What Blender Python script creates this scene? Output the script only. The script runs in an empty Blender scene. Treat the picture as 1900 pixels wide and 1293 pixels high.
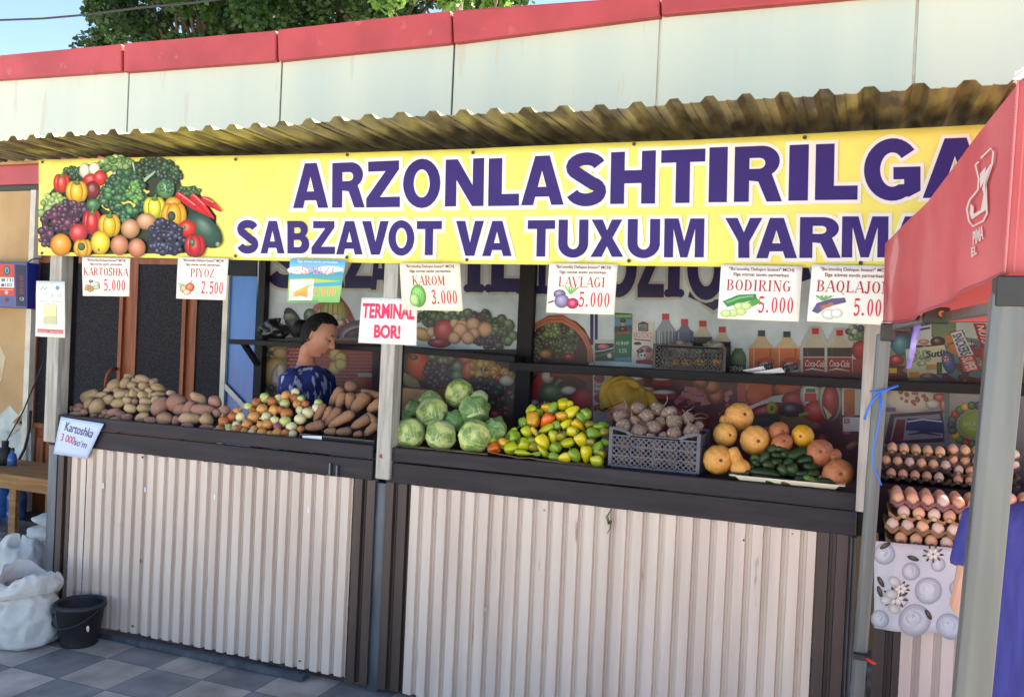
import bpy, bmesh, math, random
from mathutils import Vector, Matrix, noise
from mathutils.geometry import tessellate_polygon
D = bpy.data
SC = bpy.context.scene
COL = SC.collection
rad = math.radians
rnd = random.Random(11)

# ------------------------------------------------------------------ camera, sky, sun, exposure
CAM = Vector((0, 0, 1.716))
FPX = 1640.5                                   # focal length in photograph pixels (1900 wide)
def cam_axes(y, p, r):
    fwd = Vector((-math.sin(y) * math.cos(p), math.cos(y) * math.cos(p), math.sin(p)))
    r0 = Vector((math.cos(y), math.sin(y), 0)); u0 = r0.cross(fwd)
    return math.cos(r) * r0 + math.sin(r) * u0, -math.sin(r) * r0 + math.cos(r) * u0, fwd
CR, CU, CF = cam_axes(rad(21.287), rad(-0.672), rad(2.586))
cam = D.cameras.new('camera'); camo = D.objects.new('camera', cam); COL.objects.link(camo)
cam.sensor_fit = 'HORIZONTAL'; cam.sensor_width = 36; cam.lens = 36 * FPX / 1900
cam.clip_start = 0.05; cam.clip_end = 600
camo.matrix_world = Matrix(((CR.x, CU.x, -CF.x, CAM.x), (CR.y, CU.y, -CF.y, CAM.y), (CR.z, CU.z, -CF.z, CAM.z), (0, 0, 0, 1)))
SC.camera = camo
SUN_EL, SUN_AZ = 49.0, 38.0                    # azimuth clockwise from +Y (the sun stands behind the building)
world = D.worlds.new('World'); SC.world = world; world.use_nodes = True
wn = world.node_tree
sky = wn.nodes.new('ShaderNodeTexSky'); sky.sky_type = 'NISHITA'; sky.sun_disc = False
sky.sun_elevation = rad(SUN_EL); sky.sun_rotation = rad(SUN_AZ); sky.air_density = 0.6; sky.dust_density = 0.0; sky.ozone_density = 2.0
bg = wn.nodes['Background']; bg.inputs['Strength'].default_value = 0.082
wn.links.new(sky.outputs[0], bg.inputs['Color'])
sl_ = D.lights.new('sun', 'SUN'); sl_.energy = 5.0; sl_.angle = rad(0.5); sl_.color = (1, .95, .86)
so = D.objects.new('sun', sl_); COL.objects.link(so)
sd = Vector((math.sin(rad(SUN_AZ)) * math.cos(rad(SUN_EL)), math.cos(rad(SUN_AZ)) * math.cos(rad(SUN_EL)), math.sin(rad(SUN_EL))))
so.rotation_euler = sd.to_track_quat('Z', 'Y').to_euler(); so.location = (3, 10, 14)
SC.view_settings.view_transform = 'Standard'; SC.view_settings.look = 'None'
SC.view_settings.exposure = 2.46; SC.view_settings.use_white_balance = True; SC.view_settings.white_balance_temperature = 7500; SC.view_settings.gamma = 1
SC.cycles.max_bounces = 8; SC.cycles.transparent_max_bounces = 12
SC.cycles.use_denoising = True

# ------------------------------------------------------------------ helpers
def ray(u, v): return CF + (u - 950) / FPX * CR - (v - 646.5) / FPX * CU
def P(u, v, Y):                                # the point of the plane y = Y that the photo shows at (u, v)
    d = ray(u, v); return CAM + d * (Y / d.y)
def PZ(u, v, Z):
    d = ray(u, v); return CAM + d * ((Z - CAM.z) / d.z)
def PP(u, v, p0, n):                           # the same on any plane
    d = ray(u, v); return CAM + d * ((p0 - CAM).dot(n) / d.dot(n))
def pxm(p): return (p - CAM).dot(CF) / FPX     # metres per photo pixel at a point
def lin(c):
    return tuple(((x / 255) / 12.92 if x <= 10.3 else ((x / 255 + .055) / 1.055) ** 2.4) for x in c)

class MB:
    def __init__(s): s.v = []; s.f = []; s.m = []; s.c = []; s.col = False
    def add(s, vs, fs, m=0, c=None):
        b = len(s.v); s.v += [tuple(v) for v in vs]
        s.f += [tuple(i + b for i in f) for f in fs]; s.m += [m] * len(fs)
        if c is not None: s.col = True
        if isinstance(c, list): s.c += c
        else: s.c += [c or (1, 1, 1)] * len(vs)
        return s
    def box(s, x0, x1, y0, y1, z0, z1, m=0):
        return s.hexa([(x0, y0, z0), (x1, y0, z0), (x1, y1, z0), (x0, y1, z0), (x0, y0, z1), (x1, y0, z1), (x1, y1, z1), (x0, y1, z1)], m)
    def hexa(s, v, m=0):
        return s.add(v, [(0, 3, 2, 1), (4, 5, 6, 7), (0, 1, 5, 4), (1, 2, 6, 5), (2, 3, 7, 6), (3, 0, 4, 7)], m)
    def bar(s, a, b, w, h, m=0, up=(0, 0, 1)):
        a = Vector(a); b = Vector(b); d = (b - a).normalized(); sx = d.cross(Vector(up))
        if sx.length < 1e-4: sx = d.cross(Vector((0, 1, 0)))
        sx.normalize(); sz = sx.cross(d)
        q = [(-1, -1), (1, -1), (1, 1), (-1, 1)]
        v = [p + sx * (i * w / 2) + sz * (j * h / 2) for p in (a, b) for i, j in q]
        return s.hexa(v, m)
    def tube(s, pts, r, seg=8, m=0, cap=True, c=None, flat=1.0):
        pts = [Vector(p) for p in pts]; n = len(pts)
        rr = r if isinstance(r, (list, tuple)) else [r] * n
        vs = []; up = None
        for i, p in enumerate(pts):
            t = (pts[min(i + 1, n - 1)] - pts[max(i - 1, 0)]).normalized()
            if up is None:
                up = t.orthogonal().normalized()
            up = (up - t * up.dot(t)); up = up.normalized() if up.length > 1e-6 else t.orthogonal().normalized()
            q = t.cross(up)
            vs += [p + (up * math.cos(2 * math.pi * k / seg) + q * flat * math.sin(2 * math.pi * k / seg)) * rr[i] for k in range(seg)]
        fs = [(i * seg + k, i * seg + (k + 1) % seg, (i + 1) * seg + (k + 1) % seg, (i + 1) * seg + k) for i in range(n - 1) for k in range(seg)]
        if cap: fs += [tuple(range(seg - 1, -1, -1)), tuple((n - 1) * seg + k for k in range(seg))]
        return s.add(vs, fs, m, c)
    def lathe(s, prof, seg=20, m=0, mod=None, mat=None, c=None):
        vs = []
        for r, z in prof:
            for k in range(seg):
                a = 2 * math.pi * k / seg; q = r * (mod(a, z) if mod else 1)
                p = Vector((q * math.cos(a), q * math.sin(a), z)); vs.append(mat @ p if mat else p)
        n = len(prof)
        fs = [(i * seg + k, i * seg + (k + 1) % seg, (i + 1) * seg + (k + 1) % seg, (i + 1) * seg + k) for i in range(n - 1) for k in range(seg)]
        fs += [tuple(range(seg - 1, -1, -1)), tuple((n - 1) * seg + k for k in range(seg))]
        return s.add(vs, fs, m, c)
    def prism(s, pts, ax, t, m=0):             # polygon (3D points, flat) pushed along the vector ax*t
        n = len(pts); pts = [Vector(p) for p in pts]; e = Vector(ax) * t
        tri = [tuple(x) for x in tessellate_polygon([pts])]
        vs = pts + [p + e for p in pts]
        fs = tri + [tuple(n + i for i in reversed(q)) for q in tri] + [(i, (i + 1) % n, n + (i + 1) % n, n + i) for i in range(n)]
        return s.add(vs, fs, m)
    def mesh(s, name, mats, smooth=False, fix=True):
        me = D.meshes.new(name); me.from_pydata(s.v, [], s.f)
        for x in (mats if isinstance(mats, (list, tuple)) else [mats]): me.materials.append(x)
        me.polygons.foreach_set('material_index', s.m)
        if s.col:
            at = me.color_attributes.new('Col', 'FLOAT_COLOR', 'POINT')
            at.data.foreach_set('color', [x for c in s.c for x in (c[0], c[1], c[2], 1)])
        if fix:
            bm = bmesh.new(); bm.from_mesh(me); bmesh.ops.recalc_face_normals(bm, faces=bm.faces); bm.to_mesh(me); bm.free()
        if smooth: me.polygons.foreach_set('use_smooth', [True] * len(me.polygons))
        me.update(); return me
    def build(s, name, mats, parent=None, smooth=False, fix=True, bevel=0):
        o = D.objects.new(name, s.mesh(name, mats, smooth, fix)); COL.objects.link(o)
        if parent is not None: adopt(o, parent)
        if bevel:
            b = o.modifiers.new('bevel', 'BEVEL'); b.width = bevel; b.segments = 2; b.limit_method = 'ANGLE'
        return o
def adopt(o, parent):
    o.parent = parent; o.matrix_parent_inverse = parent.matrix_basis.inverted()
def tag(o, label, cat, group=None, kind=None):
    if label: o['label'] = label
    if cat: o['category'] = cat
    if group: o['group'] = group
    if kind: o['kind'] = kind
    return o
def thing(name, label, cat, loc=(0, 0, 0), group=None):
    o = D.objects.new(name, None); COL.objects.link(o); o.location = loc; o.empty_display_size = .1
    return tag(o, label, cat, group)
def blobmesh(rx, ry, rz, seg=14, rings=9, amp=0, fr=2.0, seed=0):
    mb = MB(); vs = [(0, 0, -rz)]; 
    for i in range(1, rings):
        t = math.pi * i / rings - math.pi / 2
        for k in range(seg):
            a = 2 * math.pi * k / seg; vs.append((rx * math.cos(t) * math.cos(a), ry * math.cos(t) * math.sin(a), rz * math.sin(t)))
    vs.append((0, 0, rz)); n = len(vs)
    fs = [(0, 1 + (k + 1) % seg, 1 + k) for k in range(seg)]
    fs += [(1 + i * seg + k, 1 + i * seg + (k + 1) % seg, 1 + (i + 1) * seg + (k + 1) % seg, 1 + (i + 1) * seg + k) for i in range(rings - 2) for k in range(seg)]
    fs += [(n - 1, 1 + (rings - 2) * seg + k, 1 + (rings - 2) * seg + (k + 1) % seg) for k in range(seg)]
    if amp:
        o = Vector((seed * 3.7, seed * 1.3, seed * 5.1))
        vs = [Vector(v) * (1 + amp * noise.noise(Vector((v[0] / rx, v[1] / ry, v[2] / rz)) * fr * .6 + o)) for v in vs]
    return mb.add(vs, fs)

# ------------------------------------------------------------------ materials
def mat(name, c1, c2=None, scale=6, rough=.6, metal=0, bump=0, bscale=60, rand=0, stretch=None, lo=.38, hi=.62, spec=.5, coat=0, trans=0, sub=0, dist=.002, c3=None, s3=30, t3=.62):
    m = D.materials.new(name); m.use_nodes = True; n = m.node_tree; b = n.nodes['Principled BSDF']
    L = n.links.new
    b.inputs['Roughness'].default_value = rough; b.inputs['Metallic'].default_value = metal
    b.inputs['Specular IOR Level'].default_value = spec
    if coat: b.inputs['Coat Weight'].default_value = coat; b.inputs['Coat Roughness'].default_value = .15
    if sub:
        b.inputs['Subsurface Weight'].default_value = sub; b.inputs['Subsurface Radius'].default_value = (.02, .008, .004); b.inputs['Subsurface Scale'].default_value = .5
    c1 = lin(c1); tc = n.nodes.new('ShaderNodeTexCoord'); mp = n.nodes.new('ShaderNodeMapping')
    L(tc.outputs['Object'], mp.inputs['Vector'])
    if stretch: mp.inputs['Scale'].default_value = stretch
    out = None
    if c2:
        nz = n.nodes.new('ShaderNodeTexNoise'); nz.inputs['Scale'].default_value = scale; nz.inputs['Detail'].default_value = 6
        L(mp.outputs[0], nz.inputs['Vector']); rp = n.nodes.new('ShaderNodeValToRGB')
        rp.color_ramp.elements[0].position = lo; rp.color_ramp.elements[1].position = hi
        rp.color_ramp.elements[0].color = (*c1, 1); rp.color_ramp.elements[1].color = (*lin(c2), 1)
        L(nz.outputs['Fac'], rp.inputs['Fac']); out = rp.outputs['Color']
        if c3:
            n3 = n.nodes.new('ShaderNodeTexNoise'); n3.inputs['Scale'].default_value = s3; n3.inputs['Detail'].default_value = 8; L(mp.outputs[0], n3.inputs['Vector'])
            r3 = n.nodes.new('ShaderNodeValToRGB'); r3.color_ramp.elements[0].position = t3; r3.color_ramp.elements[1].position = t3 + .05
            L(n3.outputs['Fac'], r3.inputs['Fac']); mx = n.nodes.new('ShaderNodeMix'); mx.data_type = 'RGBA'
            L(r3.outputs['Color'], mx.inputs['Factor']); L(out, mx.inputs[6]); mx.inputs[7].default_value = (*lin(c3), 1); out = mx.outputs[2]
    if rand:
        oi = n.nodes.new('ShaderNodeObjectInfo'); hs = n.nodes.new('ShaderNodeHueSaturation')
        m1 = n.nodes.new('ShaderNodeMapRange'); m1.inputs[3].default_value = 1 - rand; m1.inputs[4].default_value = 1 + rand
        L(oi.outputs['Random'], m1.inputs[0]); L(m1.outputs[0], hs.inputs['Value'])
        m2 = n.nodes.new('ShaderNodeMath'); m2.operation = 'FRACT'; mm = n.nodes.new('ShaderNodeMath'); mm.operation = 'MULTIPLY'; mm.inputs[1].default_value = 7.31
        L(oi.outputs['Random'], mm.inputs[0]); L(mm.outputs[0], m2.inputs[0])
        m3 = n.nodes.new('ShaderNodeMapRange'); m3.inputs[3].default_value = .5 - rand * .07; m3.inputs[4].default_value = .5 + rand * .07
        L(m2.outputs[0], m3.inputs[0]); L(m3.outputs[0], hs.inputs['Hue'])
        if out: L(out, hs.inputs['Color'])
        else: hs.inputs['Color'].default_value = (*c1, 1)
        out = hs.outputs[0]
    if out: L(out, b.inputs['Base Color'])
    else: b.inputs['Base Color'].default_value = (*c1, 1)
    if bump:
        bz = n.nodes.new('ShaderNodeTexNoise'); bz.inputs['Scale'].default_value = bscale; bz.inputs['Detail'].default_value = 4; L(mp.outputs[0], bz.inputs['Vector'])
        bp = n.nodes.new('ShaderNodeBump'); bp.inputs['Strength'].default_value = bump; bp.inputs['Distance'].default_value = dist
        L(bz.outputs['Fac'], bp.inputs['Height']); L(bp.outputs[0], b.inputs['Normal'])
    if trans:                                   # cloth or leaf that lets light through
        tr = n.nodes.new('ShaderNodeBsdfTranslucent'); ms = n.nodes.new('ShaderNodeMixShader'); ms.inputs[0].default_value = trans
        if out: L(out, tr.inputs['Color'])
        else: tr.inputs['Color'].default_value = (*c1, 1)
        L(b.outputs[0], ms.inputs[1]); L(tr.outputs[0], ms.inputs[2]); L(ms.outputs[0], n.nodes['Material Output'].inputs['Surface'])
    return m
def mat_print(name, rough=.45, coat=0, soil=.1, bump=.15):
    m = mat(name, (255, 255, 255), rough=rough, coat=coat, bump=bump, bscale=5, dist=.01, spec=.25); n = m.node_tree; b = n.nodes['Principled BSDF']
    a = n.nodes.new('ShaderNodeVertexColor'); a.layer_name = 'Col'
    nz = n.nodes.new('ShaderNodeTexNoise'); nz.inputs['Scale'].default_value = 5; nz.inputs['Detail'].default_value = 6
    tc = n.nodes.new('ShaderNodeTexCoord'); n.links.new(tc.outputs['Object'], nz.inputs['Vector'])
    mr = n.nodes.new('ShaderNodeMapRange'); mr.inputs[1].default_value = .3; mr.inputs[2].default_value = .7; mr.inputs[3].default_value = 1 - soil; mr.inputs[4].default_value = 1
    n.links.new(nz.outputs['Fac'], mr.inputs[0])
    mx = n.nodes.new('ShaderNodeMix'); mx.data_type = 'RGBA'; mx.blend_type = 'MULTIPLY'; mx.inputs['Factor'].default_value = 1
    n.links.new(a.outputs['Color'], mx.inputs[6]); n.links.new(mr.outputs[0], mx.inputs[7]); n.links.new(mx.outputs[2], b.inputs['Base Color'])
    return m

M = {}
def mk(k, *a, **kw): M[k] = mat(k.replace('_', ' '), *a, **kw)
mk('white_panel', (196, 202, 186), (184, 195, 184), scale=1.2, rough=.5, stretch=(1.6, 1, .22), bump=.1, bscale=3, c3=(188, 188, 172), s3=7, t3=.655)
mk('red_coping', (184, 68, 70), (166, 58, 62), scale=3, rough=.5, c3=(185, 85, 84), s3=7, t3=.64, bump=.15, bscale=9)
mk('dark_seal', (60, 60, 58), rough=.7)
mk('plaster', (190, 156, 112), (176, 142, 100), scale=2.5, rough=.9, bump=.4, bscale=60, c3=(205, 196, 178), s3=1.7, t3=.66)
mk('door_brown', (146, 80, 44), (116, 60, 34), scale=4, rough=.5, spec=.3, stretch=(6, 6, .6), bump=.1)
mk('door_glass', (20, 19, 24), (44, 43, 50), scale=90, rough=.5, spec=.08, bump=.8, bscale=120, dist=.004)
mk('trim_cream', (214, 208, 190), (190, 184, 168), scale=5, rough=.6)
mk('blue_sheet', (8, 92, 168), (14, 106, 186), scale=3, rough=.35, bump=.3, bscale=6, dist=.01, stretch=(3, 1, .4))
mk('grey_wood', (176, 174, 166), (146, 142, 134), scale=9, rough=.75, stretch=(5, 5, .5), bump=.25, bscale=30, c3=(112, 100, 86), s3=9, t3=.7)
mk('black_wood', (48, 43, 50), (36, 32, 38), scale=5, rough=.6, spec=.3, stretch=(.5, 5, 5), bump=.35, bscale=18, dist=.003, c3=(118, 100, 84), s3=11, t3=.735)
mk('black_frame', (26, 24, 29), (20, 18, 23), scale=8, rough=.6, spec=.25)
mk('black_shelf', (30, 27, 32), (22, 20, 25), scale=6, rough=.6, spec=.25, stretch=(.4, 4, 4))
mk('cream_metal', (214, 199, 186), (201, 184, 172), scale=3, rough=.5, stretch=(4, 4, .35), bump=.15, bscale=10, c3=(156, 136, 122), s3=9, t3=.70)
mk('brown_metal', (72, 56, 52), (58, 45, 43), scale=4, rough=.5, stretch=(4, 4, .35), bump=.15, bscale=12, c3=(104, 84, 76), s3=14, t3=.74)
mk('blue_steel', (92, 102, 112), (72, 80, 90), scale=7, rough=.45, metal=.4, stretch=(3, 3, .5), c3=(110, 104, 98), s3=22, t3=.7)
mk('galvanised', (174, 166, 122), (104, 98, 82), scale=7, lo=.4, hi=.62, stretch=(2.5, .6, 1), rough=.4, metal=.6, bump=.15, bscale=30, c3=(100, 84, 70), s3=9, t3=.68)  # yellow patches paint the banner's reflection into the sheet colour
mk('tent_steel', (102, 106, 107), (90, 94, 96), scale=6, rough=.42, metal=.35, stretch=(4, 4, .4), c3=(96, 98, 98), s3=30, t3=.72)
mk('black_plastic', (24, 24, 27), (34, 34, 38), scale=8, rough=.45, bump=.1)
mk('orange_knob', (214, 128, 30), rough=.4)
mk('red_cloth', (196, 114, 118), (186, 92, 98), scale=2.2, rough=.8, spec=.2, trans=.3, bump=.5, bscale=5, dist=.03, c3=(214, 150, 152), s3=2.0, t3=.6)
mk('white_ink', (225, 214, 206), rough=.7)
mk('stitch', (206, 120, 124), rough=.8)
mk('tile_joint', (66, 66, 68), (84, 82, 80), scale=20, rough=.9)
mk('paper_white', (226, 230, 236), (216, 222, 232), scale=4, rough=.6)
mk('tan_potato', (186, 158, 118), (160, 130, 96), scale=14, rough=.8, rand=.14, bump=.35, bscale=50, c3=(98, 76, 60), s3=26, t3=.64)
mk('yellow_potato', (190, 164, 124), (166, 138, 104), scale=14, rough=.75, rand=.12, bump=.3, bscale=50, c3=(120, 92, 62), s3=26, t3=.66)
mk('pink_potato', (174, 130, 108), (146, 110, 92), scale=12, rough=.8, rand=.16, bump=.35, bscale=50, c3=(94, 72, 64), s3=24, t3=.63)
mk('gold_onion', (220, 160, 90), (196, 126, 64), scale=9, rough=.3, rand=.14, bump=.25, bscale=14, stretch=(3, 3, .6), c3=(222, 190, 138), s3=9, t3=.6)
mk('brown_onion', (192, 120, 64), (160, 90, 48), scale=9, rough=.4, rand=.14, bump=.25, bscale=14, stretch=(3, 3, .6), c3=(176, 110, 64), s3=9, t3=.62)
mk('white_onion', (226, 220, 178), (206, 204, 146), scale=7, rough=.36, rand=.1, stretch=(3, 3, .6), c3=(182, 116, 60), s3=5, t3=.62)
mk('green_onion', (204, 206, 134), (176, 190, 106), scale=7, rough=.36, rand=.1, stretch=(3, 3, .6), c3=(196, 150, 90), s3=5, t3=.66)
mk('red_onion', (140, 50, 80), (168, 88, 110), scale=7, rough=.36, stretch=(3, 3, .6))
mk('carrot_skin', (164, 120, 88), (136, 102, 78), scale=9, rough=.8, rand=.13, bump=.5, bscale=26, stretch=(1, 1, 2.5), c3=(96, 78, 62), s3=14, t3=.6)
mk('carrot_flesh', (196, 104, 44), (166, 84, 40), scale=9, rough=.6)
mk('orange_pumpkin', (224, 166, 86), (208, 144, 66), scale=4, rough=.5, rand=.08, bump=.15, bscale=10, c3=(176, 120, 62), s3=16, t3=.66)
mk('golden_pumpkin', (220, 160, 40), (206, 138, 30), scale=4, rough=.45, rand=.05, bump=.15, bscale=10)
mk('russet_pumpkin', (190, 118, 72), (170, 98, 62), scale=4, rough=.55, rand=.08, bump=.15, bscale=10, c3=(196, 142, 100), s3=9, t3=.62)
mk('pumpkin_scar', (110, 84, 54), (84, 62, 42), scale=30, rough=.9)
mk('cucumber_skin', (34, 66, 26), (24, 48, 20), scale=5, rough=.3, rand=.22, bump=.35, bscale=70, stretch=(3, 3, .5), c3=(74, 108, 44), s3=7, t3=.62)
mk('pale_cucumber', (86, 124, 50), (62, 98, 38), scale=5, rough=.35, bump=.3, bscale=70, stretch=(3, 3, .5))
mk('beet_skin', (140, 120, 104), (106, 84, 80), scale=10, rough=.9, rand=.14, bump=.6, bscale=20, c3=(170, 150, 126), s3=4, t3=.56)
mk('pepper_stem', (84, 116, 46), (62, 92, 36), scale=20, rough=.5)
for k, a, b_, c_ in (('lime_pepper', (196, 200, 36), (168, 186, 40), None), ('green_pepper', (146, 176, 48), (112, 152, 44), None), ('yellow_pepper', (228, 206, 34), (206, 196, 34), None),
                     ('orange_pepper', (226, 156, 30), (214, 190, 36), (214, 84, 24)), ('red_pepper', (214, 76, 22), (222, 116, 24), None), ('olive_pepper', (136, 138, 44), (160, 128, 40), None)):
    mk(k, a, b_, scale=9, rough=.24, rand=.09, coat=.3, lo=.42, hi=.6, c3=c_, s3=11, t3=.6)
mk('egg_shell', (230, 182, 146), (218, 166, 128), scale=10, rough=.5, rand=.16)
mk('pale_egg', (226, 200, 184), (220, 190, 172), scale=10, rough=.5, rand=.08)
mk('grey_pulp', (176, 138, 98), (154, 118, 84), scale=14, rough=.95, bump=.4, bscale=90)
mk('mauve_pulp', (160, 112, 116), (140, 98, 104), scale=14, rough=.95, bump=.4, bscale=90)
mk('dark_pulp', (120, 94, 76), (100, 78, 64), scale=14, rough=.95, bump=.4, bscale=90)
mk('crate_grey', (92, 92, 104), (76, 76, 88), scale=9, rough=.55)
mk('crate_black', (30, 28, 32), (40, 38, 42), scale=9, rough=.5)
mk('cardboard', (150, 116, 84), (126, 96, 70), scale=7, rough=.9, bump=.2, bscale=30)
mk('tray_white', (232, 226, 210), (222, 214, 196), scale=4, rough=.35)
mk('sack_white', (206, 207, 202), (192, 193, 188), scale=5, rough=.6, bump=.8, bscale=11, dist=.02)
mk('bucket_black', (30, 31, 35), (44, 45, 48), scale=9, rough=.55, bump=.15, c3=(96, 92, 84), s3=9, t3=.66)
mk('table_wood', (176, 130, 78), (146, 102, 60), scale=6, rough=.7, stretch=(.6, 5, 5), bump=.3, bscale=26)
mk('skin', (172, 122, 100), (160, 108, 88), scale=6, rough=.5, sub=.12)
mk('fair_skin', (218, 164, 138), (210, 152, 126), scale=6, rough=.5, sub=.12)
mk('hair_black', (13, 10, 11), (22, 17, 17), scale=10, rough=.65, spec=.2, stretch=(1, 1, 6), bump=.4, bscale=60)
mk('lips', (150, 76, 70), rough=.5)
mk('scarf_mustard', (140, 112, 26), (120, 94, 20), scale=5, rough=.75, bump=.4, bscale=7, dist=.015, stretch=(3, 3, .7))
mk('dark_cloth', (32, 30, 36), (44, 42, 50), scale=8, rough=.9)
mk('blue_knit', (66, 68, 146), (56, 58, 130), scale=7, rough=.85, bump=.3, bscale=40, stretch=(6, 6, .6))
mk('blue_cord', (28, 110, 220), rough=.4)
mk('purple_ribbon', (104, 84, 184), (150, 140, 210), scale=18, rough=.3)
mk('red_strap', (220, 50, 46), rough=.5)
mk('black_bag', (18, 18, 21), (28, 28, 32), scale=9, rough=.3, bump=.9, bscale=14, dist=.02)
mk('clear_bag', (128, 116, 104), (150, 140, 130), scale=9, rough=.3, bump=.7, bscale=20, dist=.01)
mk('bark', (96, 80, 64), (66, 54, 44), scale=9, rough=.9, bump=.8, bscale=14, dist=.02)
mk('leaf_dark', (36, 62, 26), (58, 90, 36), scale=.9, rough=.5, trans=.35, lo=.3, hi=.7)
mk('leaf_light', (96, 130, 50), (70, 108, 42), scale=.9, rough=.5, trans=.4, lo=.3, hi=.7)
mk('cable_black', (28, 28, 30), rough=.6)
mk('sos_blue', (20, 42, 130), (16, 34, 110), scale=5, rough=.3)
mk('water_blue', (40, 84, 150), (60, 110, 170), scale=7, rough=.15)
mk('rubble', (84, 80, 78), (112, 108, 104), scale=24, rough=.95, bump=.6, bscale=30)
M['print'] = mat_print('printed vinyl', rough=.5, coat=0.03, soil=.16, bump=.5)
M['film'] = mat_print('print under clear film', rough=.5, coat=.12, soil=.4, bump=.6)
M['paper'] = mat_print('laminated paper', rough=.45, coat=.05, soil=.05, bump=.05)

# ------------------------------------------------------------------ flat print: letters and pictures laid on a plane y = Y, thin layers of ink
def text2d(s, off=0.0, shear=0.0, _c={}):
    k = (s, off, shear)
    if k not in _c:
        cu = D.curves.new('lettering', 'FONT'); cu.body = s; cu.offset = off; cu.shear = shear; cu.resolution_u = 4; cu.fill_mode = 'FRONT'
        o = D.objects.new('lettering', cu); me = o.to_mesh()
        vs = [(v.co.x, v.co.y) for v in me.vertices]; fs = [tuple(p.vertices) for p in me.polygons]
        o.to_mesh_clear(); D.objects.remove(o); D.curves.remove(cu)
        xs = [v[0] for v in vs] or [0, 1]; ys = [v[1] for v in vs] or [0, 1]
        _c[k] = (vs, fs, min(xs), max(xs), min(ys), max(ys))
    return _c[k]
SER = {'A': (.8, 'L0,0,.38,1,.05 L.4,1,.72,0,.15 L.15,.34,.6,.34,.05 S0,0 S.72,0'), 'K': (.82, 'L.12,0,.12,1,.15 S.12,0 S.12,1 L.18,.42,.66,1,.05 S.66,1 L.32,.56,.68,0,.15 S.7,0'),
 'R': (.8, 'L.12,0,.12,1,.15 S.12,0 S.12,1 R.3,.74,.34,.26,-90,90 L.34,.5,.68,0,.14 S.7,0'), 'T': (.78, 'L.35,0,.35,1,.15 S.35,0 L0,.97,.7,.97,.06 L.02,.78,.02,1,.05 L.68,.78,.68,1,.05'),
 'O': (.8, 'R.36,.5,.36,.5,0,360'), 'S': (.62, 'W.5,.78,.5,.97,.25,.98,.06,.9,.06,.66,.3,.53,.5,.4,.5,.1,.25,.02,.04,.05,.04,.25'), 'H': (.85, 'L.12,0,.12,1,.15 S.12,0 S.12,1 L.66,0,.66,1,.15 S.66,0 S.66,1 L.15,.52,.65,.52,.05'),
 'P': (.72, 'L.12,0,.12,1,.15 S.12,0 S.12,1 R.3,.72,.34,.28,-90,90'), 'I': (.42, 'L.17,0,.17,1,.15 S.17,0 S.17,1'), 'Y': (.78, 'L0,1,.36,.48,.14 L.72,1,.38,.48,.05 L.36,0,.36,.5,.15 S0,1 S.72,1 S.36,0'),
 'Z': (.7, 'L.02,.97,.6,.97,.06 L.02,.03,.6,.03,.06 L.54,.96,.08,.04,.14 L.02,.8,.02,1,.05 L.6,0,.6,.22,.05'), 'M': (1.0, 'L.1,0,.1,1,.05 L.12,1,.42,.1,.14 L.42,.1,.76,1,.05 L.78,0,.78,1,.15 S.1,0 S.78,0 S.1,1 S.78,1'),
 'L': (.7, 'L.12,0,.12,1,.15 S.12,1 S.12,0 L.12,.03,.6,.03,.06 L.6,0,.6,.25,.05'), 'V': (.8, 'L0,1,.36,0,.15 L.72,1,.38,0,.05 S0,1 S.72,1'), 'G': (.82, 'R.36,.5,.36,.5,40,320 L.62,.08,.62,.42,.14 S.62,.42'),
 'B': (.74, 'L.12,0,.12,1,.15 S.12,0 S.12,1 R.28,.76,.32,.24,-90,90 R.28,.27,.38,.27,-90,90'), 'D': (.8, 'L.12,0,.12,1,.15 S.12,0 S.12,1 R.24,.5,.46,.5,-90,90'), 'N': (.85, 'L.1,0,.1,1,.05 L.12,1,.66,0,.15 L.68,0,.68,1,.05 S.1,1 S.1,0 S.68,1'),
 'Q': (.82, 'R.36,.5,.36,.5,0,360 L.4,.08,.72,-.18,.1'), 'J': (.5, 'L.28,.2,.28,1,.15 S.28,1 W.28,.2,.24,.02,.08,0,.02,.12'), 'X': (.8, 'L.05,1,.65,0,.15 L.62,1,.08,0,.05 S.05,1 S.62,1 S.05,0 S.65,0'), 'E': (.7, 'L.12,0,.12,1,.15 L.12,.97,.58,.97,.06 L.12,.03,.6,.03,.06 L.12,.52,.42,.52,.05 L.58,.78,.58,1,.05 L.6,0,.6,.22,.05'),
 'U': (.8, 'L.12,.3,.12,1,.15 L.64,.3,.64,1,.05 W.12,.3,.2,.04,.4,.02,.6,.1,.64,.3 S.12,1 S.64,1'), '0': (.62, 'R.26,.5,.26,.5,0,360'), '.': (.4, 'R.12,.09,.1,.09,0,360'), '5': (.62, 'L.1,.95,.5,.95,.14 L.1,.5,.1,1,.06 W.1,.52,.25,.62,.45,.52,.48,.28,.36,.06,.16,.02,.06,.14'),
 '3': (.6, 'W.06,.84,.2,.97,.4,.94,.44,.72,.22,.53,.46,.42,.46,.12,.26,.02,.08,.06,.06,.18'), '2': (.62, 'W.06,.78,.14,.96,.36,.97,.46,.78,.36,.48,.06,.06 L.06,.07,.5,.07,.14'), '1': (.45, 'L.22,0,.22,1,.15 S.22,0 L.05,.86,.22,1,.06'), ' ': (.4, '')}
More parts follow.
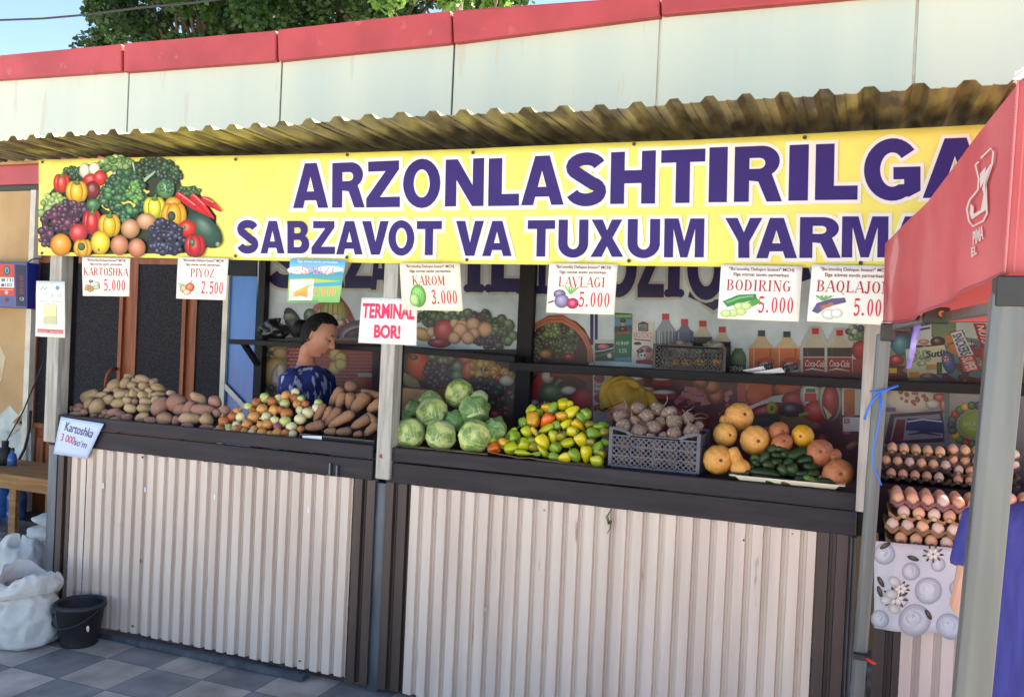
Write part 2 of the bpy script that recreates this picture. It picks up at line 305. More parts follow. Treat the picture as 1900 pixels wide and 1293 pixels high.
def serif2d(s):
    vs = []; fs = []; x = 0
    def quad(a, b, w):
        dx, dy = b[0] - a[0], b[1] - a[1]
        if abs(dy) >= abs(dx) * .6: n = (w / 2, 0)
        else: n = (0, w / 2)
        k = len(vs); vs.extend([(x + a[0] - n[0], a[1] - n[1]), (x + a[0] + n[0], a[1] + n[1]), (x + b[0] + n[0], b[1] + n[1]), (x + b[0] - n[0], b[1] - n[1])]); fs.append((k, k + 1, k + 2, k + 3))
    for ch in s:
        w, spec = SER.get(ch, SER['I'])
        for it in spec.split():
            q = [float(t) for t in it[1:].split(',')]
            if it[0] == 'L': quad(q[:2], q[2:4], q[4])
            elif it[0] == 'S': quad((q[0] - .15, q[1] + (.02 if q[1] < .5 else -.02)), (q[0] + .15, q[1] + (.02 if q[1] < .5 else -.02)), .05)
            elif it[0] == 'W':
                pts = [(q[i], q[i + 1]) for i in range(0, len(q), 2)]
                for i in range(len(pts) - 1):
                    a, b = pts[i], pts[i + 1]; l = math.hypot(b[0] - a[0], b[1] - a[1]) or 1; n = (-(b[1] - a[1]) / l * .06, (b[0] - a[0]) / l * .06)
                    e = ((b[0] - a[0]) / l * .03, (b[1] - a[1]) / l * .03); k = len(vs)
                    vs.extend([(x + a[0] + n[0] - e[0], a[1] + n[1] - e[1]), (x + a[0] - n[0] - e[0], a[1] - n[1] - e[1]), (x + b[0] - n[0] + e[0], b[1] - n[1] + e[1]), (x + b[0] + n[0] + e[0], b[1] + n[1] + e[1])]); fs.append((k, k + 1, k + 2, k + 3))
            else:
                cx, cy, rx, ry, a0, a1 = q; n = 18; k = len(vs); tx = min(.15, rx); ty = min(.05, ry) if ch != '.' else ry
                for i in range(n + 1):
                    a = rad(a0 + (a1 - a0) * i / n); vs.extend([(x + cx + rx * math.cos(a), cy + ry * math.sin(a)), (x + cx + (rx - tx) * math.cos(a), cy + (ry - ty) * math.sin(a))])
                fs.extend((k + 2 * i, k + 2 * i + 2, k + 2 * i + 3, k + 2 * i + 1) for i in range(n))
        x += w + .1
    return vs, fs, 0, x - .1, 0, 1

class Ink:
    """Draws with photo-pixel coordinates on the plane y = Y; dim scales the ink colours, each layer lies a hair above the last."""
    def __init__(s, Y, dim=1.0, step=4e-5, T=None, ev=None):
        s.mb = MB(); s.Y = Y; s.k = 0; s.dim = dim; s.step = step; s.T = T or (lambda u, v: (u, v)); s.ev = ev
    def p(s, u, v):
        u, v = s.T(u, v); q = P(u, v, s.Y - s.k * s.step)
        if s.ev: q.y += s.ev(q)
        return q
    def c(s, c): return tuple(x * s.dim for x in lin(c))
    def poly(s, pts, c, c2=None):
        s.k += 1
        q = [Vector((x, y, 0)) for x, y in pts]; n = len(pts)
        cs = s.c(c)
        if c2: ys = [y for _, y in pts]; a, b = min(ys), max(ys); e = s.c(c2); cs = [tuple(i + (j - i) * (y - a) / (b - a) for i, j in zip(cs, e)) for y in ys]
        s.mb.add([s.p(x, y) for x, y in pts], [tuple(t) for t in tessellate_polygon([q])], 0, cs if c2 else [cs] * n)
    def rect(s, x0, y0, x1, y1, c, c2=None): s.poly([(x0, y0), (x1, y0), (x1, y1), (x0, y1)], c, c2)
    def grid(s, quad, nx, ny, c):               # a bilinear sheet of many small faces, so it can sag
        s.k += 1; (a, b, d, e) = quad; vs = []
        for j in range(ny + 1):
            for i in range(nx + 1):
                x, y = i / nx, j / ny
                vs.append(s.p(*[(a[t] * (1 - x) + b[t] * x) * (1 - y) + (e[t] * (1 - x) + d[t] * x) * y for t in (0, 1)]))
        s.mb.add(vs, [(j * (nx + 1) + i, j * (nx + 1) + i + 1, (j + 1) * (nx + 1) + i + 1, (j + 1) * (nx + 1) + i) for j in range(ny) for i in range(nx)], 0, s.c(c))
    def ell(s, cx, cy, rx, ry, c, rot=0, hi=.45, edge=.45, seg=18, wob=0):
        s.k += 1; cr, sr = math.cos(rad(rot)), math.sin(rad(rot)); base = s.c(c)
        top = tuple(min(.95 * s.dim, x + (s.dim * .9 - x) * hi * .6 + x * hi * .3) for x in base); dk = tuple(x * edge for x in base)
        vs = []; cs = []
        for q, col in ((0, top), (.22, tuple(a * .55 + b * .45 for a, b in zip(top, base))), (.5, tuple(b * 1.06 for b in base)), (.8, tuple(b * (.35 + .65 * edge) for b in base)), (1, tuple(b * edge * .72 for b in base))):
            for k in range(seg if q else 1):
                a = 2 * math.pi * k / seg; w = 1 + wob * math.sin(a * 5 + cx) if q else 1
                x = rx * q * math.cos(a) * w - .22 * rx * (1 - q); y = ry * q * math.sin(a) * w - .3 * ry * (1 - q)
                vs.append(s.p(cx + x * cr - y * sr, cy + x * sr + y * cr)); cs.append(col)
        fs = [(0, 1 + k, 1 + (k + 1) % seg) for k in range(seg)] + [(1 + i * seg + k, 1 + (i + 1) * seg + k, 1 + (i + 1) * seg + (k + 1) % seg, 1 + i * seg + (k + 1) % seg) for i in range(3) for k in range(seg)]
        s.mb.add(vs, fs, 0, cs)
    def line(s, pts, w, c):
        s.k += 1; vs = []; n = len(pts)
        for i, (x, y) in enumerate(pts):
            a = pts[max(i - 1, 0)]; b = pts[min(i + 1, n - 1)]; l = math.hypot(b[0] - a[0], b[1] - a[1]) or 1
            ww = w if not isinstance(w, (list, tuple)) else w[i]
            nx, ny = -(b[1] - a[1]) / l * ww / 2, (b[0] - a[0]) / l * ww / 2
            vs += [s.p(x + nx, y + ny), s.p(x - nx, y - ny)]
        s.mb.add(vs, [(2 * i, 2 * i + 1, 2 * i + 3, 2 * i + 2) for i in range(n - 1)], 0, s.c(c))
    def clump(s, cx, cy, rx, ry, n, r, cols, hi=.35, seed=1, seg=9, edge=.4):
        g = random.Random(seed)
        for _ in range(n):
            a = g.uniform(0, 6.283); q = math.sqrt(g.random()); z = r * g.uniform(.7, 1.25)
            s.ell(cx + rx * q * math.cos(a), cy + ry * q * math.sin(a), z, z * g.uniform(.8, 1.1), g.choice(cols), hi=hi, edge=edge, seg=seg)
    def glyphs(s, t, quad, c, d=None):          # t from text2d / serif2d, quad: top-left, top-right, bottom-right, bottom-left; d = frame of another text, for outlines
        s.k += 1; vs, fs, x0, x1, y0, y1 = t
        if d: x0, x1, y0, y1 = d[2:]
        (a, b, e, f) = quad; o = []
        for x, y in vs:
            i, j = (x - x0) / (x1 - x0), 1 - (y - y0) / (y1 - y0)
            o.append(s.p(*[(a[t_] * (1 - i) + b[t_] * i) * (1 - j) + (f[t_] * (1 - i) + e[t_] * i) * j for t_ in (0, 1)]))
        s.mb.add(o, fs, 0, s.c(c))
    def text(s, st, x0, y0, x1, y1, c, off=0.0, shear=0.0, dy=0.0):
        s.glyphs(text2d(st, off, shear), [(x0, y0), (x1, y0 + dy), (x1, y1 + dy), (x0, y1)], c)
    def serif(s, st, x0, y0, x1, y1, c, dy=0.0): s.glyphs(serif2d(st), [(x0, y0), (x1, y0 + dy), (x1, y1 + dy), (x0, y1)], c)
    def build(s, name, m, parent=None):
        return s.mb.build(name, m, parent, fix=False)

# ------------------------------------------------------------------ ground
TS, TOX, TOY = 0.300, -3.773, 3.448
gm = mat('paving tiles', (150, 146, 140), rough=.8); n = gm.node_tree; L = n.links.new; b = n.nodes['Principled BSDF']
tc = n.nodes.new('ShaderNodeTexCoord'); mp = n.nodes.new('ShaderNodeMapping'); mp.vector_type = 'POINT'
mp.inputs['Scale'].default_value = (1 / TS, 1 / TS, 1); mp.inputs['Location'].default_value = (-TOX / TS, -TOY / TS, .5)
L(tc.outputs['Object'], mp.inputs['Vector'])
ck = n.nodes.new('ShaderNodeTexChecker'); ck.inputs['Scale'].default_value = 1; L(mp.outputs[0], ck.inputs['Vector'])
ck.inputs['Color1'].default_value = (*lin((142, 143, 142)), 1); ck.inputs['Color2'].default_value = (*lin((190, 182, 172)), 1)
br = n.nodes.new('ShaderNodeTexBrick'); br.offset = 0; br.inputs['Scale'].default_value = 1; br.inputs['Brick Width'].default_value = 1; br.inputs['Row Height'].default_value = 1
br.inputs['Mortar Size'].default_value = .012; br.inputs['Mortar Smooth'].default_value = .3; br.inputs['Color1'].default_value = (.8, .8, .8, 1); br.inputs['Color2'].default_value = (1.08, 1.08, 1.08, 1); br.inputs['Mortar'].default_value = (.45, .45, .45, 1)
L(mp.outputs[0], br.inputs['Vector'])
mx = n.nodes.new('ShaderNodeMix'); mx.data_type = 'RGBA'; mx.blend_type = 'MULTIPLY'; mx.inputs['Factor'].default_value = 1; L(ck.outputs['Color'], mx.inputs[6]); L(br.outputs['Color'], mx.inputs[7])
nz = n.nodes.new('ShaderNodeTexNoise'); nz.inputs['Scale'].default_value = 1.6; nz.inputs['Detail'].default_value = 9; L(mp.outputs[0], nz.inputs['Vector'])
mr = n.nodes.new('ShaderNodeMapRange'); mr.inputs[1].default_value = .3; mr.inputs[2].default_value = .7; mr.inputs[3].default_value = .6; mr.inputs[4].default_value = 1.2; L(nz.outputs['Fac'], mr.inputs[0])
m2 = n.nodes.new('ShaderNodeMix'); m2.data_type = 'RGBA'; m2.blend_type = 'MULTIPLY'; m2.inputs['Factor'].default_value = 1; L(mx.outputs[2], m2.inputs[6]); L(mr.outputs[0], m2.inputs[7]); L(m2.outputs[2], b.inputs['Base Color'])
bp = n.nodes.new('ShaderNodeBump'); bp.inputs['Strength'].default_value = .5; bp.inputs['Distance'].default_value = .003; L(br.outputs['Fac'], bp.inputs['Height']); bp.invert = True; L(bp.outputs[0], b.inputs['Normal'])
g = MB(); g.add([(-90, -70, 0), (90, -70, 0), (90, 110, 0), (-90, 110, 0)], [(0, 1, 2, 3)])
tag(g.build('ground', gm, fix=False), 'checkered grey and beige paving tiles', None, kind='structure')
pz = mat('pale concrete', (212, 206, 196), (196, 190, 180), scale=2, rough=.9, bump=.2, bscale=40)  # unseen pale ground, added behind the camera to bounce sunlight onto the stall
q = MB(); q.add([(-60, -60, .004), (60, -60, .004), (60, -.6, .004), (-60, -.6, .004)], [(0, 1, 2, 3)]); tag(q.build('bounce_ground', pz, fix=False), 'unseen pale ground behind the camera, added to bounce sunlight onto the stall', None, kind='structure')
rb = MB(); vs = []; NX, NY = 30, 8
for j in range(NY + 1):
    for i in range(NX + 1):
        x = -9.2 + i * 3.6 / NX; y = 5.05 + j * .43 / NY
        e = min(i, NX - i, j * 2, (NY - j) * 3 + 1) ; vs.append((x, y + .06 * noise.noise(Vector((x * 3, 7, 1))) * (j == 0), .004 + (.03 * min(1, e / 2) * (.6 + noise.noise(Vector((x * 5, y * 5, 2)))) if e > 0 else 0)))
rb.add(vs, [(j * (NX + 1) + i, j * (NX + 1) + i + 1, (j + 1) * (NX + 1) + i + 1, (j + 1) * (NX + 1) + i) for j in range(NY) for i in range(NX)])
tag(rb.build('rubble_strip', M['rubble'], smooth=True), 'dark dirt strip along the foot of the beige wall', None, kind='structure')

# ------------------------------------------------------------------ building behind
WY = 5.5
bld = thing('market_building', 'long low white panelled market building with red roof coping and brown glazed door', 'building', (-3, WY, 0))
seams = [P(-700, 150, WY).x, P(-330, 150, WY).x, P(-70, 150, WY).x, P(238, 170, WY).x, P(521, 170, WY).x, P(840, 150, WY).x, P(1222, 110, WY).x, P(1698, 90, WY).x, P(2300, 90, WY).x, P(3000, 90, WY).x]
core = MB(); core.box(seams[0], seams[-1], WY + .05, WY + 7, 2.75, 3.86); core.build('wall_core', M['white_panel'], bld)
for i in range(len(seams) - 1):
    p = MB(); p.box(seams[i] + .007, seams[i + 1] - .007, WY, WY + .05, 3.05, 3.80); p.build('wall_panel', M['white_panel'], bld, bevel=.004)
    s_ = MB(); s_.box(seams[i + 1] - .006, seams[i + 1] + .006, WY + .012, WY + .05, 3.05, 3.78); s_.build('panel_seam', M['dark_seal' if i not in (5, 6) else 'trim_cream'], bld)
segs = [[(-600, 160), (-332, 135), (-332, 175), (-600, 195)], [(-330, 134), (-3, 103.5), (-3, 148), (-330, 176)], [(-2, 103), (225, 82), (225, 132), (-2, 148)], [(229, 81), (512, 57), (511, 113), (229, 134)], [(514, 55.5), (836, 20), (838, 80), (516, 113)],
        [(839, 19.5), (1223, -9), (1224, 31), (841, 80)], [(1226, -9), (1700, -52), (1698, -14), (1227, 28)], [(1703, -53), (2300, -110), (2300, -70), (1703, -15)]]
for q in segs:
    c = MB(); c.prism([P(u, v, WY - .05) for u, v in q], (0, 1, 0), .34); c.build('roof_coping', M['red_coping'], bld, bevel=.012)
bt = MB(); bt.prism([Vector((seams[0], WY - .03, 2.83)), Vector((seams[-1], WY - .03, 2.83)), Vector((seams[-1], WY - .03, 3.25)), Vector((-.2, WY - .03, 3.19)), Vector((-4.5, WY - .03, 3.07)), Vector((seams[0], WY - .03, 3.02))], (0, 1, 0), .075); bt.build('red_band', M['red_coping'], bld)
ln = MB(); ln.box(seams[0], seams[-1], WY - .01, WY + .06, 2.785, 2.827); ln.build('band_shade_strip', M['dark_seal'], bld)  # solid dark strip: the recess shade under the band, put into colour
xl, xr = P(58, 600, WY).x, P(418, 600, WY).x
w = MB(); w.box(seams[0], xl - .03, WY, WY + .3, 0, 2.78); w.build('plaster_wall', M['plaster'], bld)
w = MB(); w.box(xr + .02, seams[-1], WY, WY + .3, 0, 2.78); w.build('rear_wall', M['plaster'], bld)
w = MB(); w.box(xl - .028, xl + .03, WY - .03, WY + .1, 0, 2.78); w.build('door_trim', M['trim_cream'], bld)
door = MB(); door.box(xl + .032, xr + .018, WY + .05, WY + .12, 0, 2.78); dr = door.build('door', M['door_brown'], bld)
zt, zb = P(150, 488, WY).z, P(75, 786, WY).z
for a, b_ in ((63, 86), (132, 214), (247, 331), (358, 408)):
    x0, x1 = P(a, 640, WY).x, P(b_, 640, WY).x
    f = MB()
    for (p0, p1, q0, q1) in ((x0 - .035, x0, zb - .04, zt + .04), (x1, x1 + .035, zb - .04, zt + .04), (x0, x1, zt, zt + .04), (x0, x1, zb - .04, zb)): f.box(p0, p1, WY + .025, WY + .05, q0, q1)
    f.build('door_stile', M['door_brown'], dr); gl = MB(); gl.box(x0, x1, WY + .036, WY + .049, zb, zt); gl.build('door_pane', M['door_glass'], dr)
    q = MB(); q.box(x0 + .03, x1 - .03, WY + .03, WY + .0495, .25, zb - .12); q.build('door_panel', M['door_brown'], dr, bevel=.01)
hd = MB(); hd.tube([P(214, 684, WY + .03), P(206, 686, WY - .05), P(199, 695, WY - .06), P(196, 712, WY - .06), P(197, 735, WY + .03)], .013, 8); hd.build('door_handle', M['door_brown'], dr, smooth=True)
th = MB(); th.box(xl, xr, WY - .25, WY + .04, .0005, .06); th.build('door_step', M['dark_seal'], bld)
bp_ = MB(); bp_.box(P(-40, 310, WY - .04).x, P(110, 310, WY - .04).x, WY - .07, WY - .033, P(20, 306, WY - .06).z, P(20, 297, WY - .06).z); bp_.build('timber_batten', M['table_wood'], bld)

for pts_, c_ in (([(0, 770), (18, 752), (34, 770), (52, 742), (57, 800), (57, 868), (-40, 872), (-60, 790)], (200, 208, 200)), ([(8, 800), (30, 776), (50, 760), (56, 778), (38, 796), (20, 812)], (166, 126, 92)), ([(-30, 690), (0, 640), (10, 662), (4, 700), (-10, 730)], (206, 186, 150))):
    q = MB(); q.prism([P(u, v, WY - .003) for u, v in pts_], (0, 1, 0), .006); q.build('peeled_patch', mat('peeled paint', c_, tuple(int(x * .9) for x in c_), scale=9, rough=.9, bump=.5, bscale=40), bld)
# ------------------------------------------------------------------ the stall
FY = 3.69
st = thing('market_stall', 'long vegetable stall with corrugated cream and brown front, dark plank counter and tin roof', 'market stall', (-2, FY, 0))
def X(u, v, Y=FY): return P(u, v, Y).x
# roof
x1, x2 = P(1222, 206, 3.3).x, P(1859, 168, 3.3).x; per = (x2 - x1) / 8
def rprof(x0, n, z, per):
    o = []
    for k in range(n + 1):
        a = x0 + k * per
        o += [(a - .12 * per, z + .022), (a + .10 * per, z + .022), (a + .24 * per, z)] + ([] if k == n else [(a + .45 * per, z), (a + .455 * per, z + .004), (a + .6 * per, z), (a + .74 * per, z)])
    return o
def sheet(x0, n, z, name, per, shallow=False):
    pr = rprof(x0, n, z, per); mb = MB(); vs = []; R_ = ((3.3, 0), (3.45, -.003), (3.74, -.006)) + (() if shallow else ((4.6, .02), (5.46, .05)))
    for y, dz in R_:
        for x, zz in pr: vs.append((x + .03 * noise.noise(Vector((x * 2, y, 0))), y + .014 * noise.noise(Vector((x * 1.7, 3, 1))) * (y < 3.4), zz + dz + .012 * noise.noise(Vector((x * 1.3, 0, 5))) - .02 * (1 - y / 5)))
    m_ = len(pr); fs = [(j * m_ + i, j * m_ + i + 1, (j + 1) * m_ + i + 1, (j + 1) * m_ + i) for j in range(len(R_) - 1) for i in range(m_ - 1)]
    mb.add(vs, fs); o = mb.build(name, M['galvanised'], st, fix=False); s = o.modifiers.new('thickness', 'SOLIDIFY'); s.thickness = .0014; s.offset = 1
    return o
zr = 2.622
bx = [P(u, v, 3.3).x for u, v in ((-420, 268), (62, 262), (206, 257), (575, 242), (1047, 227), (1530, 185), (2200, 130))]
for i, (a, b_) in enumerate(zip(bx, bx[1:])):
    n_ = max(1, round((b_ - a) / per)); sheet(a, n_, zr + .004 * (i % 2), 'roof_sheet', (b_ - a) / n_, i == 0)
# posts
def post(px0, px1, v0, zlo, zhi, m='grey_wood', y0=3.655, y1=3.735, name='post'):
    q = MB(); q.box(X(px0, v0, y0), X(px1, v0, y0), y0, y1, zlo, zhi); return q.build(name, M[m], st, bevel=.004)
zc = P(709, 889, 3.655).z
post(80, 101.5, 819, P(90, 820, 3.655).z, 2.56); post(696, 722, 888, zc, 2.56); post(1587, 1618, 950, P(1600, 950, 3.655).z, 2.56)
for u in (81, 697, 1590): post(u + 8, u + 36, 800, 1.0, 2.56, 'black_frame', 3.737, 3.80, 'frame_post')
for px in ((84, 100), (692, 712), (1578, 1590)):
    y0 = 3.70; q = MB(); q.box(X(px[0], 1000, y0), X(px[1], 1000, y0), y0, 3.76, 0, 1.0); q.build('steel_leg', M['blue_steel'], st, bevel=.003)
for u, v, w_, h_, m_ in ((191, 901, 3, 9, 'paper_white'), (269, 908, 3, 8, 'paper_white'), (398, 922, 3, 8, 'paper_white'), (572, 946, 3, 9, 'paper_white'), (260, 1040, 2, 6, 'door_brown'), (246, 1161, 6, 3, 'door_brown'), (264, 848, 4, 3, 'dark_seal'), (380, 856, 3, 2, 'dark_seal'), (470, 868, 3, 2, 'dark_seal'), (556, 1226, 5, 2, 'door_brown'), (1380, 1002, 3, 3, 'dark_seal'), (1010, 946, 3, 2, 'dark_seal'), (1470, 990, 2, 2, 'dark_seal'), (900, 1130, 2, 7, 'trim_cream')):
    a = P(u, v, 3.681); s_ = pxm(a); MB().box(a.x - w_ * s_ * .5, a.x + w_ * s_ * .5, 3.681, 3.684, a.z - h_ * s_ * .6, a.z + h_ * s_ * .6).build('paint_chip', M[m_], st)
bl = MB(); bl.tube([P(708, 846, 3.653), P(708, 846, 3.66)], .011, 10); bl.build('bolt_head', M['red_coping'], st)
# counter
for x0, x1_ in ((X(112, 800), X(697, 800)), (X(722, 800), X(1588, 950)), (X(1640, 940), 2.3)):
    right = x1_ > 1
    zt_ = 1.178 if not right else .965
    q = MB(); q.box(x0, x1_, 3.672, 3.70, zt_ - .066, zt_); q.build('counter_board', M['black_wood'], st, bevel=.004)
    q = MB(); q.box(x0, x1_, 3.676, 3.70, zt_ - .168, zt_ - .072); q.build('counter_board', M['black_wood'], st, bevel=.004)
    q = MB(); q.box(x0, x1_, 3.7005, 4.16, zt_ - .04, zt_ - .014); q.build('counter_deck', M['black_wood'], st)
for v, x_ in ((2.545, 0),):
    q = MB(); q.box(-4.4, 2.3, 3.736, 3.80, 2.50, 2.585); q.build('roof_beam', M['black_frame'], st)
    q = MB(); q.box(-4.4, 2.3, 4.80, 4.86, 2.54, 2.61); q.build('roof_beam', M['black_frame'], st)
# corrugated front
CP = .0705
def front(u0, u1, vref, m, zlo, zhi, name, y=3.683, dk=None):
    x0, x1_ = X(u0, vref), X(u1, vref); mb = MB(); prof = [(0, 0), (.58, 0), (.63, .019), (.76, .019), (.765, .016), (.78, .019), (.95, .019), (1.0, 0)]; xs = []; x = x0
    while x < x1_ - .002:
        for t, d in prof[:-1]:
            if x + t * CP <= x1_: xs.append((x + t * CP, d))
        x += CP
    xs.append((x1_, 0)); zs = (zlo, zlo + .3, (zlo + zhi) / 2, zhi - .03, zhi)
    vs = [(a, y + d + .004 * noise.noise(Vector((a * 3, z * 2, 4))), z + (.006 * noise.noise(Vector((a * 9, 0, 3))) if z in (zlo, zhi) else 0)) for z in zs for a, d in xs]; n_ = len(xs)
    mb.add(vs, [(j * n_ + i, j * n_ + i + 1, (j + 1) * n_ + i + 1, (j + 1) * n_ + i) for j in range(len(zs) - 1) for i in range(n_ - 1)])
    o = mb.build(name, M[m], st, fix=False); s = o.modifiers.new('thickness', 'SOLIDIFY'); s.thickness = .0012; s.offset = -1
zf = 1.012
front(104, 128, 1000, 'brown_metal', .02, zf, 'brown_panel'); front(129.5, 156.5, 1000, 'cream_metal', .12, zf, 'cream_panel'); front(158.5, 652, 1000, 'cream_metal', .045, zf - .004, 'cream_panel')
front(653, 691, 1050, 'brown_metal', .03, zf, 'brown_panel'); front(711, 757, 1050, 'brown_metal', .03, zf, 'brown_panel'); front(758, 1512, 1050, 'cream_metal', .03, zf - .003, 'cream_panel')
front(1513, 1580, 1100, 'brown_metal', .03, zf, 'brown_panel'); front(1622, 1672, 1150, 'brown_metal', .03, .8, 'brown_panel'); q = front(1673, 2150, 1150, 'cream_metal', .03, .8, 'cream_panel')
q = MB(); q.box(X(180, 1180), X(572, 1255), 3.64, 3.70, .004, .03); q.build('floor_rail', M['blue_steel'], st)
q = MB(); q.box(X(60, 800), X(80, 800), 3.76, 4.2, .0, .03); 
for u, v, l in ((613, 868, .03), (626, 872, .022)):
    q = MB(); q.bar(P(u, v - 9, 3.668), P(u - 1, v + 12, 3.668), .012, .008); q.build('latch', M['blue_steel'], st)
# back frame and shelves
BY = 4.75
for u0, u1 in ((474, 487), (958, 986)):
    y0 = BY - .06; q = MB(); q.box(P(u0, 640, y0).x, P(u1, 640, y0).x, y0, BY - .012, .6, 2.55); q.build('frame_post', M['black_frame'], st, bevel=.003)
def shelf(pts, depth, th, name='shelf'):       # front top edge given in the photo
    y0 = BY - .07 - depth
    a, b_ = P(*pts[0], y0), P(*pts[1], y0); q = MB(); q.hexa([(a.x, y0, a.z - th), (b_.x, y0, b_.z - th), (b_.x, BY - .062, b_.z - th), (a.x, BY - .062, a.z - th), (a.x, y0, a.z), (b_.x, y0, b_.z), (b_.x, BY - .062, b_.z), (a.x, BY - .062, a.z)]); q.build(name, M['black_shelf'], st, bevel=.003)
    return y0, a, b_
sh1 = shelf([(424, 629), (712, 643)], .22, .03)
sh2 = shelf([(738, 642), (955, 661)], .16, .035)
sh3 = shelf([(945, 672), (1600, 704)], .22, .045)
sh4 = shelf([(1640, 706), (2100, 724)], .22, .045)
q = MB(); y_ = sh1[0] + .02; q.bar(P(452, 636, y_ + .02), P(478, 676, BY - .08), .03, .03); q.build('shelf_bracket', M['black_shelf'], st)
q = MB(); q.box(P(420, 600, 4.9).x, P(474, 600, 4.9).x, 4.9, 4.92, .3, P(440, 512, 4.9).z); q.build('side_sheet', M['blue_sheet'], st)
q = MB(); q.box(P(412, 600, 4.88).x, P(421, 600, 4.88).x, 4.88, 4.92, .3, 2.5); q.build('sheet_edge', M['trim_cream'], st)
q = MB(); q.bar(P(416, 715, 4.885), P(455, 756, 4.885), .034, .006, up=(0, 1, 0)); q.build('tape_strip', M['trim_cream'], st)
q = MB(); q.box(P(417, 500, 4.86).x, P(474, 500, 4.86).x, 4.87, 4.93, P(440, 511, 4.87).z, 2.5); q.build('top_board', M['black_shelf'], st)

# ------------------------------------------------------------------ yellow banner
NAVY, WHT, YEL = (50, 28, 108), (232, 232, 224), (238, 228, 116)
NYB = 3.636
ban = thing('banner', 'yellow vinyl banner with violet lettering and a heap of printed fruit and vegetables', 'banner', (-2, NYB, 2.3))
top = [(72, 297), (250, 293), (437, 289), (660, 283), (877, 276), (1100, 267), (1296, 260), (1560, 245), (1840, 230), (2100, 214)]
bot = [(72, 474), (250, 478), (422, 482), (700, 488), (900, 490), (1150, 493), (1400, 496), (1640, 498), (1840, 499), (2100, 502)]
def wav(q): return .006 * math.sin(q.x * 2.1) + .006 * noise.noise(Vector((q.x * 1.6, q.z * 3, 0)))
def lerp(pts, x):
    for (x0, y0), (x1, y1) in zip(pts, pts[1:]):
        if x <= x1: return y0 + (y1 - y0) * (x - x0) / (x1 - x0)
    return pts[-1][1]
sh = MB(); us = [72 + i * 14 for i in range(146)]; vs = []; NV = 14
for j in range(NV + 1):
    for u in us:
        q = P(u, lerp(top, u) + (lerp(bot, u) - lerp(top, u)) * j / NV, NYB + .002); q.y += wav(q); vs.append(q)
n_ = len(us); sh.add(vs, [(j * n_ + i, j * n_ + i + 1, (j + 1) * n_ + i + 1, (j + 1) * n_ + i) for j in range(NV) for i in range(n_ - 1)], 0, lin(YEL))
o = sh.build('vinyl_sheet', M['print'], ban, smooth=True, fix=False); s_ = o.modifiers.new('thickness', 'SOLIDIFY'); s_.thickness = .0016; s_.offset = 1
ink = Ink(NYB, step=1.5e-5, ev=wav)
LT = [('A', 543.5, 608, 303, 386), ('R', 615.5, 676, 301.5, 385), ('Z', 678, 741, 299, 384.5), ('O', 747, 817, 295.5, 385.5), ('N', 826, 898, 295, 383), ('L', 906.5, 964, 293.5, 382.5), ('A', 967, 1046.5, 290, 381), ('S', 1053, 1123.5, 285, 382.5), ('H', 1134, 1217, 282, 379),
      ('T', 1227, 1308.5, 278.5, 377.5), ('I', 1316, 1350, 274, 376), ('R', 1363, 1452, 271.5, 375), ('I', 1464, 1500, 269, 373), ('L', 1513, 1592, 266.5, 371.5), ('G', 1603, 1708, 258, 372), ('A', 1712, 1832, 256, 367), ('N', 1842, 1940, 250, 364)]
L2 = [('S', 442, 479, 409, 470.5), ('A', 484, 528, 410, 470.5), ('B', 533, 573, 410, 470.5), ('Z', 577, 620, 410, 471.5), ('A', 622, 671, 410, 472), ('V', 670, 720, 410, 472.5), ('O', 719, 768, 409, 474), ('T', 772, 819, 410, 473.5), ('V', 846, 898, 410, 475), ('A', 895, 950, 410, 475.5), ('T', 979, 1030, 409, 476.5), ('U', 1036.5, 1092, 408, 477.5),
      ('X', 1096, 1157, 408, 477), ('U', 1165, 1225, 407, 478.5), ('M', 1233, 1307, 406, 478), ('Y', 1346, 1415, 405, 479), ('A', 1403, 1479, 405, 479.5), ('R', 1484, 1561, 403.5, 479), ('M', 1562, 1648, 402, 478), ('A', 1650, 1735, 402, 478), ('R', 1742, 1815, 401, 478)]
def bigletters(lst, off, c, grow):
    for ch, u0, u1, v0, v1 in lst:
        sl = -.03 if v0 < 395 else 0.0
        d = grow; w_ = u1 - u0; dv = sl * w_ / 2
        q = [(u0 - d, v0 - d - dv * 1.2), (u1 + d, v0 - d + dv * 1.2), (u1 + d - .025 * (v1 - v0) * 0, v1 + d + dv * .3), (u0 - d, v1 + d - dv * .3)]
        lean = .02 * (v1 - v0) if ch in 'IHTRNLZUM' else 0
        q[0] = (q[0][0] + lean, q[0][1]); q[1] = (q[1][0] + lean, q[1][1])
        ink.glyphs(text2d(ch, off), q, c)
        ink.k -= 1
    ink.k += 1
def arc(cx, cy, rx, ry, a0, a1, n=10): return [(cx + rx * math.cos(rad(a0 + (a1 - a0) * i / n)), cy + ry * math.sin(rad(a0 + (a1 - a0) * i / n))) for i in range(n + 1)]
def scurve(w, h):
    c = arc(.5, .735, .36, .155, 12, 230, 12) + arc(.5, .275, .37, .165, 62, -168, 14); o = []; i_ = []
    for k, (x, y) in enumerate(c):
        a, b_ = c[max(k - 1, 0)], c[min(k + 1, len(c) - 1)]; dx, dy = b_[0] - a[0], b_[1] - a[1]; dx *= .8; l = math.hypot(dx, dy) or 1
        o.append((x - dy / l * w, y + dx / l * h)); i_.append((x + dy / l * w, y - dx / l * h))
    return [o + i_[::-1]]
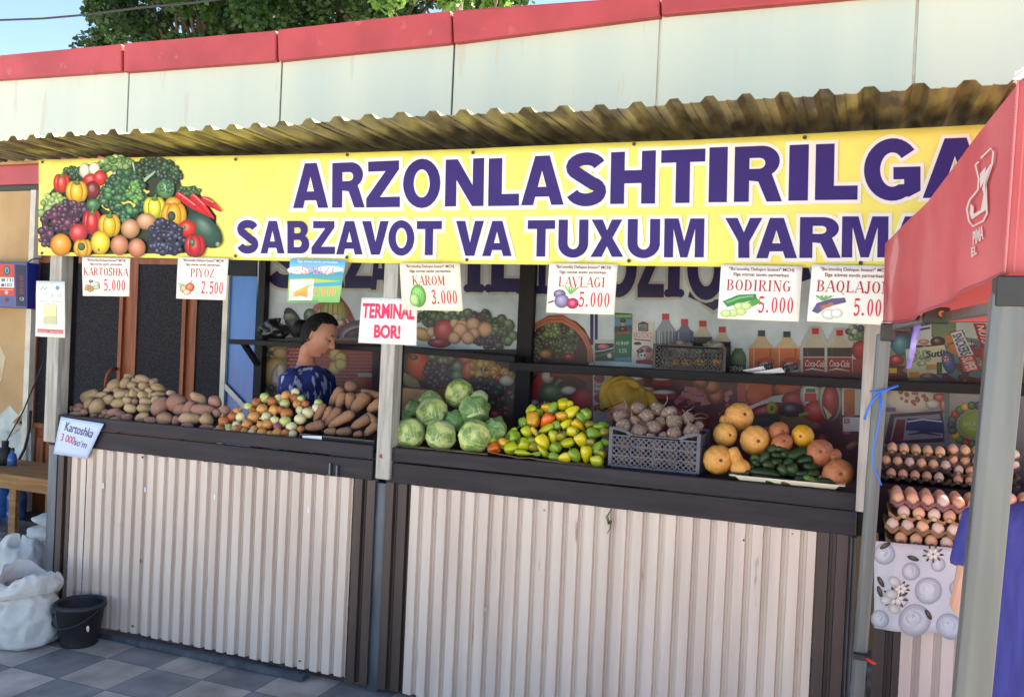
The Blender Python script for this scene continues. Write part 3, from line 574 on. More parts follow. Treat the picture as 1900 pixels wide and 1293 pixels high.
BLK = {'A': [[(0, 0), (.34, 1), (.68, 1), (1, 0), (.71, 0), (.655, .17), (.335, .17), (.285, 0)], [(.395, .37), (.595, .37), (.5, .7)]],
 'R': [[(0, 0), (0, 1), (.56, 1)] + arc(.56, .72, .38, .28, 85, -55, 12) + [(.84, .36), (1, 0), (.68, 0), (.5, .36), (.31, .38), (.31, 0)], [(.31, .785), (.31, .59), (.52, .59)] + arc(.52, .688, .12, .097, -80, 80, 6) + [(.52, .785)]],
 'Z': [[(0, 0), (0, .2), (.58, .78), (.07, .78), (.07, 1), (.98, 1), (.98, .81), (.41, .225), (1, .225), (1, 0)]],
 'O': [arc(.5, .5, .5, .51, 0, 345, 23), arc(.5, .5, .215, .29, 0, 345, 23)],
 'N': [[(0, 0), (0, 1), (.31, 1), (.71, .44), (.71, 1), (1, 1), (1, 0), (.7, 0), (.29, .56), (.29, 0)]],
 'L': [[(0, 0), (0, 1), (.44, 1), (.44, .25), (1, .25), (1, 0)]],
 'H': [[(0, 0), (0, 1), (.31, 1), (.31, .64), (.69, .64), (.69, 1), (1, 1), (1, 0), (.69, 0), (.69, .39), (.31, .39), (.31, 0)]],
 'T': [[(0, .76), (0, 1), (1, 1), (1, .76), (.66, .76), (.66, 0), (.34, 0), (.34, .76)]], 'I': [[(0, 0), (0, 1), (1, 1), (1, 0)]],
 'S': scurve(.165, .122),
 'G': [arc(.5, .5, .5, .51, 38, 300, 24) + [(.8, .055), (1, .15), (1, .54), (.52, .54), (.52, .34), (.71, .34), (.71, .26)] + arc(.5, .5, .215, .28, 300, 40, 18)],
 'B': [[(0, 0), (0, 1), (.6, 1)] + arc(.6, .745, .32, .255, 85, -50, 9) + arc(.62, .285, .38, .285, 60, -88, 11), [(.3, .8), (.3, .62), (.5, .62)] + arc(.5, .71, .11, .09, -80, 80, 5) + [(.5, .8)], [(.3, .42), (.3, .2), (.52, .2)] + arc(.52, .31, .13, .11, -80, 80, 5) + [(.52, .42)]],
 'V': [[(0, 1), (.33, 1), (.5, .38), (.68, 1), (1, 1), (.66, 0), (.34, 0)]],
 'U': [[(0, 1), (.31, 1), (.31, .38)] + arc(.5, .38, .19, .17, 180, 360, 10) + [(.69, 1), (1, 1), (1, .36)] + arc(.5, .36, .5, .375, 0, -180, 16)],
 'X': [[(0, 0), (.34, .51), (.04, 1), (.38, 1), (.51, .71), (.66, 1), (.98, 1), (.67, .51), (1, 0), (.65, 0), (.5, .29), (.34, 0)]],
 'M': [[(0, 0), (0, 1), (.35, 1), (.5, .42), (.65, 1), (1, 1), (1, 0), (.77, 0), (.77, .74), (.59, 0), (.41, 0), (.23, .74), (.23, 0)]],
 'Y': [[(0, 1), (.33, 1), (.5, .64), (.67, 1), (1, 1), (.65, .41), (.65, 0), (.35, 0), (.35, .41)]]}
def offset_poly(q, d):
    """the outline q (pixels) pushed outward by d, inward when d < 0"""
    n = len(q); A = sum(q[i][0] * q[(i + 1) % n][1] - q[(i + 1) % n][0] * q[i][1] for i in range(n)); sg = 1 if A > 0 else -1; o = []
    for i in range(n):
        (ax, ay), (bx, by), (cx, cy) = q[i - 1], q[i], q[(i + 1) % n]
        l1 = math.hypot(bx - ax, by - ay) or 1; l2 = math.hypot(cx - bx, cy - by) or 1
        n1 = ((by - ay) / l1 * sg, -(bx - ax) / l1 * sg); n2 = ((cy - by) / l2 * sg, -(cx - bx) / l2 * sg)
        mx_, my_ = n1[0] + n2[0], n1[1] + n2[1]; m2_ = mx_ * mx_ + my_ * my_
        k = 2 / m2_ if m2_ > .25 else 8; l = math.sqrt(m2_) * k; k *= min(1, 1.75 / l) if l else 1
        o.append((bx + mx_ * k * d, by + my_ * k * d))
    return o
def blockletters(ink, lst, slope, c, ow=0, oc=None, lean=.02, gap=.0011):
    """heavy poster capitals; with ow an outline of that many pixels is laid under them"""
    for ps in ((ow, oc, gap), (0, c, 2 * gap)):
        if ps[0] == 0 and ps[1] is oc: continue
        for n_, (ch, u0, u1, v0, v1) in enumerate(lst):
            lps = [[mapl(ch, x, y, u0, u1, v0, v1, slope, lean) for x, y in lp] for lp in BLK[ch]]
            if ps[0]: lps = [offset_poly(lp, ps[0] if i == 0 else -min(ps[0], 4)) for i, lp in enumerate(lps)]
            tri = tessellate_polygon([[Vector((x, y, 0)) for x, y in lp] for lp in lps]); fl = [p for lp in lps for p in lp]
            e = Vector((0, -ps[2] - 8e-6 * (n_ % 7), 0)); ink.mb.add([ink.p(x, y) + e for x, y in fl], [tuple(t) for t in tri], 0, ink.c(ps[1]))
def disc(ink, x, y, r, c, seg=10, dy=0):
    ink.k += 1; ink.mb.add([ink.p(x + r * math.cos(k * 6.2832 / seg), y + r * math.sin(k * 6.2832 / seg)) - Vector((0, dy, 0)) for k in range(seg)], [tuple(range(seg))], 0, ink.c(c))
def mapl(ch, x, y, u0, u1, v0, v1, slope, lean):
    s = slope(v0) if callable(slope) else slope
    u = u0 + (u1 - u0) * x; yy = 1 - y; dv = (u - (u0 + u1) / 2)
    v = v0 + (v1 - v0) * yy + dv * s * (1 - yy * .75)
    return u + lean * (v1 - v0) * (y - .5) * (1 if ch in 'HITNLMUR' else 0) - 0, v
LT2 = [(c, a, b_, v0, v1) for c, a, b_, v0, v1 in LT]
slp = lambda v0: -.045 if v0 < 395 else -.002
blockletters(ink, LT2 + L2, slp, NAVY, 7.0, WHT)
ink.build('lettering', M['print'], ban)
# the printed heap
pic = Ink(NYB - .0016, dim=1.0, step=1.2e-5, T=lambda u, v: (u * .34026, 200 + v * .34026), ev=wav)
def pep(cx, cy, rx, ry, c, stem=True, rot=0):
    for dx, w_ in ((-.42, .6), (.42, .6), (0, .62)): pic.ell(cx + dx * rx * math.cos(rad(rot)), cy + dx * rx * math.sin(rad(rot)) + (ry * .04 if dx == 0 else 0), rx * w_, ry * (1.0 if dx == 0 else .94), c, rot=rot * .5, hi=.5, edge=.4)
    if stem: pic.ell(cx + 2, cy - ry * .72, rx * .3, ry * .16, (70, 120, 50), hi=.2); pic.line([(cx + 2, cy - ry * .75), (cx + 4, cy - ry * 1.0), (cx + 10, cy - ry * 1.15)], [10, 8, 7], (84, 136, 56))
pic.poly([(235, 690), (225, 600), (245, 500), (300, 430), (330, 370), (440, 320), (560, 300), (700, 300), (830, 290), (950, 330), (985, 400), (1000, 460), (1090, 470), (1180, 590), (1180, 730), (1090, 790), (960, 795), (500, 800), (300, 780)], (44, 52, 34))
GD, GM_, GL = (34, 66, 44), (62, 112, 62), (140, 176, 104)
pic.clump(640, 310, 95, 34, 60, 20, [(110, 150, 84), (84, 130, 70), (176, 196, 140)], seed=2)
pic.clump(400, 355, 50, 28, 26, 14, [(60, 96, 60), (40, 70, 46)], seed=3); pic.ell(465, 345, 30, 42, (222, 220, 196)); pic.ell(520, 335, 32, 36, (226, 222, 200)); pic.ell(645, 370, 30, 22, (210, 200, 190))
pic.clump(840, 325, 115, 48, 90, 17, [GD, (26, 54, 36), (48, 84, 54)], seed=4); pic.clump(930, 375, 62, 60, 60, 15, [GD, (30, 60, 40), (56, 92, 60)], seed=5)
pic.line([(730, 300), (740, 350)], 8, (170, 190, 170)); pic.line([(790, 400), (850, 350)], [18, 8], (150, 180, 150))
pic.clump(1030, 455, 62, 20, 26, 13, [(40, 80, 44), (58, 100, 56)], seed=6)
pep(338, 412, 46, 54, (214, 54, 28)); pic.ell(500, 395, 42, 34, (206, 30, 34)); pic.ell(552, 385, 38, 42, (220, 34, 36)); pic.ell(510, 450, 40, 50, (120, 24, 30))
pep(420, 458, 60, 62, (238, 180, 26))
pic.clump(610, 480, 60, 90, 60, 16, [(36, 74, 50), (48, 92, 60)], seed=7); pic.clump(695, 475, 105, 125, 150, 19, [(52, 108, 66), (38, 86, 54), (80, 140, 78), (30, 70, 48)], seed=8, hi=.3)
pic.clump(740, 460, 40, 60, 24, 13, [(110, 170, 80), (90, 150, 72)], seed=9); pic.ell(905, 445, 50, 52, (84, 140, 80)); pic.clump(905, 430, 46, 34, 30, 11, [(70, 120, 80), (60, 110, 76)], seed=10)
pic.clump(290, 505, 62, 44, 26, 18, [(150, 178, 96), (120, 156, 84), (170, 196, 120)], seed=11); pic.ell(226, 575, 22, 24, (120, 160, 90)); pic.ell(262, 552, 22, 22, (140, 170, 100))
pic.clump(385, 555, 90, 45, 50, 19, [(78, 40, 66), (62, 30, 56), (110, 60, 90)], seed=12); pic.clump(330, 610, 95, 55, 46, 20, [(90, 34, 66), (110, 46, 80), (70, 30, 60)], seed=13); pic.clump(262, 690, 45, 60, 24, 19, [(96, 40, 70), (80, 36, 66), (60, 34, 60)], seed=14)
pic.ell(512, 530, 40, 34, (54, 110, 62)); pic.ell(572, 512, 26, 18, (60, 100, 60)); pic.clump(672, 595, 34, 26, 14, 12, [(60, 112, 80)], seed=15)
pep(505, 624, 52, 70, (204, 26, 28)); pep(600, 642, 60, 64, (244, 182, 24))
pic.ell(430, 684, 50, 52, (206, 50, 54)); pep(845, 545, 60, 62, (222, 214, 54))
pic.ell(945, 530, 46, 44, (240, 160, 24)); pep(950, 588, 68, 74, (246, 168, 22), False); pic.ell(938, 592, 22, 28, (56, 70, 40), hi=.1)
for q in ([(965, 470), (1060, 540), (1168, 606)], [(1045, 478), (1110, 540), (1168, 606)], [(1100, 494), (1160, 525), (1208, 568)]): (pic.line([(q[0][0] * (1 - t) ** 2 + 2 * q[1][0] * t * (1 - t) + q[2][0] * t * t, q[0][1] * (1 - t) ** 2 + 2 * q[1][1] * t * (1 - t) + q[2][1] * t * t) for t in [i / 8 for i in range(9)]], [26, 38, 42, 40, 36, 30, 23, 15, 5], (186, 22, 30)), pic.line([(q[0][0] * (1 - t) ** 2 + 2 * q[1][0] * t * (1 - t) + q[2][0] * t * t + 2, q[0][1] * (1 - t) ** 2 + 2 * q[1][1] * t * (1 - t) + q[2][1] * t * t - 5) for t in [i / 8 for i in range(9)]], [12, 20, 22, 20, 18, 15, 11, 7, 2], (226, 48, 50))); pic.line([(q[0][0] + 10, q[0][1] - 4), (q[1][0] + 6, q[1][1] - 8)], 7, (240, 130, 120))
pic.ell(1115, 668, 122, 70, (44, 84, 66), rot=45, hi=.3); pic.ell(1190, 745, 14, 14, (120, 150, 110))
pic.ell(714, 660, 52, 54, (196, 142, 100)); pic.ell(800, 620, 54, 46, (202, 148, 108)); pic.ell(1024, 660, 50, 48, (214, 40, 24)); pic.ell(1005, 652, 12, 12, GM_)
pic.clump(900, 660, 90, 40, 44, 18, [(44, 46, 76), (60, 60, 92), (34, 34, 58)], seed=16); pic.clump(925, 735, 105, 60, 66, 20, [(42, 46, 78), (66, 66, 100), (30, 32, 56)], seed=17)
pep(1066, 752, 56, 64, (208, 28, 38), False); pic.ell(1052, 735, 14, 22, GM_); pic.ell(335, 748, 58, 62, (244, 152, 30)); pep(455, 765, 50, 50, (244, 178, 40), False); pic.ell(448, 758, 20, 22, (70, 100, 50), hi=.1)
pic.ell(550, 736, 54, 66, (246, 204, 46)); pic.ell(543, 774, 7, 7, (90, 70, 30)); pic.ell(655, 750, 50, 56, (198, 128, 88)); pic.ell(750, 765, 48, 54, (200, 122, 84))
pic.build('printed_heap', M['print'], ban)
ey = MB()
for u, v in ((78, 301), (437, 296), (643, 287), (877, 283), (1177, 268), (1493, 255), (78, 470), (437, 475), (641, 477), (866, 482), (1167, 484), (1597, 488)):
    e = MB(); q = P(u, v, NYB - .004); q.y += wav(q); e.tube([q, q + Vector((0, .003, 0))], .008, 10); e.build('eyelet', M['dark_seal'], ban)

# ------------------------------------------------------------------ printed backdrops
def backdrop(label, quad_px, n, base, off=(0, 0, 0)):
    a, b_, c_, d_ = quad_px
    t = thing('printed_backdrop', label, 'backdrop', P((a + b_) / 2, c_ + 50, BY), 'printed vinyl backdrops at the rear of the stall')
    q = MB(); q.prism([P(a, c_, BY + .0005), P(b_, c_, BY + .0005), P(b_, d_, BY + .0005), P(a, d_, BY + .0005)], (0, 1, 0), .003); q.v = [v for v in q.v]; q.col = True; q.c = [lin(base)] * len(q.v)
    q.build('vinyl_sheet', M['film'], t); return t
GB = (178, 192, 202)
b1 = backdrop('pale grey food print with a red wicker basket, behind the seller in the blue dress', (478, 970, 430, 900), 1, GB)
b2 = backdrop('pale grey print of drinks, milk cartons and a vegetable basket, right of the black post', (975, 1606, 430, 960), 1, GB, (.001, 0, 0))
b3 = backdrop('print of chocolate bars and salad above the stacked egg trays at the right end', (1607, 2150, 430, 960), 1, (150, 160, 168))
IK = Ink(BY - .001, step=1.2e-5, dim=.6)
def swash(lst, c, ow, oc):                      # old-style bold capitals with round feet
    blockletters(IK, lst, .03, c, ow, oc)
    for ch, u0, u1, v0, v1 in lst:
        if ch in 'ITL':
            m_ = {'I': .5, 'T': .5, 'L': .22}[ch]; w_ = (u1 - u0)
            for x in ((m_ - .32, m_ + .32) if ch != 'I' else (0, 1)): disc(IK, u0 + w_ * x, v1 - 7, 8, c, dy=.0014)
IK.k += 1
swash([('S', 497, 563, 430, 534), ('A', 562, 640, 428, 534), ('Z', 640, 690, 432, 535), ('A', 688, 724, 430, 538)], (34, 24, 96), 5, (214, 212, 204))
swash([('T', 744, 800, 440, 540), ('I', 868, 892, 440, 542), ('L', 912, 966, 440, 542)], (34, 24, 96), 5, (214, 212, 204))
# upper left: vegetables behind the head, basket handle, red cabbage
IK.line([(572, 600), (588, 570), (606, 560)], [14, 12, 10], (196, 120, 110)); IK.line([(622, 550), (642, 575), (655, 600)], [16, 14, 12], (150, 60, 50)); IK.ell(618, 582, 26, 28, (200, 190, 110), hi=.3)
for i in range(5): IK.line([(600 + i * 9, 562), (598 + i * 9, 604)], 3, (150, 160, 70))
IK.ell(546, 602, 15, 34, (66, 62, 74), rot=-25, hi=.5); IK.ell(537, 588, 12, 8, (140, 150, 130)); IK.ell(575, 586, 12, 14, (90, 110, 80)); IK.clump(626, 600, 14, 12, 8, 8, [(196, 50, 44), (210, 200, 180)], seed=3)
IK.ell(657, 616, 36, 20, (110, 80, 110), rot=-20); IK.ell(657, 618, 27, 14, (196, 180, 196), rot=-20, hi=.2); IK.ell(657, 619, 20, 9, (96, 66, 100), rot=-20, hi=.2); IK.rect(478, 626, 705, 632, (150, 140, 120))
# below: bread, garlic, wicker basket, jar
IK.rect(483, 632, 706, 830, (88, 46, 50)); IK.rect(483, 632, 534, 760, (150, 132, 104), (110, 96, 84)); IK.clump(503, 656, 18, 20, 60, 4, [(150, 140, 120), (90, 84, 70), (200, 190, 170)], seed=4)
IK.ell(520, 655, 15, 12, (196, 168, 110)); IK.ell(508, 690, 24, 28, (214, 178, 116), rot=30); IK.ell(515, 700, 12, 26, (226, 196, 190), rot=10); IK.ell(520, 690, 8, 16, (232, 214, 208)); IK.clump(500, 725, 20, 16, 30, 6, [(180, 80, 100), (200, 150, 160), (120, 60, 70), (90, 90, 70)], seed=5)
IK.rect(531, 633, 690, 730, (150, 62, 66), (104, 34, 44))
for r_ in range(15):
    v = 636 + r_ * 6.4
    for k_ in range(20): IK.line([(533 + k_ * 8 + (r_ % 2) * 4, v), (537 + k_ * 8 + (r_ % 2) * 4, v - 1.6), (540 + k_ * 8 + (r_ % 2) * 4, v)], 2.8, (206, 118, 112) if k_ < 5 else (172, 78, 84))
IK.k += 1
for u, v, r_ in ((622, 658, 13), (632, 664, 12), (622, 682, 13), (632, 676, 12), (528, 640, 8)): IK.ell(u, v, r_, r_ * .95, (206, 178, 110), hi=.3, wob=.06)
IK.rect(664, 694, 700, 720, (170, 54, 48), (110, 30, 34)); IK.rect(664, 692, 700, 699, (150, 150, 160)); IK.rect(690, 640, 712, 830, (50, 22, 40))
# middle panel
IK.clump(800, 592, 28, 12, 24, 8, [(74, 104, 70), (60, 90, 62), (96, 124, 88)], seed=6); IK.clump(865, 588, 40, 10, 24, 8, [(74, 104, 70), (96, 120, 84)], seed=7); IK.clump(925, 618, 28, 26, 50, 8, [(84, 112, 80), (66, 96, 66), (110, 136, 100)], seed=8); IK.clump(900, 590, 10, 16, 16, 7, [(74, 104, 70)], seed=9)
IK.clump(882, 592, 18, 12, 30, 4, [(84, 50, 80), (110, 72, 104)], seed=10); IK.clump(905, 632, 22, 12, 30, 7, [(70, 44, 74), (92, 62, 96)], seed=11); IK.ell(782, 620, 20, 12, (214, 176, 110), rot=20); IK.ell(800, 616, 9, 10, (206, 180, 150))
IK.ell(825, 614, 21, 22, (196, 60, 74)); IK.ell(815, 636, 22, 9, (166, 34, 48))
for u, v, r_ in ((843, 600, 9), (857, 606, 13), (878, 602, 13), (900, 611, 14), (854, 613, 14), (880, 618, 10), (843, 627, 11.5), (868, 627, 12.5)): IK.ell(u, v, r_, r_, (228, 180, 144), hi=.35)
IK.rect(737, 648, 958, 660, (24, 20, 26)); IK.rect(739, 654, 958, 900, (62, 34, 52), (46, 26, 40))
IK.ell(776, 676, 22, 32, (206, 76, 36), hi=.2); IK.ell(768, 663, 8, 5, (70, 80, 54)); IK.clump(818, 690, 28, 32, 70, 7, [(70, 44, 74), (52, 34, 60), (90, 62, 94)], seed=12); IK.clump(820, 662, 24, 8, 16, 6, [(140, 140, 120), (120, 124, 104)], seed=13)
IK.poly([(745, 694), (752, 692), (775, 706), (782, 722), (750, 722)], (150, 146, 104)); IK.line([(739, 682), (750, 694)], 2, (190, 110, 80)); IK.ell(741, 718, 10, 20, (180, 44, 80)); IK.ell(752, 726, 8, 12, (170, 40, 64))
IK.ell(868, 668, 22, 14, (190, 60, 76)); IK.ell(849, 680, 10, 11, (110, 140, 110)); IK.ell(849, 698, 12, 12, (104, 134, 104)); IK.ell(869, 686, 12, 18, (200, 96, 76), rot=20); IK.clump(900, 682, 28, 14, 30, 9, [(186, 146, 84), (200, 158, 90), (170, 130, 70)], seed=14, edge=.7); IK.clump(899, 685, 7, 3, 12, 1.6, [(50, 40, 30)], seed=15)
IK.clump(925, 700, 28, 16, 20, 8, [(206, 150, 50), (190, 120, 50)], seed=16); IK.clump(915, 712, 22, 16, 22, 7, [(196, 40, 54), (150, 26, 44)], seed=17); IK.clump(895, 725, 34, 20, 40, 8, [(60, 36, 64), (50, 40, 66), (80, 60, 80)], seed=18); IK.clump(930, 745, 24, 26, 30, 9, [(120, 40, 60), (60, 80, 60), (90, 50, 70)], seed=19); IK.ell(940, 706, 14, 10, (210, 206, 190))
IK.ell(920, 770, 14, 12, (170, 40, 54))
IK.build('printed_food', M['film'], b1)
# right backdrop
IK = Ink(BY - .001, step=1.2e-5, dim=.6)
swash([('T', 955, 1005, 440, 545), ('I', 1000, 1013, 440, 545), ('O', 1112, 1182, 440, 551), ('Z', 1183, 1232, 440, 552), ('I', 1240, 1262, 440, 551), ('O', 1275, 1345, 440, 556)], (34, 24, 96), 5, (214, 212, 204))
IK.line([(1278, 548), (1300, 552), (1325, 572), (1350, 566)], [14, 20, 24, 10], (214, 212, 204)); IK.line([(1278, 546), (1300, 552), (1325, 566), (1350, 556)], [10, 16, 20, 8], (34, 24, 96)); IK.line([(1470, 440), (1496, 520)], 22, (40, 34, 90))
IK.rect(1095, 572, 1101, 640, (34, 30, 110)); IK.rect(1103, 572, 1109, 640, (34, 30, 110))
# basket of herbs
IK.ell(1040, 650, 58, 62, (84, 48, 54), hi=.1, edge=.8); IK.clump(1035, 630, 38, 38, 160, 5, [(90, 104, 72), (70, 86, 58), (120, 132, 96), (56, 66, 50)], seed=20); IK.clump(1024, 612, 14, 14, 40, 5, [(140, 160, 110), (120, 140, 90)], seed=21); IK.clump(995, 650, 8, 24, 50, 3, [(150, 140, 126), (116, 108, 96)], seed=22)
for r_ in range(7): IK.line([(980 + r_ * 1.5, 622 + r_), (992, 602 + r_ * 1.5), (1018, 586 + r_ * 2), (1044, 585 + r_ * 2.2), (1068, 600 + r_ * 2), (1088 - r_, 622 + r_), (1098 - r_ * 1.2, 648), (1100 - r_ * 1.5, 672)], 2.6, [(196, 112, 84), (170, 88, 68), (210, 140, 100)][r_ % 3])
IK.ell(1012, 657, 12, 8, (214, 150, 70)); IK.ell(1056, 662, 12, 6, (190, 50, 60))
# milk cartons
IK.rect(1101, 568, 1104, 900, (200, 200, 210)); IK.rect(1104, 630, 1140, 671, (214, 214, 206)); IK.rect(1104, 637, 1139, 670, (26, 44, 96), (30, 90, 80)); IK.ell(1119, 643, 11, 5, (224, 130, 150), hi=.1); IK.line([(1105, 652), (1122, 650), (1139, 645)], 2, (210, 214, 220)); IK.line([(1105, 662), (1139, 652)], 2.5, (90, 150, 90)); IK.ell(1131, 660, 5, 5, (230, 230, 230))
IK.poly([(1141, 580), (1173, 582), (1172, 672), (1139, 671)], (24, 110, 84)); IK.poly([(1141, 590), (1173, 592), (1172, 612), (1140, 611)], (84, 150, 190)); IK.rect(1142, 584, 1172, 589, (160, 190, 90)); IK.poly([(1140, 606), (1172, 603), (1172, 616), (1140, 617)], (40, 80, 70)); IK.ell(1156, 601, 5, 7, (196, 150, 120)); IK.ell(1156, 595, 5.5, 4, (40, 30, 30)); IK.ell(1156, 611, 8, 6, (50, 40, 44)); IK.line([(1143, 618), (1169, 616)], 3, (200, 60, 50)); IK.poly([(1140, 664), (1172, 662), (1172, 672), (1140, 671)], (80, 150, 180))
IK.text('КЕФИР', 1143, 633, 1167, 640, (224, 230, 224), dy=.5); IK.text('3,2%', 1148, 647, 1163, 655, (224, 230, 224), dy=.3)
IK.poly([(1174, 594), (1213, 597), (1211, 677), (1172, 673)], (226, 222, 220)); IK.poly([(1184, 600), (1193, 596), (1203, 600), (1203, 615), (1184, 614)], (70, 74, 86)); IK.text('FOOD', 1186, 602, 1201, 608, (220, 220, 220)); IK.text('FACTORY', 1185, 609.5, 1202, 612.5, (200, 200, 200)); IK.text('МОЛОКО', 1176, 616, 1210, 627, (206, 40, 44), dy=.4)
IK.line([(1176, 629.5), (1208, 632)], 2, (60, 60, 70)); IK.ell(1183, 637, 7, 3, (60, 50, 60), hi=.1); IK.ell(1198, 656, 16, 15, (206, 150, 150), hi=.2); IK.ell(1192, 660, 8, 10, (226, 224, 226)); IK.ell(1188, 651, 7, 4, (90, 60, 110)); IK.ell(1203, 650, 5, 4, (80, 60, 110)); IK.poly([(1180, 668), (1211, 668), (1211, 677), (1180, 674)], (150, 40, 70)); IK.ell(1190, 659, 2, 2, (30, 30, 40)); IK.ell(1196, 659, 2, 2, (30, 30, 40))
# bottles: (x, cap top, shoulder, bottom, half width, cap, neck, body, label)
def bottle(x, y0, y1, y2, w, cap, neck, body, glow=False):
    if glow: IK.poly([(x - 9, y0 - 4), (x + 9, y0 - 4), (x + w + 5, y1), (x + w + 5, y2), (x - w - 5, y2), (x - w - 5, y1)], (196, 202, 196))
    IK.poly([(x - 6, y0 + 11), (x + 6, y0 + 11), (x + 9, y0 + 18), (x + w, y1), (x - w, y1), (x - 9, y0 + 18)], neck)
    IK.poly([(x - w, y1), (x + w, y1), (x + w, y2), (x - w, y2)], body, tuple(int(t * .8) for t in body)); IK.rect(x - 6.5, y0, x + 6.5, y0 + 11, cap)
    IK.line([(x - w * .62, y1), (x - w * .62, y2)], 1.6, tuple(min(255, int(t * 1.5 + 30)) for t in body)); IK.line([(x + w * .7, y1), (x + w * .7, y2)], 2.5, tuple(int(t * .65) for t in body))
bottle(1235, 582, 614, 660, 19, (206, 70, 90), (150, 158, 170), (120, 128, 142)); bottle(1270, 592, 616, 660, 17, (206, 70, 90), (110, 118, 150), (96, 104, 140))
for i in range(5): IK.line([(1220 + i * 7, 612), (1221 + i * 6.5, 650)], 1.8, (176, 184, 194))
bottle(1304, 595, 625, 690, 17, (206, 40, 44), (206, 198, 176), (46, 26, 30)); bottle(1340, 606, 634, 690, 16, (206, 40, 44), (206, 198, 176), (40, 24, 28)); IK.text('Coca', 1344, 650, 1354, 676, (200, 60, 60))
IK.ell(1370, 668, 15, 22, (90, 124, 90), hi=.3); IK.rect(1363, 646, 1378, 654, (60, 120, 74)); IK.rect(1352, 676, 1384, 694, (40, 40, 48)); IK.text('BODÉNA', 1340, 677, 1380, 688, (222, 222, 222), off=.02, dy=1)
for x, y0 in ((1413, 613), (1460, 615)):
    bottle(x, y0, 646, 700, 23, (50, 40, 84), (226, 198, 150), (226, 110, 44)); IK.ell(x + 8, 680, 22, 17, (206, 60, 40), hi=.05, edge=.9); IK.ell(x + 8, 684, 16, 12, (236, 210, 170), hi=.05, edge=.9); IK.text('Fanta', x - 8, 672, x + 22, 692, (30, 30, 84), off=.05, dy=-6)
for x, y0 in ((1513, 609), (1558, 612)):
    bottle(x, y0, 645, 696, 23, (206, 40, 54), (200, 190, 170), (52, 24, 30), True); IK.rect(x - 23, 663, x + 23, 692, (166, 26, 40)); IK.line([(x - 23, 662.5), (x + 23, 662.5)], 1.4, (220, 210, 200)); IK.text('Coca-Cola', x - 19, 668, x + 18, 680, (232, 226, 222), off=.012, shear=.3, dy=1); IK.line([(x - 20, 687), (x - 6, 684), (x + 18, 688)], [1, 3, 1], (226, 214, 210))
IK.clump(1590, 620, 16, 20, 40, 6, [(150, 170, 130), (110, 140, 100), (200, 206, 196), (90, 90, 120)], seed=23); IK.ell(1598, 650, 18, 18, (176, 40, 54), hi=.1); IK.rect(1582, 666, 1605, 700, (166, 60, 64))
# lower print: meats, juices, peppers
IK.rect(975, 690, 1604, 900, (116, 62, 70), (74, 36, 46))
IK.ell(1030, 720, 60, 30, (96, 44, 50), hi=.1); IK.line([(1010, 690), (1000, 710), (990, 740)], [14, 22, 12], (186, 30, 44)); IK.ell(1016, 698, 12, 13, (214, 200, 190)); IK.ell(1024, 728, 26, 17, (90, 112, 80)); IK.line([(1030, 714), (1040, 704)], 5, (120, 136, 100)); IK.ell(1055, 724, 15, 8, (214, 206, 196)); IK.ell(1082, 742, 24, 22, (190, 36, 50), hi=.1); IK.line([(1020, 696), (1060, 690), (1090, 700)], [8, 14, 10], (150, 50, 44)); IK.ell(990, 748, 10, 7, (210, 206, 196)); IK.ell(1014, 752, 20, 8, (150, 50, 66))
IK.rect(1100, 690, 1136, 900, (214, 204, 200), (150, 146, 150))
for v in (702, 738): IK.ell(1112, v, 10, 9, (206, 60, 70), hi=.2); IK.ell(1112, v, 6, 4, (130, 30, 40))
IK.text('Sweet', 1103, 711, 1128, 719, (90, 80, 110)); IK.line([(1102, 726), (1134, 728)], 5, (110, 100, 150)); IK.clump(1114, 757, 14, 4, 20, 4, [(214, 110, 70), (190, 80, 50)], seed=24)
g_ = random.Random(5)
for i in range(70):
    u = g_.uniform(1140, 1600); v = g_.uniform(698, 830); IK.ell(u, v, g_.uniform(6, 20), g_.uniform(4, 11), g_.choice([(176, 60, 72), (196, 96, 96), (150, 40, 54), (206, 140, 130), (130, 50, 60), (160, 100, 96), (110, 40, 50)]), rot=g_.uniform(-30, 30), hi=.25)
for u, v, w_ in ((1180, 702, 14), (1228, 703, 18), (1192, 722, 22), (1230, 728, 24)): IK.ell(u, v, w_, 5, (220, 214, 206)); IK.rect(u - w_, v, u + w_, v + 12, (176, 70, 76)); IK.ell(u, v, w_ * .9, 3.6, (226, 220, 212))
for i in range(13): IK.line([(1252 + i * 6, 748 - (i % 4) * 9), (1286 + i * 6, 726 + (i % 3) * 8)], 9, [(206, 120, 124), (186, 96, 106), (216, 140, 138)][i % 3])
for u, v in ((1328, 735), (1320, 716), (1300, 706)): IK.ell(u, v, 17, 16, (200, 110, 90), hi=.2); IK.ell(u, v, 13, 12, (216, 130, 96), hi=.3)
IK.rect(1296, 690, 1316, 706, (200, 70, 80)); IK.text('DOICE', 1293, 697, 1316, 704, (210, 206, 210)); IK.ell(1262, 770, 20, 14, (170, 30, 50)); IK.ell(1300, 786, 16, 18, (160, 30, 46))
IK.rect(1368, 700, 1384, 745, (190, 84, 80)); IK.ell(1408, 735, 26, 24, (196, 84, 60), hi=.15); IK.rect(1387, 706, 1432, 738, (206, 96, 60)); IK.ell(1458, 722, 24, 14, (196, 84, 56), hi=.15); IK.rect(1440, 704, 1484, 720, (206, 96, 56))
IK.line([(1395, 768), (1440, 752), (1480, 738)], [30, 36, 20], (206, 206, 206)); IK.ell(1425, 762, 40, 14, (180, 34, 44), rot=-12); IK.ell(1472, 742, 22, 16, (176, 30, 60), hi=.2); IK.ell(1468, 760, 24, 14, (76, 36, 60)); IK.ell(1432, 757, 11, 12, (206, 180, 70), hi=.3); IK.ell(1432, 757, 4, 5, (120, 110, 50))
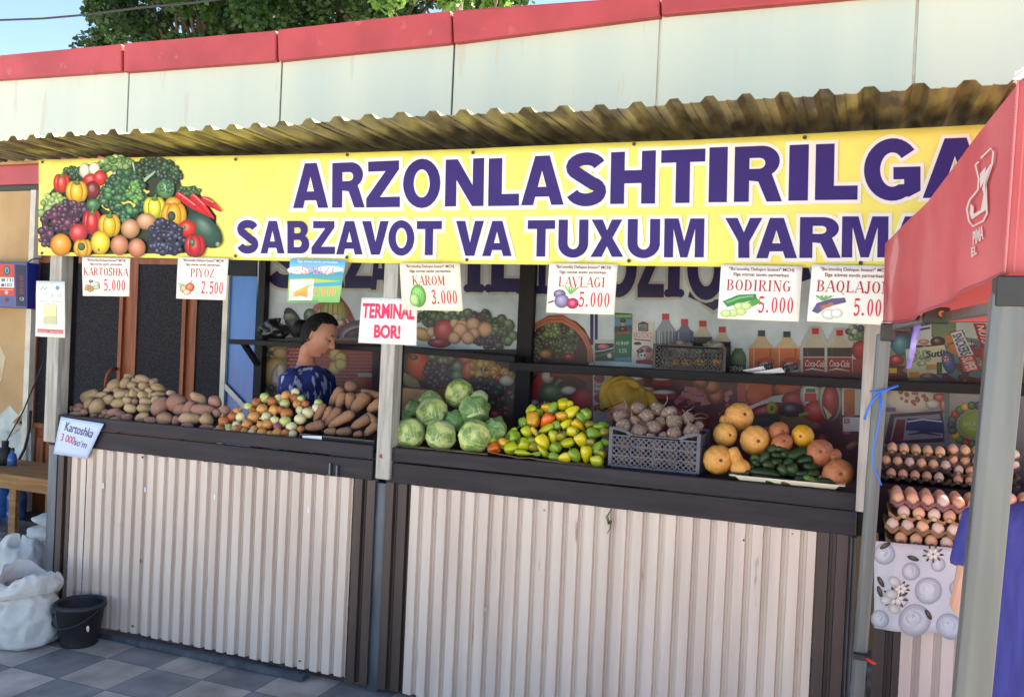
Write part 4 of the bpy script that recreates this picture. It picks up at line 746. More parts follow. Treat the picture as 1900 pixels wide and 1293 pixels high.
IK.ell(1504, 732, 20, 26, (206, 200, 196), hi=.1); IK.rect(1495, 721, 1513, 728, (30, 120, 90)); IK.rect(1493, 729, 1515, 745, (190, 60, 54)); IK.ell(1516, 764, 26, 22, (196, 50, 44), hi=.25); IK.line([(1482, 770), (1500, 766)], 5, (120, 150, 70)); IK.ell(1541, 740, 22, 40, (210, 206, 204), hi=.1); IK.ell(1541, 745, 16, 34, (186, 50, 60), hi=.25); IK.rect(1533, 702, 1549, 712, (206, 190, 180)); IK.poly([(1526, 752), (1544, 770), (1536, 778)], (210, 196, 140)); IK.rect(1562, 702, 1600, 770, (206, 200, 196)); IK.rect(1566, 722, 1586, 770, (200, 120, 60), (176, 80, 50)); IK.rect(1564, 774, 1600, 800, (220, 214, 214)); IK.text('SOK', 1566, 776, 1578, 786, (190, 40, 60), off=.04)
for u, c in ((1490, (90, 54, 90)), (1512, (150, 60, 80))): IK.ell(u, 790, 16, 10, c, hi=.3)
IK.rect(1385, 768, 1445, 792, (60, 66, 58)); IK.text('SALAMI', 1400, 775, 1428, 782, (130, 60, 60)); IK.poly([(1446, 775), (1490, 772), (1520, 792), (1450, 796)], (120, 96, 60))
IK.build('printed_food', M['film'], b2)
# far right backdrop
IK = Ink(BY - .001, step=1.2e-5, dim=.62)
IK.rect(1640, 590, 1900, 720, (104, 60, 70), (90, 40, 50)); IK.rect(1772, 598, 1860, 640, (190, 204, 200)); g_ = random.Random(8)
for i in range(60):
    u = g_.uniform(1640, 1850); v = g_.uniform(620, 708); a_ = g_.uniform(-.6, .6); w_, h_ = g_.uniform(8, 22), g_.uniform(4, 9)
    IK.poly([(u + x * w_ * math.cos(a_) - y * h_ * math.sin(a_), v + x * w_ * math.sin(a_) + y * h_ * math.cos(a_)) for x, y in ((-1, -1), (1, -1), (1, 1), (-1, 1))], g_.choice([(150, 40, 54), (60, 70, 120), (196, 190, 180), (90, 40, 50), (70, 120, 130), (190, 120, 60), (206, 200, 206), (120, 130, 110)]))
IK.ell(1672, 640, 18, 20, (70, 130, 150)); IK.ell(1664, 668, 14, 10, (176, 40, 54)); IK.rect(1700, 598, 1728, 640, (200, 204, 204)); IK.line([(1704, 604), (1726, 600)], 5, (70, 80, 120)); IK.line([(1704, 612), (1726, 608)], 4, (70, 80, 120)); IK.ell(1714, 634, 10, 5, (200, 150, 130)); IK.rect(1728, 594, 1774, 622, (110, 130, 100)); IK.ell(1740, 634, 14, 10, (70, 40, 44))
IK.poly([(1680, 648), (1752, 640), (1768, 690), (1684, 700)], (206, 206, 170)); IK.clump(1706, 664, 16, 14, 16, 6, [(140, 180, 130), (190, 206, 170)], seed=30); IK.text('Sutli', 1718, 651, 1753, 664, (34, 40, 90), off=.04, dy=-3); IK.rect(1718, 676, 1746, 686, (196, 150, 90)); IK.rect(1738, 672, 1748, 694, (60, 90, 60)); IK.ell(1760, 672, 12, 22, (70, 90, 160), rot=-15); IK.ell(1755, 666, 6, 6, (214, 214, 224)); IK.text('Fr', 1750, 658, 1760, 672, (190, 40, 50), off=.04)
IK.poly([(1763, 616), (1786, 612), (1820, 688), (1788, 690)], (64, 36, 40)); IK.poly([(1764, 618), (1784, 613), (1807, 658), (1779, 662)], (214, 212, 216)); IK.poly([(1780, 662), (1806, 659), (1818, 688), (1788, 690)], (196, 60, 66)); IK.glyphs(text2d('SNICKERS', .03), [(1783, 617), (1803, 656), (1783, 661), (1766, 622)], (44, 50, 110)); IK.glyphs(text2d('SUPER', .03), [(1803, 661), (1815, 686), (1794, 689), (1783, 664)], (226, 214, 210))
IK.poly([(1806, 600), (1828, 600), (1842, 650), (1818, 640)], (176, 40, 50)); IK.glyphs(text2d('NUTS', .03), [(1826, 604), (1836, 640), (1822, 636), (1812, 604)], (222, 210, 206)); IK.text('TWIX', 1800, 630, 1824, 642, (60, 66, 110), off=.03, dy=8); IK.rect(1821, 645, 1850, 690, (200, 44, 48), (170, 36, 44)); IK.rect(1650, 683, 1664, 692, (226, 190, 60)); IK.rect(1686, 690, 1706, 700, (226, 150, 50)); IK.ell(1722, 698, 16, 6, (150, 100, 100)); IK.text('Su', 1728, 693, 1736, 700, (34, 40, 90), off=.04)
IK.rect(1638, 714, 1900, 900, (176, 166, 166), (110, 104, 116)); IK.ell(1690, 740, 46, 26, (226, 206, 190), hi=.1, edge=.9); IK.clump(1690, 738, 34, 16, 14, 4, [(190, 90, 80), (206, 120, 100)], seed=31); IK.ell(1744, 738, 13, 9, (196, 100, 90)); IK.ell(1731, 750, 14, 9, (222, 206, 190)); IK.ell(1752, 752, 8, 14, (214, 130, 110))
IK.poly([(1652, 768), (1748, 762), (1756, 820), (1640, 824)], (84, 50, 66)); IK.poly([(1660, 774), (1744, 768), (1750, 812), (1652, 818)], (150, 140, 160)); IK.poly([(1684, 776), (1750, 778), (1750, 804), (1680, 798)], (24, 44, 110)); IK.line([(1684, 806), (1712, 802), (1746, 808)], [2, 5, 2], (60, 40, 70)); IK.poly([(1664, 778), (1680, 778), (1676, 816), (1654, 818)], (120, 40, 54)); IK.line([(1684, 782), (1712, 778), (1748, 782)], 2.5, (214, 210, 220)); IK.rect(1640, 756, 1662, 764, (110, 100, 130)); IK.rect(1752, 716, 1762, 830, (120, 126, 136))
for k_ in range(22):
    a_ = k_ * 6.283 / 22; IK.ell(1810 + 44 * math.cos(a_), 788 + 36 * math.sin(a_), 9, 8, [(70, 120, 70), (200, 60, 50), (90, 130, 70), (226, 180, 60), (80, 110, 70), (90, 60, 100)][k_ % 6], hi=.25)
IK.ell(1812, 788, 34, 26, (150, 176, 70), hi=.15, edge=.85); IK.text('SALATLAR', 1788, 782, 1836, 790, (206, 214, 150)); IK.text('YANGI', 1796, 793, 1828, 799, (206, 214, 150))
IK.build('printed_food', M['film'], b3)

# ------------------------------------------------------------------ price signs and notices
RED, DRED = (206, 36, 66), (120, 26, 30)
def sign(name, label, cat, quad, draw, base=(236, 234, 222), Y=3.612, group=None, curl=.0012):
    a, b_, c_, d_ = quad
    def T(x, y): x /= 100; y /= 100; return tuple((a[t] * (1 - x) + b_[t] * x) * (1 - y) + (d_[t] * (1 - x) + c_[t] * x) * y for t in (0, 1))
    cen = P(*T(50, 0), Y); w_ = abs(P(*T(100, 50), Y).x - P(*T(0, 50), Y).x)
    ev = lambda q: curl * (math.cos((q.x - cen.x) / w_ * 3.0) - 1) * -1.5 + curl * .8 * math.sin((q.z - cen.z) * 22)
    t = thing(name, label, cat, cen, group)
    s_ = MB(); NX_, NY_ = 10, 8; vs = []
    for j in range(NY_ + 1):
        for i in range(NX_ + 1): q = P(*T(100 * i / NX_, 100 * j / NY_), Y + .0006); q.y += ev(q); vs.append(q)
    s_.add(vs, [(j * (NX_ + 1) + i, j * (NX_ + 1) + i + 1, (j + 1) * (NX_ + 1) + i + 1, (j + 1) * (NX_ + 1) + i) for j in range(NY_) for i in range(NX_)], 0, lin(base))
    o = s_.build('sheet', M['paper'], t, smooth=True, fix=False); m_ = o.modifiers.new('thickness', 'SOLIDIFY'); m_.thickness = .0012; m_.offset = 1
    k = Ink(Y - .0016, step=1.5e-5, T=T, ev=ev); draw(k); k.build('print', M['paper'], t)
    return t
def price(word, num, pic_, wx=(10, 90), nx=(46, 92)):
    def d(k):
        k.text('"Bo\'stonliq Dehqon bozori" MCHJ', 10, 4, 90, 12, DRED, off=.012); k.text('Elga xizmat savdo yarmarkasi', 16, 14, 84, 22, DRED, off=.012)
        k.serif(word, wx[0], 27, wx[1], 47, (176, 30, 50)); k.serif(num, nx[0], 57, nx[1], 86, RED); pic_(k)
    return d
def p_potato(k): k.ell(26, 70, 11, 9, (206, 206, 190), hi=.4); [k.ell(x, y, 4.5, 4.5, (190, 140, 70), hi=.3) for x, y in ((8, 82), (14, 78), (20, 83), (16, 86), (24, 78), (10, 75))]; k.ell(18, 62, 5, 4, (120, 100, 70)); k.ell(30, 78, 8, 5, (170, 190, 160))
def p_onion(k): [k.line([(8 + i * 2, 74), (4 + i * 4, 62)], 1.6, (120, 170, 100)) for i in range(3)]; k.ell(15, 76, 8, 10, (224, 170, 140)); k.ell(27, 72, 9, 11, (206, 110, 70)); k.ell(21, 84, 8, 7, (224, 196, 150)); k.line([(27, 62), (30, 56)], 2, (190, 120, 90))
def p_cabbage(k): k.ell(28, 70, 13, 24, (120, 200, 90), hi=.5); [k.line([(30, 92), (22 + i * 4, 56 + abs(i - 1) * 4)], 1, (70, 150, 60)) for i in range(4)]; k.ell(22, 78, 9, 14, (170, 220, 130), hi=.5)
def p_beet(k): [k.line([(34, 62), (26 + i * 5, 47)], 2, (110, 180, 80)) for i in range(5)]; k.ell(18, 62, 9, 9, (130, 110, 150)); k.line([(10, 76), (2, 80)], 3, (110, 60, 90)); k.ell(22, 76, 11, 14, (140, 130, 170)); k.ell(38, 80, 9, 11, (206, 40, 90)); k.ell(38, 80, 5.5, 7, (230, 80, 120))
def p_cuc(k): k.line([(8, 73), (26, 62), (46, 57)], [12, 15, 10], (50, 130, 70)); k.line([(10, 70), (26, 60), (42, 56)], 3, (110, 180, 110)); k.line([(28, 80), (44, 68), (50, 64)], [8, 10, 7], (80, 150, 70)); [k.ell(x, y, 7, 7, (190, 220, 140), hi=.4, edge=.75) for x, y in ((26, 76), (34, 75), (28, 86), (18, 89), (10, 90))]
def p_egg(k): [k.line([(16, 62), (8 + i * 6, 54)], 3, (110, 170, 100)) for i in range(4)]; k.line([(8, 84), (14, 72), (28, 64), (42, 60)], [8, 13, 12, 8], (90, 84, 130)); k.line([(14, 76), (28, 67)], 6, (176, 110, 80)); k.ell(24, 86, 8, 9, (224, 230, 224), hi=.2, edge=.7); k.ell(33, 84, 7, 8, (230, 234, 226), hi=.2, edge=.7)
GS = 'price signs hung under the yellow banner'
sign('price_sign', 'square laminated sign reading KARTOSHKA 5.000 hung from the banner', 'price sign', [(152, 477), (241, 479), (239, 550), (153, 549)], price('KARTOSHKA', '5.000', p_potato, (3, 97)), group=GS)
sign('price_sign', 'square laminated sign reading PIYOZ 2.500 hung from the banner', 'price sign', [(330, 477), (424, 479), (418, 557), (326, 554)], price('PIYOZ', '2.500', p_onion, (27, 74), (50, 94)), group=GS)
sign('price_sign', 'cream price sign reading KAROM 3.000 hung from the banner', 'price sign', [(741, 488), (853, 488), (858, 577), (746, 575)], price('KAROM', '3.000', p_cabbage, (20, 74), (50, 93)), (240, 230, 206), group=GS)
sign('price_sign', 'cream price sign reading LAVLAGI 5.000 hung from the banner', 'price sign', [(1019, 488), (1146, 490), (1139, 584), (1013, 580)], price('LAVLAGI', '5.000', p_beet, (16, 84), (47, 93)), (240, 238, 222), group=GS)
sign('price_sign', 'white price sign reading BODIRING 5.000 hung from the banner', 'price sign', [(1338, 491), (1489, 494), (1482, 597), (1331, 591)], price('BODIRING', '5.000', p_cuc, (9, 88), (49, 93)), (236, 238, 230), group=GS)
sign('price_sign', 'white price sign reading BAQLAJON 5.000 partly behind the red canopy', 'price sign', [(1507, 491), (1666, 494), (1660, 604), (1497, 596)], price('BAQLAJON', '5.000', p_egg, (8, 94), (52, 94)), (236, 238, 230), group=GS)
def d_sabzi(k):
    k.rect(0, 0, 100, 30, (60, 150, 210), (150, 204, 230)); k.ell(16, 26, 20, 9, (224, 236, 240), hi=.4, edge=.9); k.ell(74, 22, 26, 8, (210, 230, 240), hi=.4, edge=.9)
    k.poly([(0, 34), (14, 26), (28, 36), (50, 24), (70, 36), (88, 22), (100, 30), (100, 52), (0, 52)], (60, 140, 190), (90, 170, 150)); k.poly([(0, 48), (40, 44), (100, 50), (100, 100), (0, 100)], (170, 200, 90), (110, 180, 110)); k.poly([(46, 56), (100, 50), (100, 60), (46, 64)], (60, 160, 190)); k.rect(3, 47, 48, 95, (232, 232, 220))
    k.text('Elga xizmat savdo yarmarkasi', 14, 2, 86, 10, (214, 226, 240), off=.01); k.serif('SABZI', 23, 17, 84, 34, (226, 130, 150)); k.serif('2.000', 48, 64, 92, 86, (240, 160, 130))
    for i in range(5): k.line([(7, 78 + i * 2.5), (24, 71 + i * 3), (38, 62 + i * 6)], [1, 4, 6], (226, 180 - i * 8, 80))
    k.line([(36, 66), (44, 58)], 3, (140, 180, 90)); k.text('SIFATLI MAHSULOTLAR', 5, 95.5, 60, 98.5, (40, 100, 90))
sign('price_sign', 'colourful landscape price sign reading SABZI 2.000 with printed carrots', 'price sign', [(538, 480), (641, 483), (629, 561), (532, 561)], d_sabzi, group=GS)
def d_term(k): k.text('TERMINAL', 3, 12, 96, 45, (222, 44, 92), off=.035); k.text('BOR!', 26, 58, 72, 88, (222, 44, 92), off=.04)
sign('notice', 'white notice reading TERMINAL BOR! nailed to the middle post', 'notice', [(671, 552), (774, 554), (772, 641), (664, 636)], d_term, (232, 234, 230), Y=3.65)
def d_kart(k): k.text('Kartoshka', 16, 10, 88, 34, (66, 72, 96), off=.008, dy=9); k.text('3 000', 12, 42, 49, 62, (206, 60, 84), dy=5); k.text('so‘m', 50, 50, 84, 68, (66, 72, 96), dy=5)
sign('price_note', 'pale blue tilted paper reading Kartoshka 3 000 so‘m on the counter front', 'price note', [(112, 773), (192, 786), (161, 851), (97, 842)], d_kart, (190, 208, 240), Y=3.656, curl=.002)
def d_poster(k):
    k.line([(14, 17), (24, 10), (30, 15), (40, 11)], 1.5, (90, 120, 130)); k.ell(74, 12, 6, 4, (90, 140, 210), hi=.1, edge=.9); k.rect(10, 20, 36, 30, (206, 224, 222)); k.rect(52, 23, 60, 29, (170, 196, 190)); k.rect(76, 22, 88, 29, (180, 200, 196)); k.text('TO‘LOV UCHUN', 14, 35, 84, 37.5, (120, 130, 130)); k.text('SKANER QILING', 26, 40, 76, 42, (150, 150, 150))
    k.rect(26, 43, 72, 77, (190, 190, 150)); k.rect(27.5, 44.2, 70.5, 75.8, (226, 218, 160)); k.text('ming rahmat', 28, 78.5, 72, 80.5, (150, 150, 150)); k.rect(7, 86, 93, 93, (206, 84, 84)); k.text('bozor  narxlari', 12, 88, 88, 91.5, (236, 200, 196))
sign('notice', 'tall white payment notice with yellow square pinned to the left post', 'notice', [(67, 521), (120, 522), (120, 627), (65, 624)], d_poster, (224, 230, 224), Y=3.648)
# SOS call box on the beige wall
sy = WY - .12
t = thing('call_box', 'blue emergency call box reading SOS 1131 102 on the beige wall', 'call box', P(10, 530, sy))
q = MB(); q.prism([P(-75, 484, sy), P(50, 487, sy), P(50, 573, sy), P(-75, 566, sy)], (0, 1, 0), .12); q.build('case', M['sos_blue'], t, bevel=.008)
k = Ink(sy - .001, step=2e-5); k.poly([(-70, 489), (26, 491), (27, 549), (-70, 544)], (206, 66, 40)); k.poly([(28, 491), (48, 492), (48, 569), (30, 568)], (22, 24, 60)); k.ell(13, 502, 6.5, 9, (40, 110, 120), hi=.3); k.ell(13, 502, 4, 6, (190, 206, 206), hi=.1); k.ell(13, 502, 2.6, 4.2, (30, 90, 110), hi=.1)
k.poly([(-70, 513), (26, 515), (26, 534), (-70, 531)], (228, 230, 230)); k.text('1131', 8, 516, 24.5, 523, (20, 24, 50), off=.02); k.text('102', 9, 525.5, 23, 532, (20, 24, 50), off=.02); k.ell(5, 519.5, 3, 3, (40, 150, 90), hi=.1); k.ell(5, 529, 3, 3, (160, 40, 60), hi=.1); k.ell(12, 543, 4, 4, (236, 190, 180), hi=.1); k.line([(-60, 536), (24, 538)], 1.4, (240, 170, 150)); k.ell(12, 556, 4, 4.5, (150, 70, 40), hi=.1); k.ell(12, 556, 2, 2.4, (40, 30, 60), hi=.1)
for i, ch in enumerate('SOS'): k.text(ch, 36, 511 + i * 12.5, 43.5, 520.5 + i * 12.5, (120, 30, 50), off=.03)
k.text('Y', 36, 552, 39, 558, (200, 210, 226)); k.text('24', 40, 551, 44, 558, (200, 210, 226)); k.build('panel_print', M['paper'], t)

# ------------------------------------------------------------------ produce
ORD = ['first', 'second', 'third', 'fourth', 'fifth', 'sixth', 'seventh', 'eighth', 'ninth', 'tenth', 'eleventh', 'twelfth', 'thirteenth', 'fourteenth', 'fifteenth', 'sixteenth', 'seventeenth', 'eighteenth', 'nineteenth', 'twentieth']
ROW = {1: ['only'], 2: ['front', 'back'], 3: ['front', 'middle', 'top'], 4: ['front', 'second', 'third', 'top'], 5: ['front', 'second', 'third', 'fourth', 'top'], 6: ['front', 'second', 'third', 'fourth', 'fifth', 'top'], 7: ['front', 'second', 'third', 'fourth', 'fifth', 'sixth', 'top']}
def meshset(name, fn, m, n=3):
    o = []
    for i in range(n): o.append(fn(i).mesh(name, m, True))
    return o
def inst(name, me, loc, axis, side, sc, parent=None):
    """object whose local x runs along axis and whose z faces side"""
    a = axis.normalized(); n_ = (side - a * side.dot(a)).normalized(); b_ = n_.cross(a)
    o = D.objects.new(name, me); COL.objects.link(o)
    R_ = Matrix((a, b_, n_)).transposed().to_4x4()
    o.matrix_basis = Matrix.Translation(loc) @ R_ @ Matrix.Diagonal((*sc, 1))
    return o
def heap_pt(u, v, Y0, z0, k): return PP(u, v, Vector((0, Y0, z0)), Vector((0, -k, 1)).normalized())
def axis_of(rot, tilt=0): return (CR * math.cos(rad(rot)) - CU * math.sin(rad(rot))) * math.cos(rad(tilt)) + CF * math.sin(rad(tilt))
def hull(pts):
    pts = sorted(set(pts)); 
    def half(ps):
        h = []
        for p in ps:
            while len(h) > 1 and (h[-1][0] - h[-2][0]) * (p[1] - h[-2][1]) - (h[-1][1] - h[-2][1]) * (p[0] - h[-2][0]) <= 0: h.pop()
            h.append(p)
        return h
    a, b_ = half(pts), half(pts[::-1]); return a[:-1] + b_[:-1]
def riser(pts, Y0, z0, k, back, low=1.166):
    """sloped plank under a heap: follows the heap's outline, a little behind it, standing on the deck"""
    h = hull(pts); cx = sum(p[0] for p in h) / len(h); cy = sum(p[1] for p in h) / len(h); n_ = Vector((0, -k, 1)).normalized()
    top_ = [heap_pt(cx + (u - cx) * .9, cy + (v - cy) * .9, Y0, z0, k) - n_ * back for u, v in h]
    top_ = [Vector((p.x, p.y, max(p.z, low + .004))) for p in top_]
    MB().prism(top_, (0, .25, -1), .012).build('sloped_board', M['black_wood'], st)
def heap(rows, conv, Y0, z0, k, make, kind, cat, group, words, back, place):
    pts = []
    for ri, row in enumerate(rows):
        items = sorted(row, key=lambda it: it[0])
        for ii, it in enumerate(items):
            u, v = conv(it[0], it[1]); loc = heap_pt(u, v, Y0, z0, k) - Vector((0, .0, 0)); pts.append((u, v)); s = pxm(loc)
            o = make(it, loc, s, ri, ii)
            w = words(it)
            end = 'from the left' if len(items) > 1 else ''
            lab = f"{w} {kind}, {ORD[ii]} from left in the {ROW[len(rows)][ri]} row of {place}" if len(items) > 1 else f"{w} {kind}, alone in the {ROW[len(rows)][ri]} row of {place}"
            tag(o, lab, cat, group)
    riser(pts, Y0, z0, k, back)
    return pts
# potatoes
POT = {t: meshset('potato', lambda i: blobmesh(1, 1, 1, 18, 12, .22, 1.7, i + 3 * ord(t[0])), M[m], 3) for t, m in (('p', 'pink_potato'), ('r', 'pink_potato'), ('t', 'tan_potato'), ('y', 'yellow_potato'))}
def mk_pot(it, loc, s, ri, ii):
    z = .1789; rx, ry, rot, t = it[2] * z * s, it[3] * z * s, it[4], it[5]
    return inst('potato', POT[t][rnd.randrange(3)], loc, axis_of(rot, rnd.uniform(-15, 15)), -CF + CU * .3, (rx * 1.03, ry * 1.03, min(rx, ry) * rnd.uniform(.95, 1.1)))
def w_pot(it):
    c = {'p': 'dusty pinkish', 'r': 'large rosy' if it[2] > 80 else 'rosy brown', 't': 'dull tan', 'y': 'pale yellow'}[it[5]]
    return ('Long ' if it[2] > 1.7 * it[3] else 'Round ' if it[2] < 1.15 * it[3] else 'Oval ').lower() + c
PR = [[(95, 590, 30, 25, 0, 'p'), (225, 605, 70, 30, 0, 't'), (312, 588, 42, 36, 0, 'r'), (415, 622, 45, 28, 0, 'p'), (495, 630, 35, 27, 0, 'p'), (560, 640, 32, 22, 0, 'r'), (640, 660, 55, 25, 0, 't'), (760, 640, 66, 45, 0, 'p'), (915, 635, 76, 50, -20, 'y'), (1005, 675, 65, 42, 0, 'p'), (1155, 655, 95, 70, 0, 'r'), (1275, 672, 46, 54, 0, 'r'), (1400, 655, 118, 65, -5, 'y'), (1385, 725, 65, 32, 0, 'r'), (1585, 665, 72, 66, 80, 't'), (1585, 740, 75, 30, 0, 'r')],
 [(160, 555, 50, 48, 0, 'r'), (260, 528, 50, 38, 0, 'r'), (445, 535, 92, 78, -60, 'y'), (540, 592, 40, 38, 0, 'p'), (620, 590, 72, 46, -10, 'p'), (690, 612, 50, 40, 0, 'p'), (790, 545, 70, 50, 10, 'y'), (930, 545, 76, 48, 0, 'y'), (1100, 530, 112, 80, -65, 'r'), (1310, 555, 74, 56, -40, 'r'), (1410, 545, 92, 64, -60, 'r'), (1560, 560, 125, 60, 5, 'r'), (1690, 590, 48, 44, 0, 'r')],
 [(365, 500, 66, 55, -60, 'y'), (565, 460, 62, 52, -45, 'y'), (670, 490, 72, 50, -10, 'y'), (760, 465, 52, 40, 0, 'y'), (845, 475, 34, 36, 0, 'r'), (950, 480, 74, 46, 0, 'y'), (1060, 455, 56, 45, -30, 'y'), (1270, 485, 112, 92, -20, 'r'), (1500, 445, 96, 56, 35, 't'), (1670, 475, 76, 62, 20, 'r'), (1780, 565, 55, 48, 0, 'r'), (245, 560, 44, 36, 0, 'p')],
 [(370, 425, 106, 66, -30, 'y'), (490, 410, 66, 38, -15, 'y'), (700, 405, 86, 50, -15, 'y'), (770, 415, 30, 32, 0, 'y'), (825, 395, 42, 50, 0, 'y'), (925, 415, 62, 46, 10, 'y'), (1005, 415, 27, 36, 0, 'y'), (1085, 400, 66, 32, 0, 'y'), (1210, 388, 50, 30, 0, 'y')],
 [(550, 360, 46, 30, -30, 'y'), (625, 310, 74, 65, -30, 't'), (665, 368, 56, 34, 0, 'y'), (850, 365, 56, 36, 10, 'y'), (985, 370, 46, 40, 10, 'y'), (1085, 335, 72, 46, 25, 't')],
 [(740, 290, 66, 55, -70, 'y'), (815, 310, 50, 48, 0, 'y'), (935, 320, 66, 48, 10, 'y'), (1035, 275, 46, 45, 0, 't')],
 [(775, 220, 52, 36, 0, 'y'), (860, 260, 60, 36, 10, 't'), (925, 240, 86, 42, 15, 'y')]]
heap(PR, lambda x, y: (100 + x * .1789, 660 + y * .1789), 3.79, 1.195, .8, mk_pot, 'potato', 'potato', 'potatoes heaped at the left end of the counter', w_pot, .055, 'the potato heap')
# onions
def onion_mesh(i):
    mb = MB(); g_ = random.Random(i); a = .05 * g_.uniform(-1, 1)
    return mb.lathe([(.02, -1.0), (.25, -.97), (.6, -.8), (.88, -.45), (1, -.05), (.95, .3), (.76, .62), (.45, .84), (.2, 1.0), (.1, 1.2), (.085, 1.34 + a)], 18, 0, lambda t, z: 1 + .025 * math.sin(5 * t + i) + .012 * math.sin(11 * t))
ON = {t: meshset('onion', onion_mesh, M[m], 2) for t, m in (('b', 'gold_onion'), ('d', 'brown_onion'), ('w', 'white_onion'), ('g', 'green_onion'), ('r', 'red_onion'))}
OW = {'b': 'golden papery', 'd': 'dark brown papery', 'w': 'peeled whitish', 'g': 'pale green peeled', 'r': 'purple red'}
def mk_on(it, loc, s, ri, ii):
    z = .1789 * s; r = (it[2] + it[3]) / 2 * z; ax = Vector((rnd.uniform(-1, 1), rnd.uniform(-.9, .5), rnd.uniform(-.8, 1))).normalized()
    o = inst('onion', ON[it[4]][rnd.randrange(2)], loc, ax.orthogonal(), ax, (r * 1.04, r * 1.04, r * .95)); return o
OR_ = [[(100, 665, 34, 22, 'w'), (175, 655, 50, 34, 'd'), (250, 665, 40, 30, 'w'), (330, 655, 64, 44, 'b'), (410, 672, 44, 40, 'b'), (490, 690, 50, 40, 'w'), (595, 685, 60, 46, 'b'), (680, 705, 46, 40, 'b'), (755, 692, 65, 48, 'b'), (840, 690, 45, 50, 'd'), (915, 700, 45, 45, 'w')],
 [(145, 640, 35, 30, 'b'), (245, 630, 45, 34, 'g'), (330, 610, 50, 45, 'w'), (440, 600, 60, 55, 'b'), (510, 650, 45, 40, 'b'), (580, 605, 50, 44, 'b'), (655, 600, 60, 55, 'b'), (760, 625, 50, 44, 'r'), (900, 630, 60, 54, 'w'), (995, 650, 38, 40, 'd')],
 [(200, 570, 66, 55, 'd'), (290, 520, 55, 50, 'd'), (375, 525, 58, 52, 'w'), (510, 525, 70, 60, 'b'), (640, 525, 60, 54, 'w'), (725, 560, 55, 48, 'w'), (835, 570, 65, 54, 'g'), (990, 545, 65, 60, 'w')],
 [(340, 470, 55, 42, 'b'), (455, 415, 48, 46, 'g'), (500, 462, 45, 42, 'd'), (595, 445, 65, 58, 'b'), (715, 455, 60, 52, 'b'), (850, 490, 70, 58, 'd'), (985, 450, 45, 40, 'w'), (1070, 480, 65, 58, 'w')],
 [(540, 375, 55, 52, 'd'), (625, 325, 55, 55, 'g'), (700, 365, 55, 55, 'd'), (790, 450, 45, 46, 'd'), (830, 385, 55, 56, 'g'), (960, 390, 45, 46, 'b'), (1045, 390, 45, 40, 'd'), (1160, 430, 50, 52, 'w')],
 [(765, 325, 40, 38, 'w'), (845, 305, 55, 56, 'b'), (930, 330, 45, 50, 'd'), (940, 272, 52, 42, 'w'), (1000, 340, 45, 40, 'g'), (1180, 385, 58, 42, 'g')]]
ZR = lambda x, y: (380 + x * .1789, 680 + y * .1789)
heap(OR_, ZR, 3.78, 1.19, .85, mk_on, 'onion', 'onion', 'onions heaped left of the middle post', lambda it: OW[it[4]], .05, 'the onion heap')
# carrots
def carrot_mesh(i):
    mb = MB(); g_ = random.Random(i + 40); n_ = 14; pts = []; rr = []
    for k in range(n_ + 1):
        t = (1 - math.cos(math.pi * k / n_)) / 2; pts.append((-1 + 2 * t, .09 * math.sin(t * 3 + i), .06 * math.sin(t * 4 + 2 * i)))
        rr.append((.62 + .38 * (1 - t) ** .8) * math.sqrt(max(.003, 1 - max(0, (.26 - t) / .26) ** 2)) * math.sqrt(max(.003, 1 - max(0, (t - .6) / .4) ** 2.2)) * (1 + .05 * math.sin(k * 2.3 + i)))
    mb.tube(pts, 1, 12)
    vs = mb.v; out = []
    for k in range(n_ + 1):
        for j in range(12):
            x, y, z_ = vs[k * 12 + j]; px, py, pz = pts[k]; out.append((px + (x - px) * 0, py + (y - py) * rr[k], pz + (z_ - pz) * rr[k]))
    mb.v = out; return mb
CA = meshset('carrot', carrot_mesh, M['carrot_skin'], 3)
def mk_ca(it, loc, s, ri, ii):
    z = .1789 * s; tl = it[5] if len(it) > 5 else rnd.uniform(-18, 18)
    return inst('carrot', CA[rnd.randrange(3)], loc, axis_of(it[4] + 180, tl), -CF + CU * .2, (it[2] * z, it[3] * z, it[3] * z))
CRW = [[(1140, 615, 105, 62, -15), (1300, 672, 66, 46, -5), (1445, 675, 86, 52, -10), (1590, 700, 52, 40, -20), (1730, 650, 104, 56, -45)],
 [(1190, 480, 108, 48, -65), (1265, 505, 112, 46, -60), (1320, 525, 132, 56, -50), (1415, 552, 166, 62, -32), (1620, 575, 120, 62, -30), (1735, 535, 84, 46, 40)],
 [(1362, 312, 116, 58, -60), (1412, 352, 92, 58, -75), (1505, 358, 94, 62, -80), (1612, 380, 130, 80, -55), (1765, 410, 96, 70, -35)],
 [(1510, 216, 76, 72, -60, 60), (1720, 275, 116, 44, 15), (1640, 315, 90, 50, 10)]]
def w_ca(it): return ('thick ' if it[3] > 56 else 'slender ') + ('dusty brown orange')
heap(CRW, ZR, 3.80, 1.20, .8, mk_ca, 'carrot', 'carrot', 'carrots heaped beside the middle post', w_ca, .06, 'the carrot heap')
